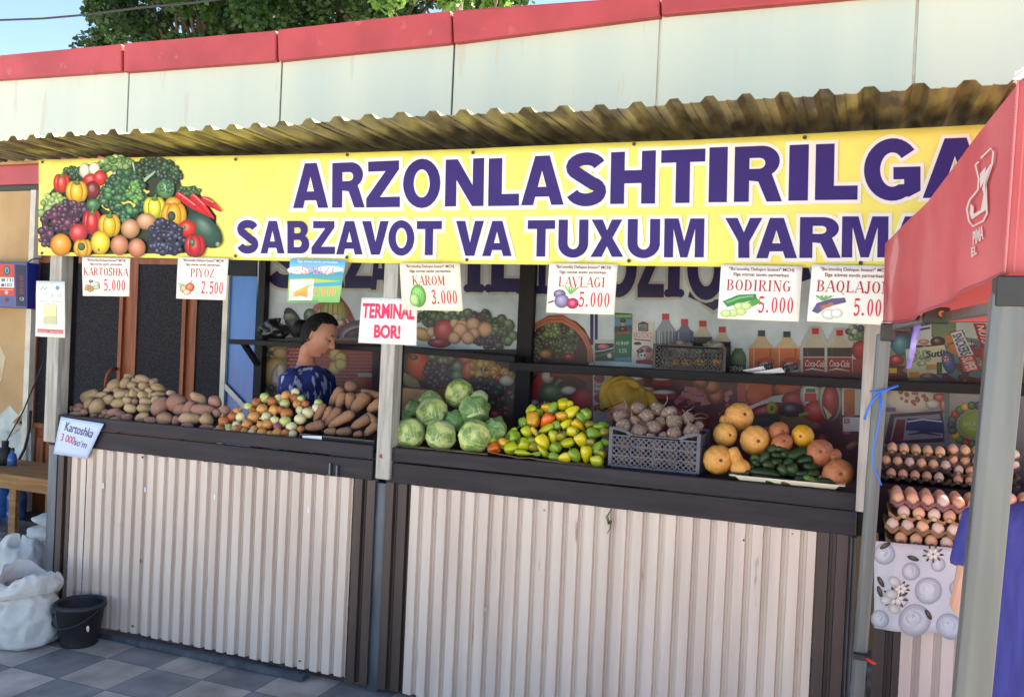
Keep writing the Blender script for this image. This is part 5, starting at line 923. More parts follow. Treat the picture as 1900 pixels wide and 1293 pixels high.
# shallow black crate under the carrots with a paper slip
t = thing('shallow_crate', 'shallow black slatted crate under the carrots behind the counter lip', 'crate', (X(620, 810), 3.72, 1.165))
q = MB(); xa, xb = X(556, 806, 3.706), X(694, 812, 3.706); q.box(xa, xb, 3.705, 3.712, 1.166, 1.173); q.box(xa, xb, 3.705, 3.712, 1.19, 1.197)
for i in range(44): x = xa + (xb - xa) * i / 43; q.box(x - .0018, x + .0018, 3.7055, 3.7115, 1.173, 1.19)
q.build('slatted_side', M['crate_black'], t); q = MB(); q.box(xa, xb, 3.712, 3.76, 1.1665, 1.17); q.build('base', M['crate_black'], t)
q = MB(); q.hexa([P(562, 817, 3.70), P(597, 818, 3.70), P(597, 818, 3.702), P(562, 817, 3.702), P(561, 808, 3.70), P(597, 809, 3.70), P(597, 809, 3.702), P(561, 808, 3.702)]); tag(q.build('paper_slip', M['paper_white']), 'small white paper slip tucked in the black crate under the carrots', 'paper slip')
# cabbages
vein = mat('cabbage leaf', (112, 150, 70), (196, 210, 124), scale=1.5, rough=.38, lo=.42, hi=.56, rand=.08, bump=.4, bscale=9, dist=.01)
n = vein.node_tree; L = n.links.new; b = n.nodes['Principled BSDF']; src = b.inputs['Base Color'].links[0].from_socket
tc = n.nodes.new('ShaderNodeTexCoord'); vo = n.nodes.new('ShaderNodeTexVoronoi'); vo.feature = 'DISTANCE_TO_EDGE'; vo.inputs['Scale'].default_value = 3.2
nz = n.nodes.new('ShaderNodeTexNoise'); nz.inputs['Scale'].default_value = 3; mxv = n.nodes.new('ShaderNodeMix'); mxv.data_type = 'RGBA'; mxv.inputs['Factor'].default_value = .22
L(tc.outputs['Object'], mxv.inputs[6]); L(tc.outputs['Object'], nz.inputs['Vector']); L(nz.outputs['Color'], mxv.inputs[7]); L(mxv.outputs[2], vo.inputs['Vector'])
rp = n.nodes.new('ShaderNodeValToRGB'); rp.color_ramp.elements[0].position = .012; rp.color_ramp.elements[0].color = (*lin((206, 216, 172)), 1); rp.color_ramp.elements[1].position = .045; rp.color_ramp.elements[1].color = (0, 0, 0, 1)
vn = n.nodes.new('ShaderNodeMath'); vn.operation = 'LESS_THAN'; vn.inputs[1].default_value = .022; L(vo.outputs['Distance'], vn.inputs[0]); mm = n.nodes.new('ShaderNodeMath'); mm.operation = 'MULTIPLY'; mm.inputs[1].default_value = .3; L(vn.outputs[0], mm.inputs[0])
mx = n.nodes.new('ShaderNodeMix'); mx.data_type = 'RGBA'; L(mm.outputs[0], mx.inputs['Factor']); L(src, mx.inputs[6]); mx.inputs[7].default_value = (*lin((206, 214, 170)), 1); L(mx.outputs[2], b.inputs['Base Color'])
mk('cabbage_green', (84, 124, 70), (120, 158, 92), scale=3, rough=.4, rand=.1, bump=.4, bscale=9, dist=.01); mk('cabbage_pale', (196, 206, 156), (170, 190, 120), scale=3, rough=.42, bump=.3, bscale=9, dist=.01); mk('cabbage_rib', (222, 222, 190), rough=.5)
def cab_leaf(cdir, ang, seed, lift=.05):       # a leaf wrapped on the unit ball around cdir: rim lifted and wavy; with ribs
    c = Vector(cdir).normalized(); a = c.orthogonal().normalized(); b_ = c.cross(a); mb = MB(); NR, NS = 8, 26; vs = []
    def pt(t, ph, h): 
        th = t * ang * (1 + .12 * math.sin(3 * ph + seed)); d_ = c * math.cos(th) + (a * math.cos(ph) + b_ * math.sin(ph)) * math.sin(th)
        return d_ * (1.02 + h + lift * t ** 4 * (1 + .6 * math.sin(7 * ph + seed * 2)) + .012 * math.sin(9 * ph + seed) * t)
    for i in range(NR + 1):
        for k in range(NS): vs.append(pt(i / NR, 6.2832 * k / NS, 0))
    mb.add(vs, [(i * NS + k, i * NS + (k + 1) % NS, (i + 1) * NS + (k + 1) % NS, (i + 1) * NS + k) for i in range(NR) for k in range(NS)])
    ribs = MB(); ribs.tube([pt(abs(t), 0 if t > 0 else math.pi, .004) for t in [-.95 + .19 * i for i in range(11)]], [.035 - .0026 * i for i in range(11)], 6, flat=.6)
    for k, t0 in enumerate((-.7, -.45, -.2, .05, .3)):
        for sg in (1, -1):
            pts = []
            for j in range(6):
                u_ = t0 + .11 * j; w_ = sg * .15 * j; r_ = math.hypot(u_, w_); ph = math.atan2(w_, u_); pts.append(pt(min(r_, .98), ph, .003))
            ribs.tube(pts, [.016, .013, .011, .009, .007, .004], 5, flat=.6)
    return mb, ribs
leafs = []
for i in range(3):
    a, r_ = cab_leaf((0, 0, 1), 1.15 + .1 * i, i * 1.7); leafs.append((a.mesh('leaf', [M['cabbage_pale'] if i == 1 else vein], True), r_.mesh('leaf_rib', M['cabbage_rib'], True)))
gl_, gr_ = cab_leaf((0, 0, 1), 1.3, 5.1, .19); leafs.append((gl_.mesh('leaf', M['cabbage_green'], True), gr_.mesh('leaf_rib', vein, True)))
cabb = meshset('cabbage', lambda i: blobmesh(1, 1, .95, 28, 18, .07, 1.5, i + 60), vein, 2)
cabd = meshset('cabbage', lambda i: blobmesh(1, 1, .95, 28, 18, .07, 1.5, i + 70), M['cabbage_green'], 1)
CB = [[(385, 800, 185, 'pale front-left cabbage with a folded light leaf, in the front row beside the middle post', .35, (1, 0)), (770, 830, 185, 'front cabbage showing a thick white leaf rib, middle of the front row', -.2, (1, 2)), (1170, 840, 200, 'large veined cabbage at the right of the front row, next to the peppers', .1, (0, 2))],
 [(315, 650, 110, 'dark green cabbage squeezed behind the front-left cabbage beside the post', 0, (3,)), (665, 565, 196, 'big whitish cabbage in the second row at the left, ribbed leaf facing out', .2, (1, 0)), (930, 660, 120, 'small shaded cabbage filling the gap in the middle of the heap', 0, (3,)), (1150, 540, 180, 'cabbage in the second row at the right with a white leaf on green', .5, (1, 3)), (1430, 750, 130, 'dark green cabbage with a ruffled loose leaf behind the large front one', -.6, (3, 3))],
 [(440, 510, 100, 'half hidden green cabbage at the far left of the third row', 0, (3,)), (650, 430, 140, 'cabbage with a loose pale leaf rim behind the big whitish one', -.5, (0, 3)), (1225, 390, 105, 'pale cabbage peeping out behind the topmost one at the right', -.4, (1,))],
 [(980, 325, 172, 'bright green cabbage crowning the top of the cabbage heap', .1, (0, 2))]]
pts = []
for row in CB:
    for (x, y, r_, lab, tw, lv) in row:
        u, v = 700 + x * .15467, 680 + y * .15467; loc = heap_pt(u, v, 3.83, 1.265, .75); pts.append((u, v)); r = r_ * .15467 * pxm(loc) * .97
        dark = lv == (3,); o = inst('cabbage', (cabd if dark else cabb)[0 if dark else rnd.randrange(2)], loc, axis_of(rnd.uniform(-40, 40)), -CF + CU * .3, (r, r, r * .98)); tag(o, lab, 'cabbage', 'cabbages heaped right of the middle post')
        for j, li in enumerate(lv):
            lf = D.objects.new('leaf', leafs[li][0]); COL.objects.link(lf); lf.parent = o
            e = Vector((tw + rnd.uniform(-.3, .3), -.35 + .9 * j + rnd.uniform(-.2, .2), rnd.uniform(0, 6.28)))
            lf.matrix_basis = Matrix.Rotation(e.x, 4, 'Y') @ Matrix.Rotation(e.y, 4, 'X') @ Matrix.Rotation(e.z, 4, 'Z') @ Matrix.Scale(1 + .015 * j, 4)
            rb_ = D.objects.new('leaf_rib', leafs[li][1]); COL.objects.link(rb_); rb_.parent = lf
riser(pts, 3.83, 1.265, .75, .1)
# peppers
def pepper_mesh(i):
    mb = MB(); L_ = [(.05, -.86), (.35, -.93), (.62, -.9), (.86, -.72), (.98, -.4), (.96, 0), (.8, .4), (.55, .75), (.3, .95), (.12, 1.03)]
    if i == 1: L_ = [(.05, -.8), (.4, -.92), (.75, -.9), (.97, -.6), (1, -.2), (.93, .3), (.75, .65), (.45, .88), (.1, .96)]
    if i == 2: L_ = [(.05, -.86), (.3, -.95), (.6, -.88), (.8, -.65), (.9, -.3), (.82, .1), (.6, .45), (.38, .75), (.2, .98), (.05, 1.12)]
    mb.lathe([(r, z) for r, z in L_], 22, 0, lambda a, z: (1 + .09 * math.cos((3 + i % 2) * a + i) * (1 - .4 * max(0, z)) + .02 * math.sin(7 * a)))
    mb.v = [(z, x + .05 * math.sin(z * 2.5 + i), y) for x, y, z in mb.v]; return mb
pk = ('lime', 'green', 'yellow', 'orange', 'red', 'olive')
PE = {c: meshset('pepper', pepper_mesh, M[c + '_pepper'], 3) for c in pk}
sm = MB(); sm.lathe([(.38, -.93), (.30, -1.0), (.13, -1.04), (.1, -1.2), (.11, -1.36), (.13, -1.42)], 10, 0, lambda a, z: 1 + (.25 * math.cos(5 * a) if z > -1.02 else 0)); sm.v = [(z, x + (.5 * (z + 1.1) ** 2 if z < -1.1 else 0), y) for x, y, z in sm.v]
stem_me = sm.mesh('stem', M['pepper_stem'], True)
def mk_pe(it, loc, s, ri, ii):
    z = .1547 * s; rx, ry, rot, c = it[2] * z, it[3] * z, it[4], it[5]
    i = 1 if abs(rx / ry - 1) < .25 else (2 if rx / ry > 1.6 else 0)
    tl = rnd.uniform(-35, 35) if i == 1 else rnd.uniform(-15, 15)
    o = inst('pepper', PE[c][i], loc, axis_of(rot, tl), -CF + CU * rnd.uniform(-.5, .8), (rx * 1.05, ry * 1.05, ry)); q = D.objects.new('stem', stem_me); COL.objects.link(q); q.parent = o; return o
CW = {'lime': 'yellow green', 'green': 'fresh green', 'yellow': 'yellow', 'orange': 'orange', 'red': 'red orange', 'olive': 'dull olive'}
PW_ = [[(235, 725, 82, 68, 160, 'red'), (435, 722, 82, 70, 170, 'lime'), (585, 777, 106, 40, 5, 'lime'), (742, 790, 56, 32, 180, 'green'), (825, 758, 92, 46, 225, 'lime'), (960, 822, 70, 46, 20, 'green'), (1080, 832, 78, 62, 170, 'yellow'), (1200, 812, 88, 70, 60, 'green'), (1340, 790, 104, 70, 90, 'yellow'), (1475, 880, 76, 76, 80, 'lime'), (1525, 800, 62, 56, 100, 'olive')],
 [(232, 632, 66, 38, 0, 'lime'), (352, 665, 62, 70, 30, 'orange'), (600, 680, 76, 76, 30, 'lime'), (720, 705, 62, 52, 20, 'olive'), (820, 650, 102, 76, 60, 'yellow'), (980, 720, 66, 66, 50, 'green'), (1100, 662, 102, 62, 165, 'lime'), (1285, 622, 88, 76, 60, 'yellow'), (1405, 660, 62, 56, 80, 'olive'), (1490, 720, 84, 66, -60, 'green'), (1575, 655, 60, 46, 0, 'green')],
 [(480, 590, 82, 76, 10, 'green'), (440, 542, 92, 42, 140, 'lime'), (630, 530, 78, 62, 60, 'lime'), (740, 540, 92, 36, 55, 'orange'), (945, 585, 80, 60, 90, 'lime'), (1045, 580, 58, 66, 70, 'olive'), (1185, 520, 76, 62, 20, 'yellow'), (1430, 545, 92, 66, 10, 'green'), (1570, 520, 62, 46, 0, 'olive'), (690, 635, 60, 50, 0, 'green')],
 [(590, 420, 62, 56, 90, 'green'), (705, 385, 98, 82, 100, 'orange'), (870, 400, 114, 76, 120, 'red'), (860, 492, 104, 52, 155, 'lime'), (995, 450, 54, 54, 80, 'green'), (1110, 430, 78, 52, -30, 'yellow'), (1255, 450, 102, 60, 40, 'orange'), (1390, 435, 62, 46, 0, 'olive'), (1550, 450, 66, 46, 0, 'green'), (1480, 470, 50, 44, 0, 'green')],
 [(690, 280, 72, 68, 140, 'lime'), (780, 290, 50, 46, 0, 'green'), (1045, 335, 78, 62, 200, 'orange'), (1175, 285, 92, 66, -35, 'yellow'), (1280, 370, 76, 60, 90, 'green'), (1340, 320, 68, 70, 40, 'green')],
 [(870, 238, 58, 58, 70, 'orange'), (940, 245, 84, 62, -60, 'green'), (1060, 195, 70, 70, 180, 'yellow'), (1145, 190, 46, 42, 0, 'yellow')]]
heap(PW_, lambda x, y: (880 + x * .1547, 720 + y * .1547), 3.78, 1.20, .8, mk_pe, 'pepper', 'pepper', 'sweet peppers heaped on cardboard', lambda it: ('small ' if it[2] < 64 else 'pointed ' if it[2] > 1.45 * it[3] else 'plump ') + CW[it[5]], .055, 'the pepper heap')
cb = MB(); vs = []
us = [(905, 838), (925, 843), (945, 846), (960, 850), (985, 850), (1000, 854), (1030, 857), (1060, 864), (1080, 862), (1090, 872), (1105, 872), (1120, 868)]
for u, v in us: vs += [P(u, v, 3.704), P(u, v - 2, 3.80) * 1.0]
cb.add([(p.x, p.y, p.z if i % 2 == 0 else 1.172) for i, p in enumerate(vs)], [(2 * i, 2 * i + 1, 2 * i + 3, 2 * i + 2) for i in range(len(us) - 1)]); o = cb.build('cardboard_sheet', M['cardboard'], fix=False); s_ = o.modifiers.new('thickness', 'SOLIDIFY'); s_.thickness = .003
tag(o, 'torn brown cardboard sheet lying under the front of the pepper heap', 'cardboard')
cb = MB(); vs = []; us = [(735, 832), (770, 834), (800, 837), (840, 838), (870, 842), (905, 845)]
for u, v in us: vs += [P(u, v - 3, 3.706), P(u, v - 3, 3.82)]
cb.add([(p.x, p.y, (1.181 if i % 2 == 0 else 1.173)) for i, p in enumerate(vs)], [(2 * i, 2 * i + 1, 2 * i + 3, 2 * i + 2) for i in range(len(us) - 1)]); o = cb.build('cardboard_sheet', M['cardboard'], fix=False); s_ = o.modifiers.new('thickness', 'SOLIDIFY'); s_.thickness = .003
tag(o, 'flat brown cardboard sheet lying under the front cabbages', 'cardboard')
q = MB(); q.box(P(742, 735, 4.3).x, P(818, 735, 4.3).x, 4.22, 4.36, 1.2, P(780, 722, 4.22).z); tag(q.build('cardboard_box', M['cardboard'], bevel=.004), 'plain brown cardboard box standing behind the cabbage heap', 'box')
# crates
def crate(name, label, x0, x1, y0, y1, z0, z1, m, scoop, nd=14, th=.007):
    t = thing(name, label, 'crate', ((x0 + x1) / 2, (y0 + y1) / 2, z0)); q = MB(); w = .016
    for x in (x0, x1 - w):
        for y in (y0, y1 - w): q = MB(); q.box(x, x + w, y, y + w, z0, z1); q.build('corner_post', M[m], t, bevel=.002)
    zl = z1 - scoop
    def panel(a, b_, nm, dip):                 # lattice wall between two floor points
        a = Vector(a); b_ = Vector(b_); d_ = (b_ - a); ln = d_.length; d_.normalize(); nn = Vector((d_.y, -d_.x, 0)); f = MB()
        at = lambda s, z: a + d_ * s + Vector((0, 0, z))
        H_ = (zl if dip else z1 - .012) - z0
        for z in (.004, H_ * .36, H_ * .68, H_): f.bar(at(w, z), at(ln - w, z), .005, .006 if z > .01 else .010)
        for k_ in range(1, 4): f.bar(at(ln * k_ / 4, 0), at(ln * k_ / 4, H_), .005, .005, up=(0, 1, 0))
        if dip:
            f.bar(at(w, z1 - z0 - .004), at(ln * .17, z1 - z0 - .012), .005, .012); f.bar(at(ln * .17, z1 - z0 - .012), at(ln * .27, H_), .005, .012); f.bar(at(ln * .27, H_), at(ln * .75, H_), .005, .014); f.bar(at(ln * .75, H_), at(ln * .86, z1 - z0 - .014), .005, .012); f.bar(at(ln * .86, z1 - z0 - .014), at(ln - w, z1 - z0 - .004), .005, .012)
        f.build(nm + '_rails', M[m], t)
        g_ = MB(); st_ = ln / nd
        for sgn in (1, -1):
            s0 = -H_ if sgn == 1 else 0
            k_ = s0
            while k_ < ln + (0 if sgn == 1 else H_):
                sa, za, sb, zb = (k_, 0, k_ + H_, H_) if sgn == 1 else (k_, 0, k_ - H_, H_)
                # clip to the panel
                pa, pb = [sa, za], [sb, zb]
                for p, o_ in ((pa, pb), (pb, pa)):
                    if p[0] < w: p[1] += (w - p[0]) * (o_[1] - p[1]) / ((o_[0] - p[0]) or 1); p[0] = w
                    if p[0] > ln - w: p[1] += (ln - w - p[0]) * (o_[1] - p[1]) / ((o_[0] - p[0]) or 1); p[0] = ln - w
                if abs(pa[0] - pb[0]) > .006 and -.001 <= min(pa[1], pb[1]) and max(pa[1], pb[1]) <= H_ + .001: g_.bar(at(*pa) - nn * .001 * sgn, at(*pb) - nn * .001 * sgn, .003, .0042)
                k_ += st_
        g_.build(nm + '_lattice', M[m], t)
    panel((x0, y0 + .003, z0), (x1, y0 + .003, z0), 'front', True); panel((x1 - .003, y0, z0), (x1 - .003, y1, z0), 'side', False); panel((x1, y1 - .003, z0), (x0, y1 - .003, z0), 'back', True); panel((x0 + .003, y1, z0), (x0 + .003, y0, z0), 'side', False)
    q = MB(); q.box(x0, x1, y0, y1, z0, z0 + .004); q.build('base', M[m], t); return t
cx0, cx1 = P(1129, 830, 3.75).x, P(1299, 840, 3.75).x; cz0, cz1 = P(1215, 872, 3.75).z, P(1215, 798, 3.75).z
crate('plastic_crate', 'grey plastic lattice crate full of beets on the counter', cx0, cx1, 3.75, 4.0, cz0, cz1, 'crate_grey', .035, 17)
q = MB(); q.box(cx0 + .01, cx1 - .01, 3.76, 3.99, 1.166, cz0 - .002); tag(q.build('crate_lid', M['crate_black'], bevel=.004), 'flat black plastic tray lying under the grey beet crate', 'tray')
def beet_mesh(i):
    mb = MB(); mb.lathe([(.08, -1.0), (.3, -.98), (.7, -.78), (.95, -.35), (1, 0), (.9, .4), (.62, .75), (.32, .98), (.15, 1.2)], 18, 0, lambda a, z: 1 + .05 * math.sin(2 * a + i) + .03 * math.sin(5 * a + 2 * i)); return mb
BE = meshset('beet', beet_mesh, M['beet_skin'], 3)
def tail(kind, pts): mb = MB(); mb.tube(pts, [.17, .1, .07, .05, .035, .02][:len(pts)], 7); return mb.mesh('root_tail', M['beet_skin'], True)
TL = [tail(0, [(0, 0, 1.1), (.05, 0, 1.4), (.2, .1, 1.8), (.5, .15, 2.1), (.9, .2, 2.3), (1.3, .2, 2.2)]), tail(1, [(0, 0, 1.1), (0, .05, 1.5), (.1, .05, 1.9), (.1, 0, 2.4), (0, 0, 2.9), (.1, 0, 3.3)])]
ZB = lambda x, y: (1100 + x * .1701, 680 + y * .1701)
BT = [[(500, 710, 92, 80, -110, 1), (640, 775, 66, 40, 0, None), (770, 755, 52, 42, 0, None), (890, 732, 82, 80, 20, None), (1075, 705, 92, 62, -110, 1)],
 [(340, 645, 86, 76, 0, None), (670, 660, 82, 80, 30, None), (890, 608, 100, 78, -38, 1), (1160, 645, 52, 46, 0, None)],
 [(310, 545, 90, 76, -60, 0), (460, 590, 56, 54, 0, None), (590, 540, 82, 82, -150, None), (740, 600, 60, 56, 10, None), (825, 515, 100, 76, -20, None), (1040, 565, 72, 60, 0, 1)],
 [(500, 455, 86, 70, 0, None), (705, 465, 82, 66, -30, 0)]]
for ri, row in enumerate(BT):
    for ii, (x, y, rx, ry, rot, tl) in enumerate(sorted(row)):
        u, v = ZB(x, y); loc = heap_pt(u, v, 3.80, cz1 - .02, .75); s = pxm(loc) * .1701
        a = axis_of(rot) if tl is not None else axis_of(rnd.uniform(-180, 0), rnd.uniform(-40, 60)); o = inst('beet', BE[rnd.randrange(3)], loc, (a.cross(CF)).normalized(), a, (rx * s, min(rx, ry) * s * 1.05, (ry if tl is None else rx * .85) * s))
        tag(o, f"{'small' if rx < 70 else 'plump'} dusty beet{' with thin root' if tl is not None else ''}, {ORD[ii]} from left in the {ROW[4][ri]} row atop the crate", 'beet', 'beets in the grey plastic crate')
        if tl is not None: q = D.objects.new('root_tail', TL[tl]); COL.objects.link(q); q.parent = o
for i in range(2):
    for j in range(5):
        loc = Vector((cx0 + .05 + j * (cx1 - cx0 - .1) / 4 + rnd.uniform(-.008, .008), 3.80 + .01 * (i == 0), cz0 + .04 + i * .055)); o = inst('beet', BE[(i + j) % 3], loc, Vector((1, rnd.uniform(-1, 1), rnd.uniform(-1, 1))), Vector((rnd.uniform(-1, 1), 1, .3)), (.03, .03, .028))
        tag(o, f"beet behind the crate lattice, {ORD[j]} from left in its {('bottom', 'upper')[i]} layer", 'beet', 'beets in the grey plastic crate')
# pumpkins
def pump(name, label, x, y, rx, ry, m, scar, neck=None, rotn=0):
    u, v = 1280 + x * .18947, 720 + y * .18947; loc = heap_pt(u, v, 3.84, 1.275, .72); s = pxm(loc) * .18947; sx, sy_ = scar
    a = (CR * (sx - x) / rx - CU * (sy_ - y) / ry) ; d_ = min(.92, a.length); a = a.normalized() * d_ - CF * math.sqrt(1 - d_ * d_) if a.length > .01 else -CF
    mb = MB(); prof = [(.04, -.93), (.2, -.93)] + [(math.cos(rad(t)), math.sin(rad(t))) for t in range(-65, 66, 10)] + [(.28, .93), (.14, .90), (.05, .89)]
    if neck: prof = [(.04, -neck), (.3, -neck + .02), (.5, -neck + .12), (.56, -neck * .75), (.6, -.85), (.75, -.68)] + [(math.cos(rad(t)), math.sin(rad(t))) for t in range(-35, 66, 10)] + [(.28, .93), (.14, .90), (.05, .89)]
    mb.lathe(prof, 40, 0, lambda t, z: 1 + .018 * math.cos(10 * t) * max(0, 1 - z * z * .9) + .02 * math.sin(2 * t + x)); me = mb.mesh('pumpkin', M[m], True)
    r = (rx + ry) / 2 * s; o = inst(name, me, loc, a.orthogonal(), a, (r * rx / (rx + ry) * 2 if not neck else r, r, r * .97)); tag(o, label, 'pumpkin', 'pumpkins beside the cucumber tray')
    sc_ = MB(); sc_.lathe([(.12, .89), (.1, .935), (.05, .925), (.01, .91)], 12); q = D.objects.new('stem_scar', sc_.mesh('stem_scar', M['pumpkin_scar'], True)); COL.objects.link(q); q.parent = o
pump('pumpkin', 'pale orange pumpkin crowning the left group, topmost of all pumpkins', 480, 280, 142, 135, 'orange_pumpkin', (515, 243))
pump('pumpkin', 'small pale orange pumpkin with a dark hole, left under the topmost one', 345, 455, 118, 116, 'orange_pumpkin', (375, 450))
pump('pumpkin', 'ribbed orange pumpkin facing forward in the middle of the left group', 635, 510, 145, 140, 'orange_pumpkin', (636, 505))
pump('pumpkin', 'deep orange pumpkin lowest at the left beside the beet crate', 280, 700, 150, 140, 'orange_pumpkin', (272, 690))
pump('pumpkin', 'long necked orange pumpkin wedged between the lowest left one and cucumbers', 500, 790, 100, 100, 'orange_pumpkin', (530, 880), 2.3)
pump('pumpkin', 'russet pumpkin with a pale scar behind the ribbed one', 870, 430, 108, 92, 'russet_pumpkin', (890, 410))
pump('pumpkin', 'pinkish brown pumpkin half hidden behind the top cucumbers', 900, 545, 118, 78, 'russet_pumpkin', (900, 510))
pump('pumpkin', 'bright yellow bottle shaped pumpkin lying with its neck to the right', 1105, 468, 110, 108, 'golden_pumpkin', (1048, 462), 2.1)
pump('pumpkin', 'brownish orange pumpkin with round scar right of the top cucumbers', 1275, 635, 138, 120, 'russet_pumpkin', (1235, 605))
pump('pumpkin', 'small russet pumpkin half hidden behind the brownish one at right', 1415, 660, 70, 62, 'russet_pumpkin', (1400, 640))
pump('pumpkin', 'russet pumpkin lowest at the right end beside the right post', 1447, 840, 155, 126, 'russet_pumpkin', (1430, 822))
pump('pumpkin', 'greenish tan pumpkin hidden behind the topmost pumpkin', 350, 320, 60, 60, 'orange_pumpkin', (330, 300))
# cucumbers on a white tray
def cuc_mesh(i):
    mb = MB(); n_ = 14; mb.tube([(-1 + 2 * k / n_, .12 * math.sin(k / n_ * 3.14) * (i - .8), 0) for k in range(n_ + 1)], 1, 12); ctr = [(-1 + 2 * k / n_, .12 * math.sin(k / n_ * 3.14) * (i - .8), 0) for k in range(n_ + 1)]; out = []
    for k in range(n_ + 1):
        t = abs(-1 + 2 * k / n_); r = math.sqrt(max(.004, 1 - t ** 3.2)) * (1 - .08 * (k / n_))
        for j in range(12): x, y, z_ = mb.v[k * 12 + j]; c = ctr[k]; out.append((c[0], c[1] + (y - c[1]) * r, c[2] + z_ * r))
    mb.v = out; return mb
CU_ = {c: meshset('cucumber', cuc_mesh, M[m], 3) for c, m in (('d', 'cucumber_skin'), ('l', 'pale_cucumber'))}
CUR = [[(470, 858, 96, 34, 10, 'd'), (535, 868, 60, 32, 30, 'd'), (700, 882, 96, 36, 5, 'd'), (850, 905, 122, 36, 5, 'd'), (1000, 925, 112, 34, 3, 'd'), (1085, 888, 58, 36, 0, 'd'), (1232, 930, 132, 40, 30, 'l'), (1335, 912, 112, 38, 0, 'd')],
 [(510, 806, 52, 45, 30, 'd'), (560, 838, 40, 32, -60, 'd'), (740, 836, 142, 44, 8, 'd'), (910, 802, 62, 50, 60, 'd'), (1010, 800, 66, 62, 70, 'd'), (1100, 838, 62, 36, 0, 'd'), (1212, 836, 62, 40, 0, 'd')],
 [(580, 770, 48, 37, 0, 'd'), (645, 745, 60, 42, 50, 'd'), (770, 760, 64, 46, 20, 'd'), (850, 722, 60, 42, 0, 'd'), (960, 726, 52, 44, -45, 'd'), (1182, 770, 74, 40, 10, 'd')],
 [(635, 700, 46, 44, 0, 'l'), (710, 690, 84, 50, -50, 'd'), (855, 658, 62, 32, 10, 'd'), (925, 655, 40, 34, 60, 'd'), (1060, 648, 112, 50, -20, 'd'), (1130, 706, 82, 40, -15, 'd')],
 [(805, 596, 56, 46, -40, 'd'), (900, 602, 64, 36, 10, 'd'), (960, 640, 40, 30, 0, 'd')]]
def mk_cu(it, loc, s, ri, ii):
    z = .18947 * s; return inst('cucumber', CU_[it[5]][rnd.randrange(3)], loc, axis_of(it[4] + rnd.choice((0, 180)), rnd.uniform(-12, 12)), -CF + CU * .3, (it[2] * z * 1.04, it[3] * z * 1.06, it[3] * z))
heap(CUR, lambda x, y: (1280 + x * .18947, 720 + y * .18947), 3.735, 1.205, .7, mk_cu, 'cucumber', 'cucumber', 'cucumbers heaped on the white tray', lambda it: ('light green curved' if it[5] == 'l' else 'long dark green' if it[2] > 90 else 'stubby dark green' if it[2] < 1.4 * it[3] else 'dark green'), .04, 'the cucumber heap')
t = thing('serving_tray', 'white oblong plastic tray holding cucumbers on the counter edge', 'tray', P(1460, 900, 3.70)); q = MB()
A_, B_ = P(1353, 889, 3.665), P(1568, 912, 3.665); dx = (B_ - A_); dx.z = 0; Lr = dx.length; zt_ = 1.204
ring = lambda e, z: [(A_.x + e, 3.662 + e, z), (B_.x - e, 3.662 + e, z), (B_.x - e, 3.90 - e, z), (A_.x + e, 3.90 - e, z)]
vs = ring(0, zt_ - .004) + ring(0, zt_) + ring(.022, zt_ - .002) + ring(.04, zt_ - .02) + ring(.036, zt_ - .0235) + ring(.02, zt_ - .006); fs = [(r_ * 4 + i, r_ * 4 + (i + 1) % 4, ((r_ + 1) % 6) * 4 + (i + 1) % 4, ((r_ + 1) % 6) * 4 + i) for r_ in (0, 1, 2, 4, 5) for i in range(4)] + [(12, 13, 14, 15), (19, 18, 17, 16)]
q.add(vs, fs); q.build('shallow_dish', M['tray_white'], t, bevel=.003)
# eggs
def tray_mesh(nx, ny, pt):
    mb = MB(); k = 6; vs = []; N1, N2 = nx * k, ny * k
    for j in range(N2 + 1):
        for i in range(N1 + 1):
            x, y = i / k, j / k; e = min(i, j, N1 - i, N2 - j); z = .30 * pt * math.cos(6.2832 * x) * math.cos(6.2832 * y) if e == 0 else .36 * pt * (math.cos(6.2832 * x) + math.cos(6.2832 * y)) / 2 * 1.0
            vs.append((x * pt, y * pt, z if e > 0 else (.36 * pt * (math.cos(6.2832 * (x if j in (0, N2) else y)) + 1) / 2 * .9)))
    return mb.add(vs, [(j * (N1 + 1) + i, j * (N1 + 1) + i + 1, (j + 1) * (N1 + 1) + i + 1, (j + 1) * (N1 + 1) + i) for j in range(N2) for i in range(N1)])
egg_me = [MB().lathe([(.02, -1), (.4, -.92), (.75, -.66), (.96, -.2), (1, .1), (.93, .45), (.72, .85), (.45, 1.12), (.18, 1.25), (.02, 1.28)], 16).mesh('egg', M[m], True) for m in ('egg_shell', 'pale_egg')]
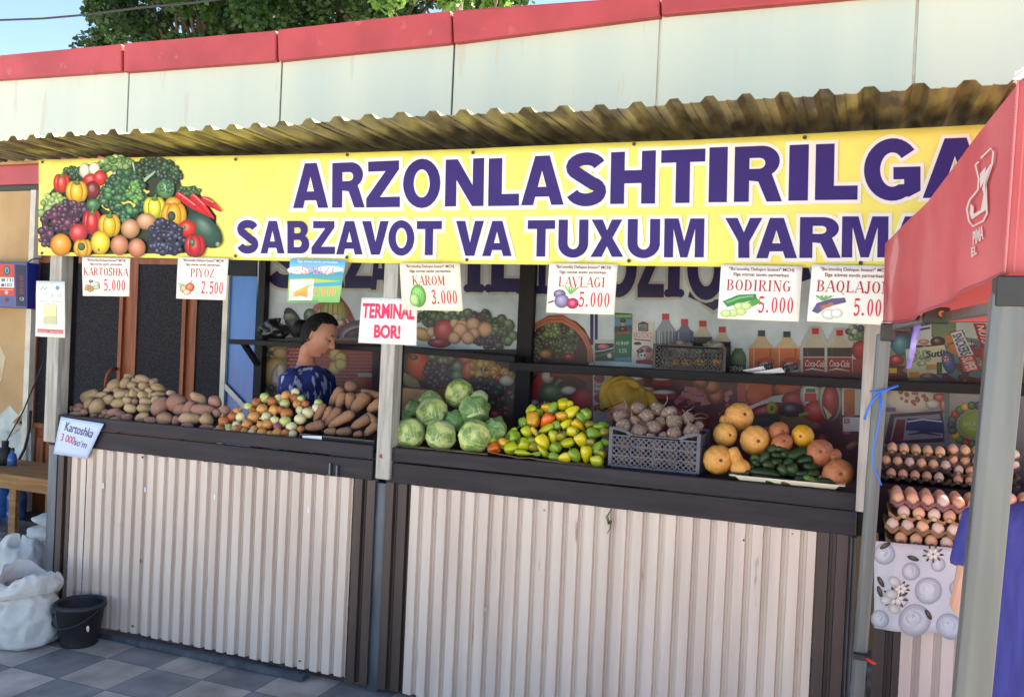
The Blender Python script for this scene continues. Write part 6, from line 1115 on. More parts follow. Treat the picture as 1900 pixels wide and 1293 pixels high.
def eggstack(u0, v_bot, v_top, Y, pitch_px, layers, place):
    o0 = P(u0, v_bot, Y); pt = pitch_px * pxm(o0); n_ = len(layers); dz = (P(u0, v_top, Y).z - o0.z) / max(1, n_ - 1) if n_ > 1 else .05
    for k, (ne, rows, m, off) in enumerate(layers):
        nm = ROW[n_][k] if n_ > 2 else ('lower', 'upper')[k]; nm = 'bottom' if k == 0 else 'top' if k == n_ - 1 else nm
        me = tray_mesh(6, 5, pt).mesh('egg_tray', M[m], True, False); zz = o0.z + k * dz
        tr = D.objects.new('egg_tray', me); COL.objects.link(tr); tr.location = (o0.x + off * pt, Y, zz); s_ = tr.modifiers.new('thickness', 'SOLIDIFY'); s_.thickness = .002
        tag(tr, f"{'mauve' if 'mauve' in m else 'dark brown' if 'dark' in m else 'tan'} pulp egg tray, the {nm} one of {place}" if n_ > 1 else f"mauve pulp egg tray, {place}", 'egg tray', 'pulp egg trays stacked at the right end')
        for j in range(rows):
            for i in range(ne):
                e = D.objects.new('egg', egg_me[rnd.random() < .3]); COL.objects.link(e); r = pt * .43
                e.location = (o0.x + off * pt + (i + .5 + (.5 if ne < 6 else 0)) * pt, Y + (j + .5) * pt, zz + r * .72); e.rotation_euler = (rnd.uniform(-.15, .15), rnd.uniform(-.15, .15), 0); e.scale = (r, r, r)
                tag(e, f"egg, {ORD[i]} from left in the {('front', 'second', 'third', 'fourth')[j]} row of {place}'s {nm} tray" if n_ > 1 else f"egg, {ORD[i]} from left in the {('front', 'second')[j]} row of {place}", 'egg', 'eggs in the trays at the right end')
eggstack(1644, 1006, 932, 3.70, 25.5, [(5, 1, 'grey_pulp', 0), (6, 1, 'grey_pulp', -.1), (5, 1, 'grey_pulp', .1), (6, 4, 'mauve_pulp', .15)], 'the front stack')
eggstack(1632, 884, 838, 4.14, 20, [(5, 1, 'dark_pulp', 0), (6, 1, 'dark_pulp', 0), (5, 2, 'dark_pulp', 0)], 'the rear left stack')
eggstack(1756, 896, 842, 4.16, 20, [(5, 1, 'dark_pulp', 0), (5, 1, 'dark_pulp', 0), (6, 1, 'dark_pulp', 0), (6, 2, 'dark_pulp', 0)], 'the rear right stack')
eggstack(1862, 936, 936, 3.86, 25, [(6, 2, 'mauve_pulp', 0)], 'the lone tray behind the blue shirt')
rz = min(P(1640, 890, 4.14).z, P(1756, 900, 4.16).z) - .012
q = MB(); q.box(.075, 2.2, 4.12, 4.55, .952, rz); q.build('rear_step', M['black_wood'], st)
q = MB(); zz = P(1862, 940, 3.86).z; q.box(P(1850, 936, 3.86).x, 2.2, 3.84, 4.1, .952, zz - .012); q.build('side_step', M['black_wood'], st)
# floral cloth hanging under the eggs
t = thing('tablecloth', 'white oilcloth printed with flowers and pearls hanging under the eggs', 'tablecloth', P(1700, 1005, 3.655))
T_ = lambda x, y: (1622 + (1830 - 1622) * x / 100 + 0 * y, 1003 + y * 1.62 + x * .19)
cl = MB(); vs = []; ev = lambda q: .012 * math.sin(q.x * 26) * max(0, .96 - q.z) * 4 + .004 * math.sin(q.x * 60)
for j in range(13):
    for i in range(25): q = P(*T_(i * 100 / 24, j * 100 / 12), 3.655); q.y += ev(q); vs.append(q)
cl.add(vs, [(j * 25 + i, j * 25 + i + 1, (j + 1) * 25 + i + 1, (j + 1) * 25 + i) for j in range(12) for i in range(24)], 0, lin((206, 208, 214))); o = cl.build('cloth', M['print'], t, smooth=True, fix=False); s_ = o.modifiers.new('thickness', 'SOLIDIFY'); s_.thickness = .0012; s_.offset = 1
k = Ink(3.6535, step=2e-5, ev=ev, T=lambda u, v: (1440 + u * .3348, 860 + v * .3348))
for x, y, r_ in ((600, 500, 60), (748, 598, 50), (845, 705, 76), (770, 868, 90), (575, 860, 50), (960, 900, 72), (1010, 690, 50), (700, 760, 30), (900, 560, 40)):
    k.ell(x, y, r_, r_, (178, 182, 192), hi=.1, edge=.95, seg=24); k.ell(x, y, r_ * .84, r_ * .82, (200, 206, 212), hi=.3, edge=.93, seg=24)
for x, y, s_ in ((870, 500, 1), (660, 740, 1.25), (690, 690, .9)):
    for i in range(9): a_ = i * .7 + x; k.ell(x + 44 * s_ * math.cos(a_), y + 34 * s_ * math.sin(a_), 17 * s_, 6 * s_, [(84, 74, 50), (110, 92, 56), (60, 56, 46)][i % 3], rot=math.degrees(a_), hi=.1)
    for i in range(6): a_ = i * 1.05; k.ell(x + 22 * s_ * math.cos(a_), y + 18 * s_ * math.sin(a_), 18 * s_, 12 * s_, (222, 218, 212), rot=math.degrees(a_), hi=.4, edge=.75)
    k.ell(x, y, 7 * s_, 6 * s_, (150, 110, 40), hi=.2)
for x, y, rt in ((605, 455, -30), (845, 838, 60), (580, 655, 60), (575, 710, 70), (760, 525, 20)): k.ell(x, y, 34, 13, (78, 70, 60), rot=rt, hi=.2)
for x, y in ((610, 752), (655, 800), (655, 650), (640, 720)): k.ell(x, y, 26, 34, (206, 204, 198), rot=x, hi=.5, edge=.8)
k.build('flower_print', M['print'], t)
q = MB(); q.hexa([(P(1622, 1003, 3.655).x, 3.655, .962), (P(1830, 1020, 3.655).x, 3.655, .962), (P(1830, 1020, 3.655).x, 4.1, .968), (P(1622, 1003, 3.655).x, 4.1, .968), (P(1622, 1003, 3.655).x, 3.655, .9635), (P(1830, 1020, 3.655).x, 3.655, .9635), (P(1830, 1020, 3.655).x, 4.1, .9695), (P(1622, 1003, 3.655).x, 4.1, .9695)])
# things on the shelves
sy3 = sh3[0]
crate('shelf_crate', 'small black lattice crate on the shelf above the beets', P(1211, 660, sy3 + .03).x, P(1347, 668, sy3 + .03).x, sy3 + .03, sy3 + .2, sh3[1].z + (sh3[2].z - sh3[1].z) * .42 + .002, P(1280, 640, sy3 + .03).z, 'crate_black', .012, 18)
for u, v, r_, lab in ((1262, 648, 24, 'crumpled clear plastic bag in the left half of the shelf crate'), (1325, 645, 19, 'crumpled clear plastic bag in the right half of the shelf crate'), (1290, 655, 16, 'small flat plastic bag between two larger ones in the shelf crate')):
    c = P(u, v, sy3 + .11); s = pxm(c); mb = blobmesh(r_ * s, r_ * s * .8, r_ * s * .62, 22, 14, .5, 3.5, u); o = mb.build('plastic_bag', M['clear_bag'], None, True); o.location = c; tag(o, lab, 'bag')
for u in (1250, 1275, 1300, 1330):
    c = P(u, 672, sy3 + .07); o = D.objects.new('yellow_pack', blobmesh(.035, .03, .02, 12, 8, .2, 2, u).mesh('yellow_pack', M['golden_pumpkin'], True)); COL.objects.link(o); o.location = c; tag(o, f"yellow packet in the shelf crate, {ORD[(1250, 1275, 1300, 1330).index(u)]} from the left behind its lattice", 'packet', 'yellow packets in the shelf crate')
c = P(507, 613, sh1[0] + .1); s = pxm(c); mb = blobmesh(30 * s, .07, 18 * s, 30, 20, .45, 3, 5); mb.v = [(x, y, z_ if z_ > -15 * s else -15 * s) for x, y, z_ in mb.v]
o = mb.build('black_bag', M['black_bag'], None, True); o.location = c; tag(o, 'crumpled black plastic bag on the shelf left of the seller', 'bag')
kn = MB(); kn.tube([c + Vector((.0, 0, 14 * s)), c + Vector((.015, 0, 20 * s)), c + Vector((.04, 0, 19 * s)), c + Vector((.05, 0, 23 * s))], [.02, .012, .014, .006], 8); kn.build('knotted_neck', M['black_bag'], o, True)
for uv, lab in (([(1378, 692), (1416, 684), (1420, 690), (1400, 697)], 'folded white paper leaf standing on the shelf beside the flat sheet'), ([(1398, 696), (1450, 687), (1456, 696), (1400, 701)], 'flat white paper sheet lying on the shelf above the pumpkins')):
    q = MB(); q.prism([P(u, v, sy3 + .01 + .02 * i) + Vector((0, 0, .012)) for i, (u, v) in enumerate(uv)], (0, 0, 1), .0015); tag(q.build('paper_sheet', M['paper_white']), lab, 'paper')

# ------------------------------------------------------------------ people
mk('ikat_dress', (36, 52, 112), (24, 32, 78), scale=12, rough=.8, spec=.2, stretch=(1.5, 1.5, .5), c3=(150, 154, 180), s3=19, t3=.55, bump=.3, bscale=12, dist=.006)
def remesh(mb, name, m, parent, vox, it=5):
    o = mb.build(name, m, parent, True)
    r_ = o.modifiers.new('skin_over', 'REMESH'); r_.mode = 'VOXEL'; r_.voxel_size = vox; r_.use_smooth_shade = True
    s_ = o.modifiers.new('relax', 'SMOOTH'); s_.iterations = it; s_.factor = .5
    return o
G_ = lambda x, s: math.exp(-(x / s) ** 2)
def head_shape(d):
    x, y, z = d.x * .072, d.y * .094, d.z * .117
    if d.z < 0:
        t = -d.z; x *= 1 - .30 * t ** 1.6; y *= (1 - .10 * t) if d.y > 0 else (1 - .42 * t)
    if d.y > 0:
        n_ = 0
        if z < .03:
            t = max(0, min(1, (.03 - z) / .052)); n_ = .032 * t ** 1.25 if z > -.022 else .032 * max(0, 1 - ((-.022 - z) / .013)) ** .7
        y += n_ * G_(x, .009 + .006 * max(0, min(1, (.02 - z) / .04)))
        y += .006 * G_(z - .034, .010) * G_(x, .045) - .014 * G_(abs(x) - .031, .014) * G_(z - .017, .011) + .006 * G_(abs(x) - .030, .010) * G_(z - .014, .008)
        y += G_(x, .019) * (.011 * G_(z + .052, .006) + .011 * G_(z + .066, .006) - .003 * G_(z + .0585, .003)) + .014 * G_(x, .02) * G_(z + .096, .014) - .004 * G_(x, .03) * G_(z + .08, .006) + .005 * G_(abs(x) - .045, .02) * G_(z + .012, .02)
    return Vector((x, y, z))
def sphere_dirs(seg=96, rings=64):
    ds = [Vector((0, 0, -1))]
    for i in range(1, rings):
        t = math.pi * i / rings - math.pi / 2
        for k in range(seg): a = 6.283185 * k / seg; ds.append(Vector((math.cos(t) * math.cos(a), math.cos(t) * math.sin(a), math.sin(t))))
    ds.append(Vector((0, 0, 1))); n_ = len(ds)
    fs = [(0, 1 + (k + 1) % seg, 1 + k) for k in range(seg)] + [(1 + i * seg + k, 1 + i * seg + (k + 1) % seg, 1 + (i + 1) * seg + (k + 1) % seg, 1 + (i + 1) * seg + k) for i in range(rings - 2) for k in range(seg)] + [(n_ - 1, 1 + (rings - 2) * seg + k, 1 + (rings - 2) * seg + (k + 1) % seg) for k in range(seg)]
    return ds, fs
def frame(f, up):
    f = f.normalized(); s = f.cross(up).normalized(); u = s.cross(f); return Matrix((s, f, u)).transposed()
def person(label, hc, hf, hup, tf, neck, hscale, cloth, hair, reach, lean=Vector((0, 0, 0)), floor=0.02, skin='skin', sleeve=.55, group=None, elbow=None, tw=1.0):
    t = thing('person', label, 'person', (neck.x, neck.y, 0)); H_ = frame(hf, hup); T_ = frame(tf, Vector((0, 0, 1)))
    hp = lambda x, y, z: hc + H_ @ (Vector((x, y, z)) * hscale)
    tp = lambda x, y, z: neck + T_ @ Vector((x, y, z)) + lean * max(0, -z)
    ds, fs = sphere_dirs(); body = MB(); body.add([hp(*head_shape(d)) for d in ds], fs)
    for sx in (-1, 1):
        e = blobmesh(.010, .019, .030, 14, 10); body.add([hp(sx * .073 + v[0] + sx * .012 * max(0, -v[1] * 30), v[1] - .012, v[2] - .002) for v in e.v], e.f)
    body.tube([hp(0, -.02, -.03), hp(0, -.028, -.10), tp(0, -.012, .035), tp(0, -.01, -.05)], [.044 * hscale, .041 * hscale, .047, .075], 18)
    ws = tw
    def torso(grow):
        q = MB(); secs = [(.0, .062, .06), (-.025, .11, .072), (-.05, .16, .085), (-.10, .185, .10), (-.2, .178, .115), (-.34, .16, .105), (-.48, .175, .12), (-.62, .19, .13)]; vs = []
        for z, w_, d_ in secs:
            for k in range(28): a = 6.2832 * k / 28; vs.append(tp((w_ * ws + grow) * math.cos(a), (d_ + grow) * math.sin(a) * (1.0 if math.sin(a) < 0 else 1.08), z))
        n_ = len(secs); q.add(vs, [(i * 28 + k, i * 28 + (k + 1) % 28, (i + 1) * 28 + (k + 1) % 28, (i + 1) * 28 + k) for i in range(n_ - 1) for k in range(28)] + [tuple(range(28)), tuple((n_ - 1) * 28 + k for k in range(28))]); return q
    b_ = torso(0); body.add(b_.v, b_.f); cl = torso(.012); arms = []
    for sx in (-1, 1):
        sh_ = tp(sx * .165 * tw, 0, -.085); el = tp(sx * .215 * tw, .05, -.36) if not (elbow and sx == elbow[0]) else elbow[1]; ha = tp(sx * .12, reach, -.36)
        body.tube([sh_, (sh_ + el) / 2, el, (el + ha) / 2, ha], [.056, .047, .040, .036, .026], 14)
        dv = (ha - el).normalized(); sd_ = dv.cross(Vector((0, 0, 1))).normalized() * sx; body.tube([ha, ha + dv * .04, ha + dv * .085], [.026, .034, .030], 12, flat=.55)
        for k, l in enumerate((.062, .074, .078, .068)): p0 = ha + dv * .078 + sd_ * (.030 - .019 * k); body.tube([p0, p0 + dv * l * .5, p0 + dv * l * .85 - Vector((0, 0, .018))], [.0095, .0088, .007], 8)
        p0 = ha + dv * .03 - sd_ * .028; body.tube([p0, p0 - sd_ * .022 + dv * .03, p0 - sd_ * .028 + dv * .058], [.012, .0105, .008], 8)
        ce = sh_ + (el - sh_) * min(1, sleeve); cl.tube([tp(sx * .12 * tw, 0, -.06), sh_, (sh_ + ce) / 2, ce], [.06, .074, .07, .068], 16)
    z0 = neck.z - .6; hips = tp(0, 0, -.6); fl = lambda w_, d_, z: [Vector((hips.x, hips.y, z)) + T_ @ Vector((w_ * math.cos(6.2832 * k / 28) * (1 + .03 * math.sin(k * 2)), d_ * math.sin(6.2832 * k / 28), 0)) for k in range(28)]
    vs = [v for w_, d_, z in ((.195, .14, hips.z + .03), (.205, .15, hips.z - .15), (.22, .17, (hips.z) * .45), (.235, .19, floor)) for v in fl(w_, d_, z)]
    cl.add(vs, [(i * 28 + k, i * 28 + (k + 1) % 28, (i + 1) * 28 + (k + 1) % 28, (i + 1) * 28 + k) for i in range(3) for k in range(28)] + [tuple(range(28)), tuple(84 + k for k in range(28))])
    remesh(body, 'body', M[skin], t, .0032, 1); remesh(cl, 'dress' if cloth != 'blue_knit' else 'shirt', M[cloth], t, .008, 6)
    if hair:
        q = MB(); keep = {}; vs = []
        def inhair(d):
            if hair == 'scarf_mustard': return d.z > .12 + .22 * d.y or (d.y < .12 and d.z > -.55)
            return d.z > .50 + .38 * max(0, d.y) - .95 * max(0, -d.y) - (.55 if d.y < -.12 else 0) + .35 * max(0, d.y - .55) or (d.y < -.05 and d.z > -.34 + .5 * (d.y + .05)) or (d.y < .18 and d.y > -.2 and d.z > .12)
        lift = .011 if hair != 'scarf_mustard' else .014
        for i, d in enumerate(ds):
            if inhair(d):
                p = head_shape(d); fold = (.006 * math.sin(14 * d.x + 5 * d.y + 9 * d.z * d.x) + .006 * math.sin(9 * math.atan2(d.z, d.x))) if hair == 'scarf_mustard' else .002 * math.sin(40 * d.x)
                keep[i] = len(vs); vs.append(p * (1 + (lift + fold) / max(.05, p.length)))
        q.add([hp(*v) for v in vs], [tuple(keep[i] for i in f) for f in fs if all(i in keep for i in f)])
        o = q.build('headscarf' if hair == 'scarf_mustard' else 'hair', M[hair], t, True); s_ = o.modifiers.new('thickness', 'SOLIDIFY'); s_.thickness = .014; s_.offset = 0
        sb = o.modifiers.new('round', 'SUBSURF'); sb.levels = 1; sb.render_levels = 1
        bn = blobmesh(.05, .045, .05, 22, 14, .12, 2, 3) if hair != 'scarf_mustard' else blobmesh(.06, .04, .075, 24, 16, .35, 2.5, 8)
        c_ = (0, -.122, -.008) if hair != 'scarf_mustard' else (0, -.10, -.06)
        MB().add([hp(v[0] + c_[0], v[1] + c_[1], v[2] + c_[2]) for v in bn.v], bn.f).build('hair_bun' if hair != 'scarf_mustard' else 'scarf_knot', M[hair], t, True)
    for sx in (-1, 1):
        q = MB(); q.tube([hp(sx * x, .094 * .93 - (x - .02) ** 2 * 6 + .006, .036 + .004 * math.sin((x - .014) * 70)) for x in (.014, .022, .03, .038, .046)], [.002, .0034, .0034, .003, .0015], 6); q.build('eyebrow', M['hair_black'], t, True)
        q = MB(); q.tube([hp(sx * x, .0905 - (x - .022) ** 2 * 9, .0105 - .0035 * math.sin((x - .018) * 110)) for x in (.018, .024, .031, .038, .045)], [.001, .0022, .0026, .0022, .001], 6); q.build('eyelashes', M['hair_black'], t, True)
        q = MB(); q.tube([hp(sx * .079, -.008, -.030), hp(sx * .079, -.007, -.044)], .004, 8); q.build('earring', M['galvanised'], t, True)
    q = MB(); q.tube([hp(x, .1035 - x * x * 22, -.0585 + abs(x) * .08) for x in (-.02, -.01, 0, .01, .02)], [.001, .003, .0034, .003, .001], 6); q.build('mouth', M['lips'], t, True)
    return t
UP = Vector((0, 0, 1)); Fh = Vector((CF.x, CF.y, 0)).normalized(); Rh = Vector((CR.x, CR.y, 0)).normalized()
Y1 = 4.30; hc = P(592, 624, Y1); hf = (Rh * .93 - Fh * .36 - UP * .40); hu = (UP * .92 + Rh * .35)
nk = P(571, 678, Y1); tf1 = (Rh * .86 - Fh * .5)
person('woman in blue and white patterned dress with tied dark hair behind the onions', hc, hf, hu, tf1, nk, pxm(hc) * 80 / .235, 'ikat_dress', 'hair_black', .26, tw=.80)
Y2 = 4.32; hc = P(1160, 750, Y2); hf = (-Rh * .80 - Fh * .12 - UP * .62); hu = (UP * .82 - Rh * .55)
person('bent over seller in a mustard yellow headscarf, half hidden behind the beets', hc, hf, hu, -Rh * .9 - Fh * .3, P(1186, 800, Y2 + .03), pxm(hc) * 90 / .235, 'dark_cloth', 'scarf_mustard', .22)
Y3 = 2.9; hc = P(1990, 850, Y3); nk = P(1952, 936, Y3)
person('shopper in a violet blue ribbed top with bare elbow behind the grey tent leg', hc, Vector((.35, 1, -.25)), UP, Vector((.30, 1, 0)), nk, .95, 'blue_knit', 'hair_black', .30, skin='fair_skin', sleeve=.58, elbow=(-1, P(1789, 1120, Y3 - .02)))

# ------------------------------------------------------------------ red canopy tent
AY, BY_ = 1.72, 3.43
At, Ab = P(1894, 150, AY), P(1868, 506, AY); Bt, Bb = P(1645, 448, BY_), P(1641, 597, BY_)
tent = thing('canopy_tent', 'red pop-up canopy with grey steel legs and white printed logo at the right edge', 'canopy', (At.x, AY, 0))
nrm = (Bb - Ab).cross(UP).normalized()
topl = [(1642, 452), (1660, 434), (1690, 405), (1720, 376), (1728, 366), (1760, 323), (1800, 268), (1850, 205), (1893, 150)]
botl = [(1641, 597), (1665, 597), (1690, 592), (1720, 578), (1750, 562), (1780, 545), (1810, 530), (1840, 516), (1868, 506)]
def pl(pts, t):
    s = t * (len(pts) - 1); i = min(int(s), len(pts) - 2); f = s - i; return tuple(pts[i][k] * (1 - f) + pts[i + 1][k] * f for k in (0, 1))
NA, NB_ = 48, 14
def vpt(i, j):
    a, b_ = pl(topl, i / NA), pl(botl, i / NA); w_ = j / NB_; u, v = a[0] * (1 - w_) + b_[0] * w_, a[1] * (1 - w_) + b_[1] * w_
    p = PP(u, v, Ab, nrm); return p + nrm * ((.010 * math.sin(i * .42 + j * .25) + .022 * noise.noise(Vector((i * .13, j * .16, 2)))) * (w_ * .7 + .15) * (1 - i / NA) ** .5)
q = MB(); vs = [vpt(i, j) for j in range(NB_ + 1) for i in range(NA + 1)]; edge_top = [vpt(i, 0) for i in range(NA + 1)]
q.add(vs, [(j * (NA + 1) + i, j * (NA + 1) + i + 1, (j + 1) * (NA + 1) + i + 1, (j + 1) * (NA + 1) + i) for j in range(NB_) for i in range(NA)])
Dt, Db = Vector((2.0, 1.60, At.z)), Vector((1.98, 1.60, Ab.z)); Ct, Cb = Vector((1.86, 3.30, Bt.z + .05)), Vector((1.86, 3.30, Bb.z))
for (a, b_, c_, d_) in ((vpt(NA, 0), Dt, Db, vpt(NA, NB_)), (Dt, Ct, Cb, Db), (Ct, vpt(0, 0), vpt(0, NB_), Cb)):
    vs = []; n1, n2 = 16, 8
    for j in range(n2 + 1):
        for i in range(n1 + 1): x, y = i / n1, j / n2; vs.append((a * (1 - x) + b_ * x) * (1 - y) + (d_ * (1 - x) + c_ * x) * y + Vector((0, 0, .02 * math.sin(x * 3.14) * y)))
    q.add(vs, [(j * (n1 + 1) + i, j * (n1 + 1) + i + 1, (j + 1) * (n1 + 1) + i + 1, (j + 1) * (n1 + 1) + i) for j in range(n2) for i in range(n1)])
q.build('valance', M['red_cloth'], tent, True, fix=False)
pk_ = Vector((1.05, 2.5, 2.95)); q = MB(); n_ = len(edge_top); vs = edge_top + [Dt, Ct, pk_]
q.add(vs, [(i, i + 1, n_ + 2) for i in range(n_ - 1)] + [(n_ - 1, n_, n_ + 2), (n_, n_ + 1, n_ + 2), (n_ + 1, 0, n_ + 2)]); q.build('roof', M['red_cloth'], tent, True, fix=False)
q = MB(); cs = [vpt(NA, j) for j in range(NB_ + 1)]; q.tube([p - nrm * .003 + Vector((0, -.004, 0)) for p in cs], .0016, 6); q.build('corner_seam', M['stitch'], tent, True)
for dx in (-.006, .009):
    q = MB()
    for k in range(70):
        a = cs[0].lerp(cs[-1], k / 70) + Vector((dx, -.003, 0)); q.tube([a, a + Vector((.003, 0, -.0035))], .0009, 4)
    q.build('stitching', M['stitch'], tent)
q = MB(); q.tube([p + nrm * 0 for p in [vpt(i, NB_) for i in range(NA + 1)]], .0035, 6); q.build('hem', M['red_cloth'], tent, True)
q = blobmesh(.02, .018, .016, 14, 10, .5, 4, 3); q.v = [tuple(Vector(v) + At + Vector((.008, 0, .005))) for v in q.v]; q.build('corner_tuft', M['white_ink'], tent, True)
lg = Ink(1.0); lg.p = lambda u, v: PP(u, v, Ab + -nrm * (1 if nrm.x > 0 else -1) * .0075, nrm)
Z7 = lambda pts: [(1300 + x * .464, 100 + y * .464) for x, y in pts]
lg.line(Z7([(1112, 432), (1098, 445), (1112, 500), (1108, 545), (1075, 585), (1064, 620), (1072, 668), (1088, 690), (1130, 668), (1144, 640), (1142, 560), (1140, 520), (1165, 440), (1170, 395), (1160, 378), (1120, 418)]), 3, (226, 206, 200))
lg.poly(Z7([(1080, 600), (1092, 612), (1092, 640), (1120, 625), (1132, 560), (1126, 540), (1140, 470), (1160, 440), (1160, 455), (1148, 500), (1140, 545), (1140, 625), (1085, 662), (1076, 640)]), (226, 206, 200)); lg.poly(Z7([(1118, 478), (1140, 452), (1136, 500), (1118, 540)]), (226, 206, 200))
lg.glyphs(text2d('PIMA', .03), [(1300 + 1088 * .464, 100 + 712 * .464), (1300 + 1130 * .464, 100 + 682 * .464), (1300 + 1130 * .464, 100 + 740 * .464), (1300 + 1088 * .464, 100 + 768 * .464)], (226, 206, 200)); lg.glyphs(text2d('EL', .03), [(1300 + 1082 * .464, 100 + 776 * .464), (1300 + 1104 * .464, 100 + 764 * .464), (1300 + 1104 * .464, 100 + 800 * .464), (1300 + 1082 * .464, 100 + 814 * .464)], (226, 206, 200))
lg.build('logo', M['print'], tent)
def leg(p_top, p_mid, w, name='leg'):          # steel profile: straight through two seen points down to the ground
    d_ = (p_mid - p_top); k_ = (0 - p_top.z) / d_.z; foot = p_top + d_ * k_; q = MB(); prof = [(-.5, -.28), (-.22, -.5), (.28, -.5), (.5, -.3), (.5, .5), (-.5, .5)]
    vs = [c + Vector((x * w, y * w, 0)) for c in (foot, p_top) for x, y in prof]; n_ = len(prof)
    q.add(vs, [(i, (i + 1) % n_, n_ + (i + 1) % n_, n_ + i) for i in range(n_)] + [tuple(range(n_))[::-1], tuple(range(n_, 2 * n_))]); q.build(name, M['tent_steel'], tent, bevel=.003)
    f = MB(); f.box(foot.x - .05, foot.x + .05, foot.y - .05, foot.y + .05, .001, .012); f.build('foot_plate', M['tent_steel'], tent); return foot
wA = 61 * pxm(P(1850, 700, AY)); leg(P(1874, 545, AY), P(1803, 1293, AY), wA)
leg(P(1640, 620, BY_), P(1593, 1250, BY_), 25 * pxm(P(1640, 700, BY_)))
leg(Vector((1.95, 1.62, 1.86)), Vector((1.95, 1.62, .5)), wA); leg(Vector((1.84, 3.28, 1.86)), Vector((1.84, 3.28, .5)), wA)
q = MB(); a = P(1877, 542, AY); q.box(a.x - .027, a.x + .03, AY - .033, AY + .03, P(1877, 570, AY).z, P(1877, 514, AY).z); q.build('corner_bracket', M['black_plastic'], tent, bevel=.003)
q = MB(); a = P(1647, 617, BY_); q.box(a.x - .024, a.x + .024, BY_ - .04, BY_ + .03, P(1647, 633, BY_).z, P(1647, 600, BY_).z); q.box(a.x + .01, a.x + .07, BY_ - .038, BY_ - .002, P(1660, 616, BY_).z, P(1660, 598, BY_).z); q.build('corner_bracket', M['black_plastic'], tent, bevel=.004)
ym = 2.75; a = P(1737, 586, ym); q = MB(); q.box(a.x - .034, a.x + .034, ym - .02, ym + .02, a.z - .022, a.z + .024); q.build('truss_joint', M['black_plastic'], tent, bevel=.005)
for (u, v, y) in ((1748, 582, ym - .023), (1672, 603, BY_ - .041)):
    q = MB(); c_ = P(u, v, y); q.tube([c_, c_ + Vector((0, .006, 0))], .0085, 12); o = q.build('knob', M['orange_knob'], tent); q = MB(); q.tube([c_ - Vector((0, .002, 0)), c_], .003, 8); q.build('pin', M['black_plastic'], o)
q = MB(); q.bar(P(1756, 588, ym), P(1855, 570, 2.0), .03, .022); q.build('truss_bar', M['tent_steel'], tent); q = MB(); q.bar(P(1716, 592, ym), P(1664, 606, 3.3), .026, .02); q.build('truss_bar', M['tent_steel'], tent)
# ribbon, cord and clamp
q = MB(); pts = [(1704, 588), (1701, 610), (1696, 632), (1692, 655), (1686, 684)]; vs = []; yr = 3.0
for i, (u, v) in enumerate(pts): w_ = [6, 6.5, 6, 5.5, 4][i]; vs += [P(u - w_, v, yr) + Vector((0, .008 * math.sin(i * 2), 0)), P(u + w_, v - 1, yr) + Vector((0, -.008 * math.sin(i * 2), 0))]
q.add(vs, [(2 * i, 2 * i + 1, 2 * i + 3, 2 * i + 2) for i in range(4)]); o = q.build('ribbon', M['purple_ribbon'], None, True, False); tag(o, 'shiny purple ribbon hanging from the red canopy edge', 'ribbon'); s_ = o.modifiers.new('thickness', 'SOLIDIFY'); s_.thickness = .001
yc = 3.385; cord = thing('cord', 'bright blue plastic cord knotted round the grey tent leg and right post', 'cord', P(1630, 725, yc))
for pts, r_ in (([(1614, 726), (1628, 727), (1644, 723), (1666, 715)], .006), ([(1650, 720), (1630, 731), (1618, 744), (1610, 760), (1604, 778)], .005), ([(1634, 728), (1634, 760), (1630, 790), (1624, 815), (1619, 842), (1621, 866), (1628, 884), (1636, 900)], .004), ([(1632, 735), (1638, 745), (1633, 770)], .0035)):
    q = MB(); q.tube([P(u, v, yc - .0 if u < 1650 else yc + .02) for u, v in pts], r_, 6, flat=.5); q.build('strand', M['blue_cord'], cord, True)
clamp = thing('clamp', 'black clamp with a red strap fixed low on the far tent leg', 'clamp', P(1600, 1220, 3.38))
q = MB(); a, b_ = P(1583, 1212, 3.385), P(1619, 1229, 3.385); q.box(a.x, b_.x, 3.385, 3.46, b_.z, a.z); q.build('collar', M['black_plastic'], clamp, bevel=.004); q = MB(); q.bar(P(1608, 1221, 3.38), P(1624, 1231, 3.36), .012, .006); q.build('strap', M['red_strap'], clamp); q = MB(); q.tube([P(1601, 1220, 3.385), P(1601, 1220, 3.37)], .01, 8); q.build('lever_bolt', M['black_plastic'], clamp)
dp = thing('dried_pepper', 'small shrivelled green pepper hanging on the cream panel under the counter', 'pepper', P(1130, 955, 3.66))
q = MB(); q.tube([P(1132, 948, 3.664), P(1126, 958, 3.66), P(1130, 972, 3.66), P(1134, 966, 3.66), P(1132, 980, 3.66), P(1126, 990, 3.662)], [.002, .005, .007, .005, .003, .001], 7); q.build('pod', M['pepper_stem'], dp, True); q = MB(); q.tube([P(1134, 944, 3.668), P(1132, 949, 3.664)], .002, 5); q.build('stalk', M['bark'], dp)

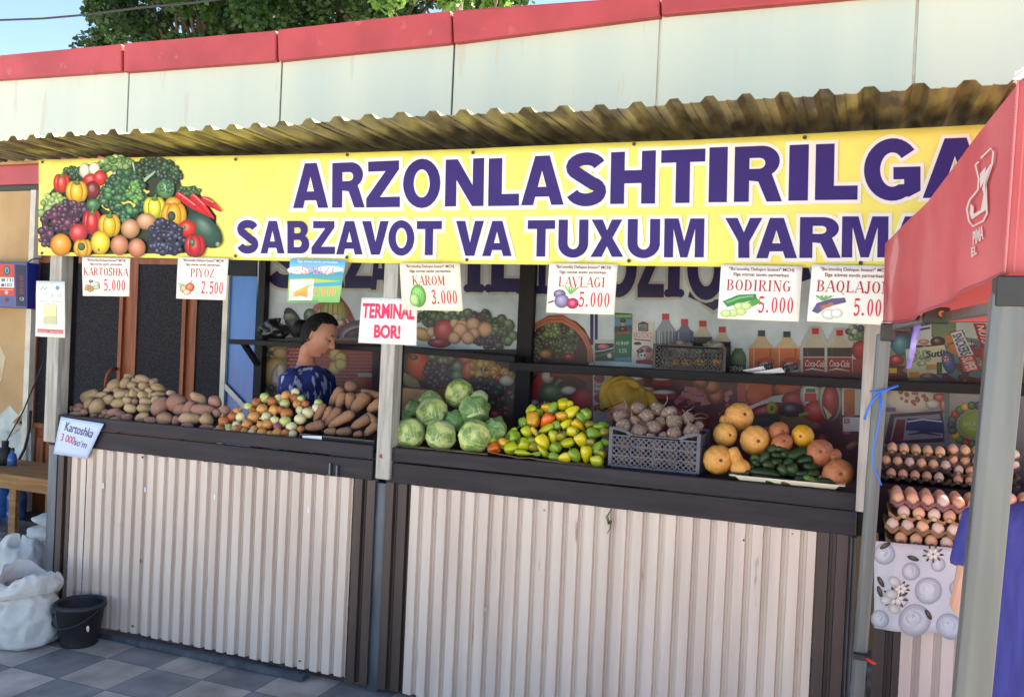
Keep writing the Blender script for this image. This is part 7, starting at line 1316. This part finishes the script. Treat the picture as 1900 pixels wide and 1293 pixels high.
# ------------------------------------------------------------------ left end: bucket, sacks, table, bottles, cables
by = 3.60; bc = PZ(138, 1196, 0); bc = Vector((bc.x, bc.y + .03, 0)); s = pxm(bc); r0, r1, hh = 32 * s, 43.5 * s, 78 * s
t = thing('bucket', 'black plastic bucket with dried splashes standing by the cream panel', 'bucket', bc)
q = MB(); q.lathe([(r0 * .5, .003), (r0, .002), (r0 * 1.01, .01), (r1 * .96, hh * .88), (r1 * 1.03, hh * .885), (r1 * 1.05, hh * .93), (r1 * 1.02, hh), (r1 * .97, hh), (r1 * .94, hh * .92), (r0 * .96, .014), (r0 * .3, .012)], 40, mat=Matrix.Translation(bc)); q.build('pail', M['bucket_black'], t, True, bevel=0)
q = MB(); hx = r1 * 1.04; q.tube([bc + Vector((-hx * math.cos(a), -hx * math.sin(a) * 1.06, hh * .9 - .085 * math.sin(a))) for a in [math.pi * i / 16 for i in range(17)]], .0045, 8); q.build('bail_handle', M['bucket_black'], t, True)
q = blobmesh(.009, .006, .016, 10, 8, .4, 3, 2); q.v = [tuple(Vector(v) + P(163, 1166, bc.y - r1 * .86)) for v in q.v]; q.build('plaster_splash', M['trim_cream'], t, True)
def sack(label, c, R, h, seed, open_=True):
    t = thing('sack', label, 'sack', c); q = MB()
    prof = [(.05, .005), (.78, .004), (.96, .06), (1.04, .2), (1.02, .42), (.9, .62), (.80, .70), (.78, .73), (.93, .735), (.98, .80), (.95, .90), (.86, .98), (.76, 1.0), (.68, .95), (.64, .86), (.58, .8)] if open_ else [(.05, .005), (.8, .004), (.98, .08), (1.03, .3), (.95, .6), (.75, .85), (.5, .97), (.2, 1.0), (.03, .99)]
    prof = [tuple(a + (b - a) * k / 4 for a, b in zip(p0, p1)) for p0, p1 in zip(prof, prof[1:]) for k in range(4)] + [prof[-1]]
    q.lathe([(r * R, z * h) for r, z in prof], 80)
    out = []
    for x, y, z in q.v:
        d_ = Vector((x, y, z)); w_ = noise.noise(d_ * 5 + Vector((seed, 0, 0))) * .11 + .05 - abs(noise.noise(Vector((x * 11, y * 11, z * 8)) + Vector((0, seed, 0)))) * .22 - abs(noise.noise(d_ * 30)) * .035; out.append((c.x + x * (1 + w_), c.y + y * (1 + w_), c.z + z * (1 + .5 * w_) + .03 * math.sin(2 * math.atan2(y, x) + seed) * (z / h) ** 2))
    q.v = out; o = q.build('woven_bag', M['sack_white'], t, True); s_ = o.modifiers.new('round', 'SUBSURF'); s_.levels = 1; s_.render_levels = 1
    if open_:
        f = blobmesh(R * .62, R * .62, h * .1, 24, 12, .3, 4, seed); f.v = [tuple(Vector(v) + c + Vector((0, 0, h * .8))) for v in f.v]; f.build('dark_contents', M['pink_potato'], t, True)
    return t
g0 = PZ(18, 1200, 0); g0.y += .09; sack('large open white woven sack with rolled rim in front of the left stall corner', Vector((g0.x, g0.y, 0)), 62 * pxm(g0), 130 * pxm(g0), 2.0)
g1 = PZ(20, 1130, 0); sack('second white woven sack just behind the large open one', Vector((g1.x, g1.y + .05, 0)), 55 * pxm(g1), 128 * pxm(g1), 7.0, False)
g2 = PZ(66, 1036, 0); z = 0.002
for i, (w_, h_, nm) in enumerate(((42, 32, 'bottom'), (40, 28, 'middle'), (36, 24, 'top'))):
    s = pxm(g2); f = blobmesh(w_ * s, w_ * s * .8, h_ * s * .5, 26, 14, .25, 2.2, i); f.v = [(x, y, max(zz, -h_ * s * .46)) for x, y, zz in f.v]; o = f.build('folded_sack', M['sack_white'], None, True); o.location = (g2.x + .01 * i, g2.y + .1, z + h_ * s * .47); z += h_ * s * .93
    tag(o, f'folded white woven sack, {nm} of the pile behind the left stall corner', 'sack', 'folded sacks piled behind the stall corner')
tl_ = PZ(16, 1005, 0); s = pxm(tl_); tz = P(16, 876, tl_.y).z; t = thing('wooden_table', 'rough wooden work table with thick legs left of the stall', 'table', (tl_.x, tl_.y, 0))
q = MB(); q.box(tl_.x - .55, tl_.x + .62, tl_.y - .06, 5.36, tz - .03, tz); q.build('tabletop', M['table_wood'], t, bevel=.004)
q = MB(); q.box(tl_.x - .5, tl_.x + .56, tl_.y - .02, tl_.y + .015, tz - .12, tz - .032); q.build('apron', M['table_wood'], t, bevel=.003)
for x in (0, .52):
    for y in (0, .36): q = MB(); q.box(tl_.x + x - .035, tl_.x + x + .035, tl_.y + y - .018 + .034 * (y == 0) - .0, tl_.y + y + .055 , 0, tz - .031); q.build('leg', M['table_wood'], t, bevel=.003)
for u, v, r_, h_, lab in ((30, 960, .075, .34, 'blue plastic water bottle standing under the wooden table'), (-2, 962, .10, .42, 'large blue water canister at the left edge under the wooden table')):
    c = P(u, v, 5.30); c.z = 0.006; q = MB(); q.lathe([(r_ * .9, 0), (r_, .02), (r_, h_ * .3), (r_ * .94, h_ * .33), (r_, h_ * .36), (r_, h_ * .66), (r_ * .94, h_ * .7), (r_ * .8, h_ * .8), (r_ * .35, h_ * .92), (r_ * .35, h_)], 22, mat=Matrix.Translation(c)); tt = thing('water_bottle', lab, 'bottle', c); q.build('vessel', M['water_blue'], tt, True); q = MB(); q.lathe([(r_ * .4, h_ + .001), (r_ * .4, h_ + .03), (.01, h_ + .032)], 14, mat=Matrix.Translation(c)); q.build('cap', M['sos_blue'], tt)
for (u, v, r_, h_, m_, lab) in ((8, 868, .06, .17, 'cable_black', 'dark jug at the left edge of the wooden table'), (22, 866, .035, .12, 'water_blue', 'small blue bottle on the wooden table')):
    c = P(u, v, 5.1); c.z = tz + .001; q = MB(); q.lathe([(r_, 0), (r_ * 1.05, h_ * .4), (r_ * .8, h_ * .75), (r_ * .4, h_ * .85), (r_ * .45, h_)], 18, mat=Matrix.Translation(c)); tt = thing('jug' if 'jug' in lab else 'small_bottle', lab, 'jug' if 'jug' in lab else 'bottle', c); q.build('vessel', M[m_], tt, True); q = MB(); q.lathe([(r_ * .46, h_ + .001), (r_ * .46, h_ + .02), (.005, h_ + .022)], 12, mat=Matrix.Translation(c)); q.build('cap', M['cable_black'], tt)
for pts, r_, lab in (([(84, 660), (74, 690), (60, 722), (42, 765), (22, 800), (5, 832), (-20, 850)], .006, 'thin black cable drooping across the beige wall'), ([(57, 762), (54, 800), (46, 832), (34, 856), (18, 872), (-10, 880)], .012, 'thick dark hose curving down beside the door trim'), ([(50, 489), (58, 482), (66, 480), (78, 481)], .006, 'short black cable from the call box to the left post')):
    q = MB(); q.tube([P(u, v, WY - .06) for u, v in pts], r_, 7); tag(q.build('cable', M['cable_black'], None, True), lab, 'cable')
q = MB(); q.tube([P(u, v, 9.0) for u, v in ((-60, 40), (0, 38), (80, 35), (160, 28), (260, 15), (360, 6), (430, -4), (600, -40))], .014, 6); tag(q.build('overhead_wire', M['cable_black'], None, True), 'overhead wire crossing the sky in front of the trees', 'wire')

# ------------------------------------------------------------------ trees beyond the roof
def tree(label, Y, u0, clumps, m, seed, nleaf, ls):
    g_ = random.Random(seed); c0 = P(u0, 40, Y); t = thing('tree', label, 'tree', (c0.x, Y, 0), 'trees beyond the roof'); tr = MB()
    tr.tube([(c0.x, Y, 0), (c0.x + .1, Y, 2), (c0.x - .1, Y + .1, 4.5), (c0.x, Y, 7), (c0.x + .1, Y, 9)], [.3, .25, .2, .14, .06], 12); lv = MB()
    for u, v, r in clumps:
        s = CF.length * Y / FPX; c = P(u, v, Y + g_.uniform(-1.4, 1.4)); R = r * s
        b_ = Vector((c0.x, Y, max(4, c.z - 2.5))); mid = (b_ + c) / 2 + Vector((g_.uniform(-.2, .2), g_.uniform(-.2, .2), .2)); (tr.tube([b_, mid, c], [.05, .03, .008], 6) if g_.random() < .16 else None)
        for k in range(nleaf):
            d_ = Vector((g_.gauss(0, 1), g_.gauss(0, 1), g_.gauss(0, .8))); d_ = d_.normalized() * R * g_.random() ** .45; p = c + d_
            a = Vector((g_.uniform(-1, 1), g_.uniform(-1, 1), g_.uniform(-1.2, .2))).normalized(); b2 = a.cross(Vector((g_.uniform(-1, 1), g_.uniform(-1, 1), 1))).normalized(); l = ls * g_.uniform(.7, 1.3); w_ = l * .42
            lv.add([p, p + a * l * .5 + b2 * w_, p + a * l, p + a * l * .5 - b2 * w_], [(0, 1, 2, 3)])
    tr.build('trunk', M['bark'], t, True); lv.build('crown', M[m], t, fix=False)
g_ = random.Random(3); c1 = []
for _ in range(250):
    u = g_.uniform(170, 560); v = g_.uniform(-260, 110)
    if u < 205 and v > 20 and g_.random() < .5: continue
    c1.append((u, v, g_.uniform(24, 46)))
for u, v in ((172, 4), (160, -25), (182, 30), (185, 60), (196, 85), (215, 70), (176, -60)): c1.append((u, v, 16))
c2 = [(g_.uniform(500, 960), g_.uniform(-260, 80), g_.uniform(22, 44)) for _ in range(280)]; c3 = [(g_.uniform(700, 960), g_.uniform(-260, 10), g_.uniform(20, 40)) for _ in range(60)]
tree('dark green broadleaf tree rising behind the roof at the left', 13.0, 380, c1, 'leaf_dark', 1, 210, .10)
tree('green broadleaf tree right of the dark one behind the roof', 14.0, 640, c2, 'leaf_dark', 2, 190, .10)
tree('light yellow green tree behind the roof, rightmost of the three', 11.5, 840, c3, 'leaf_light', 3, 190, .09)
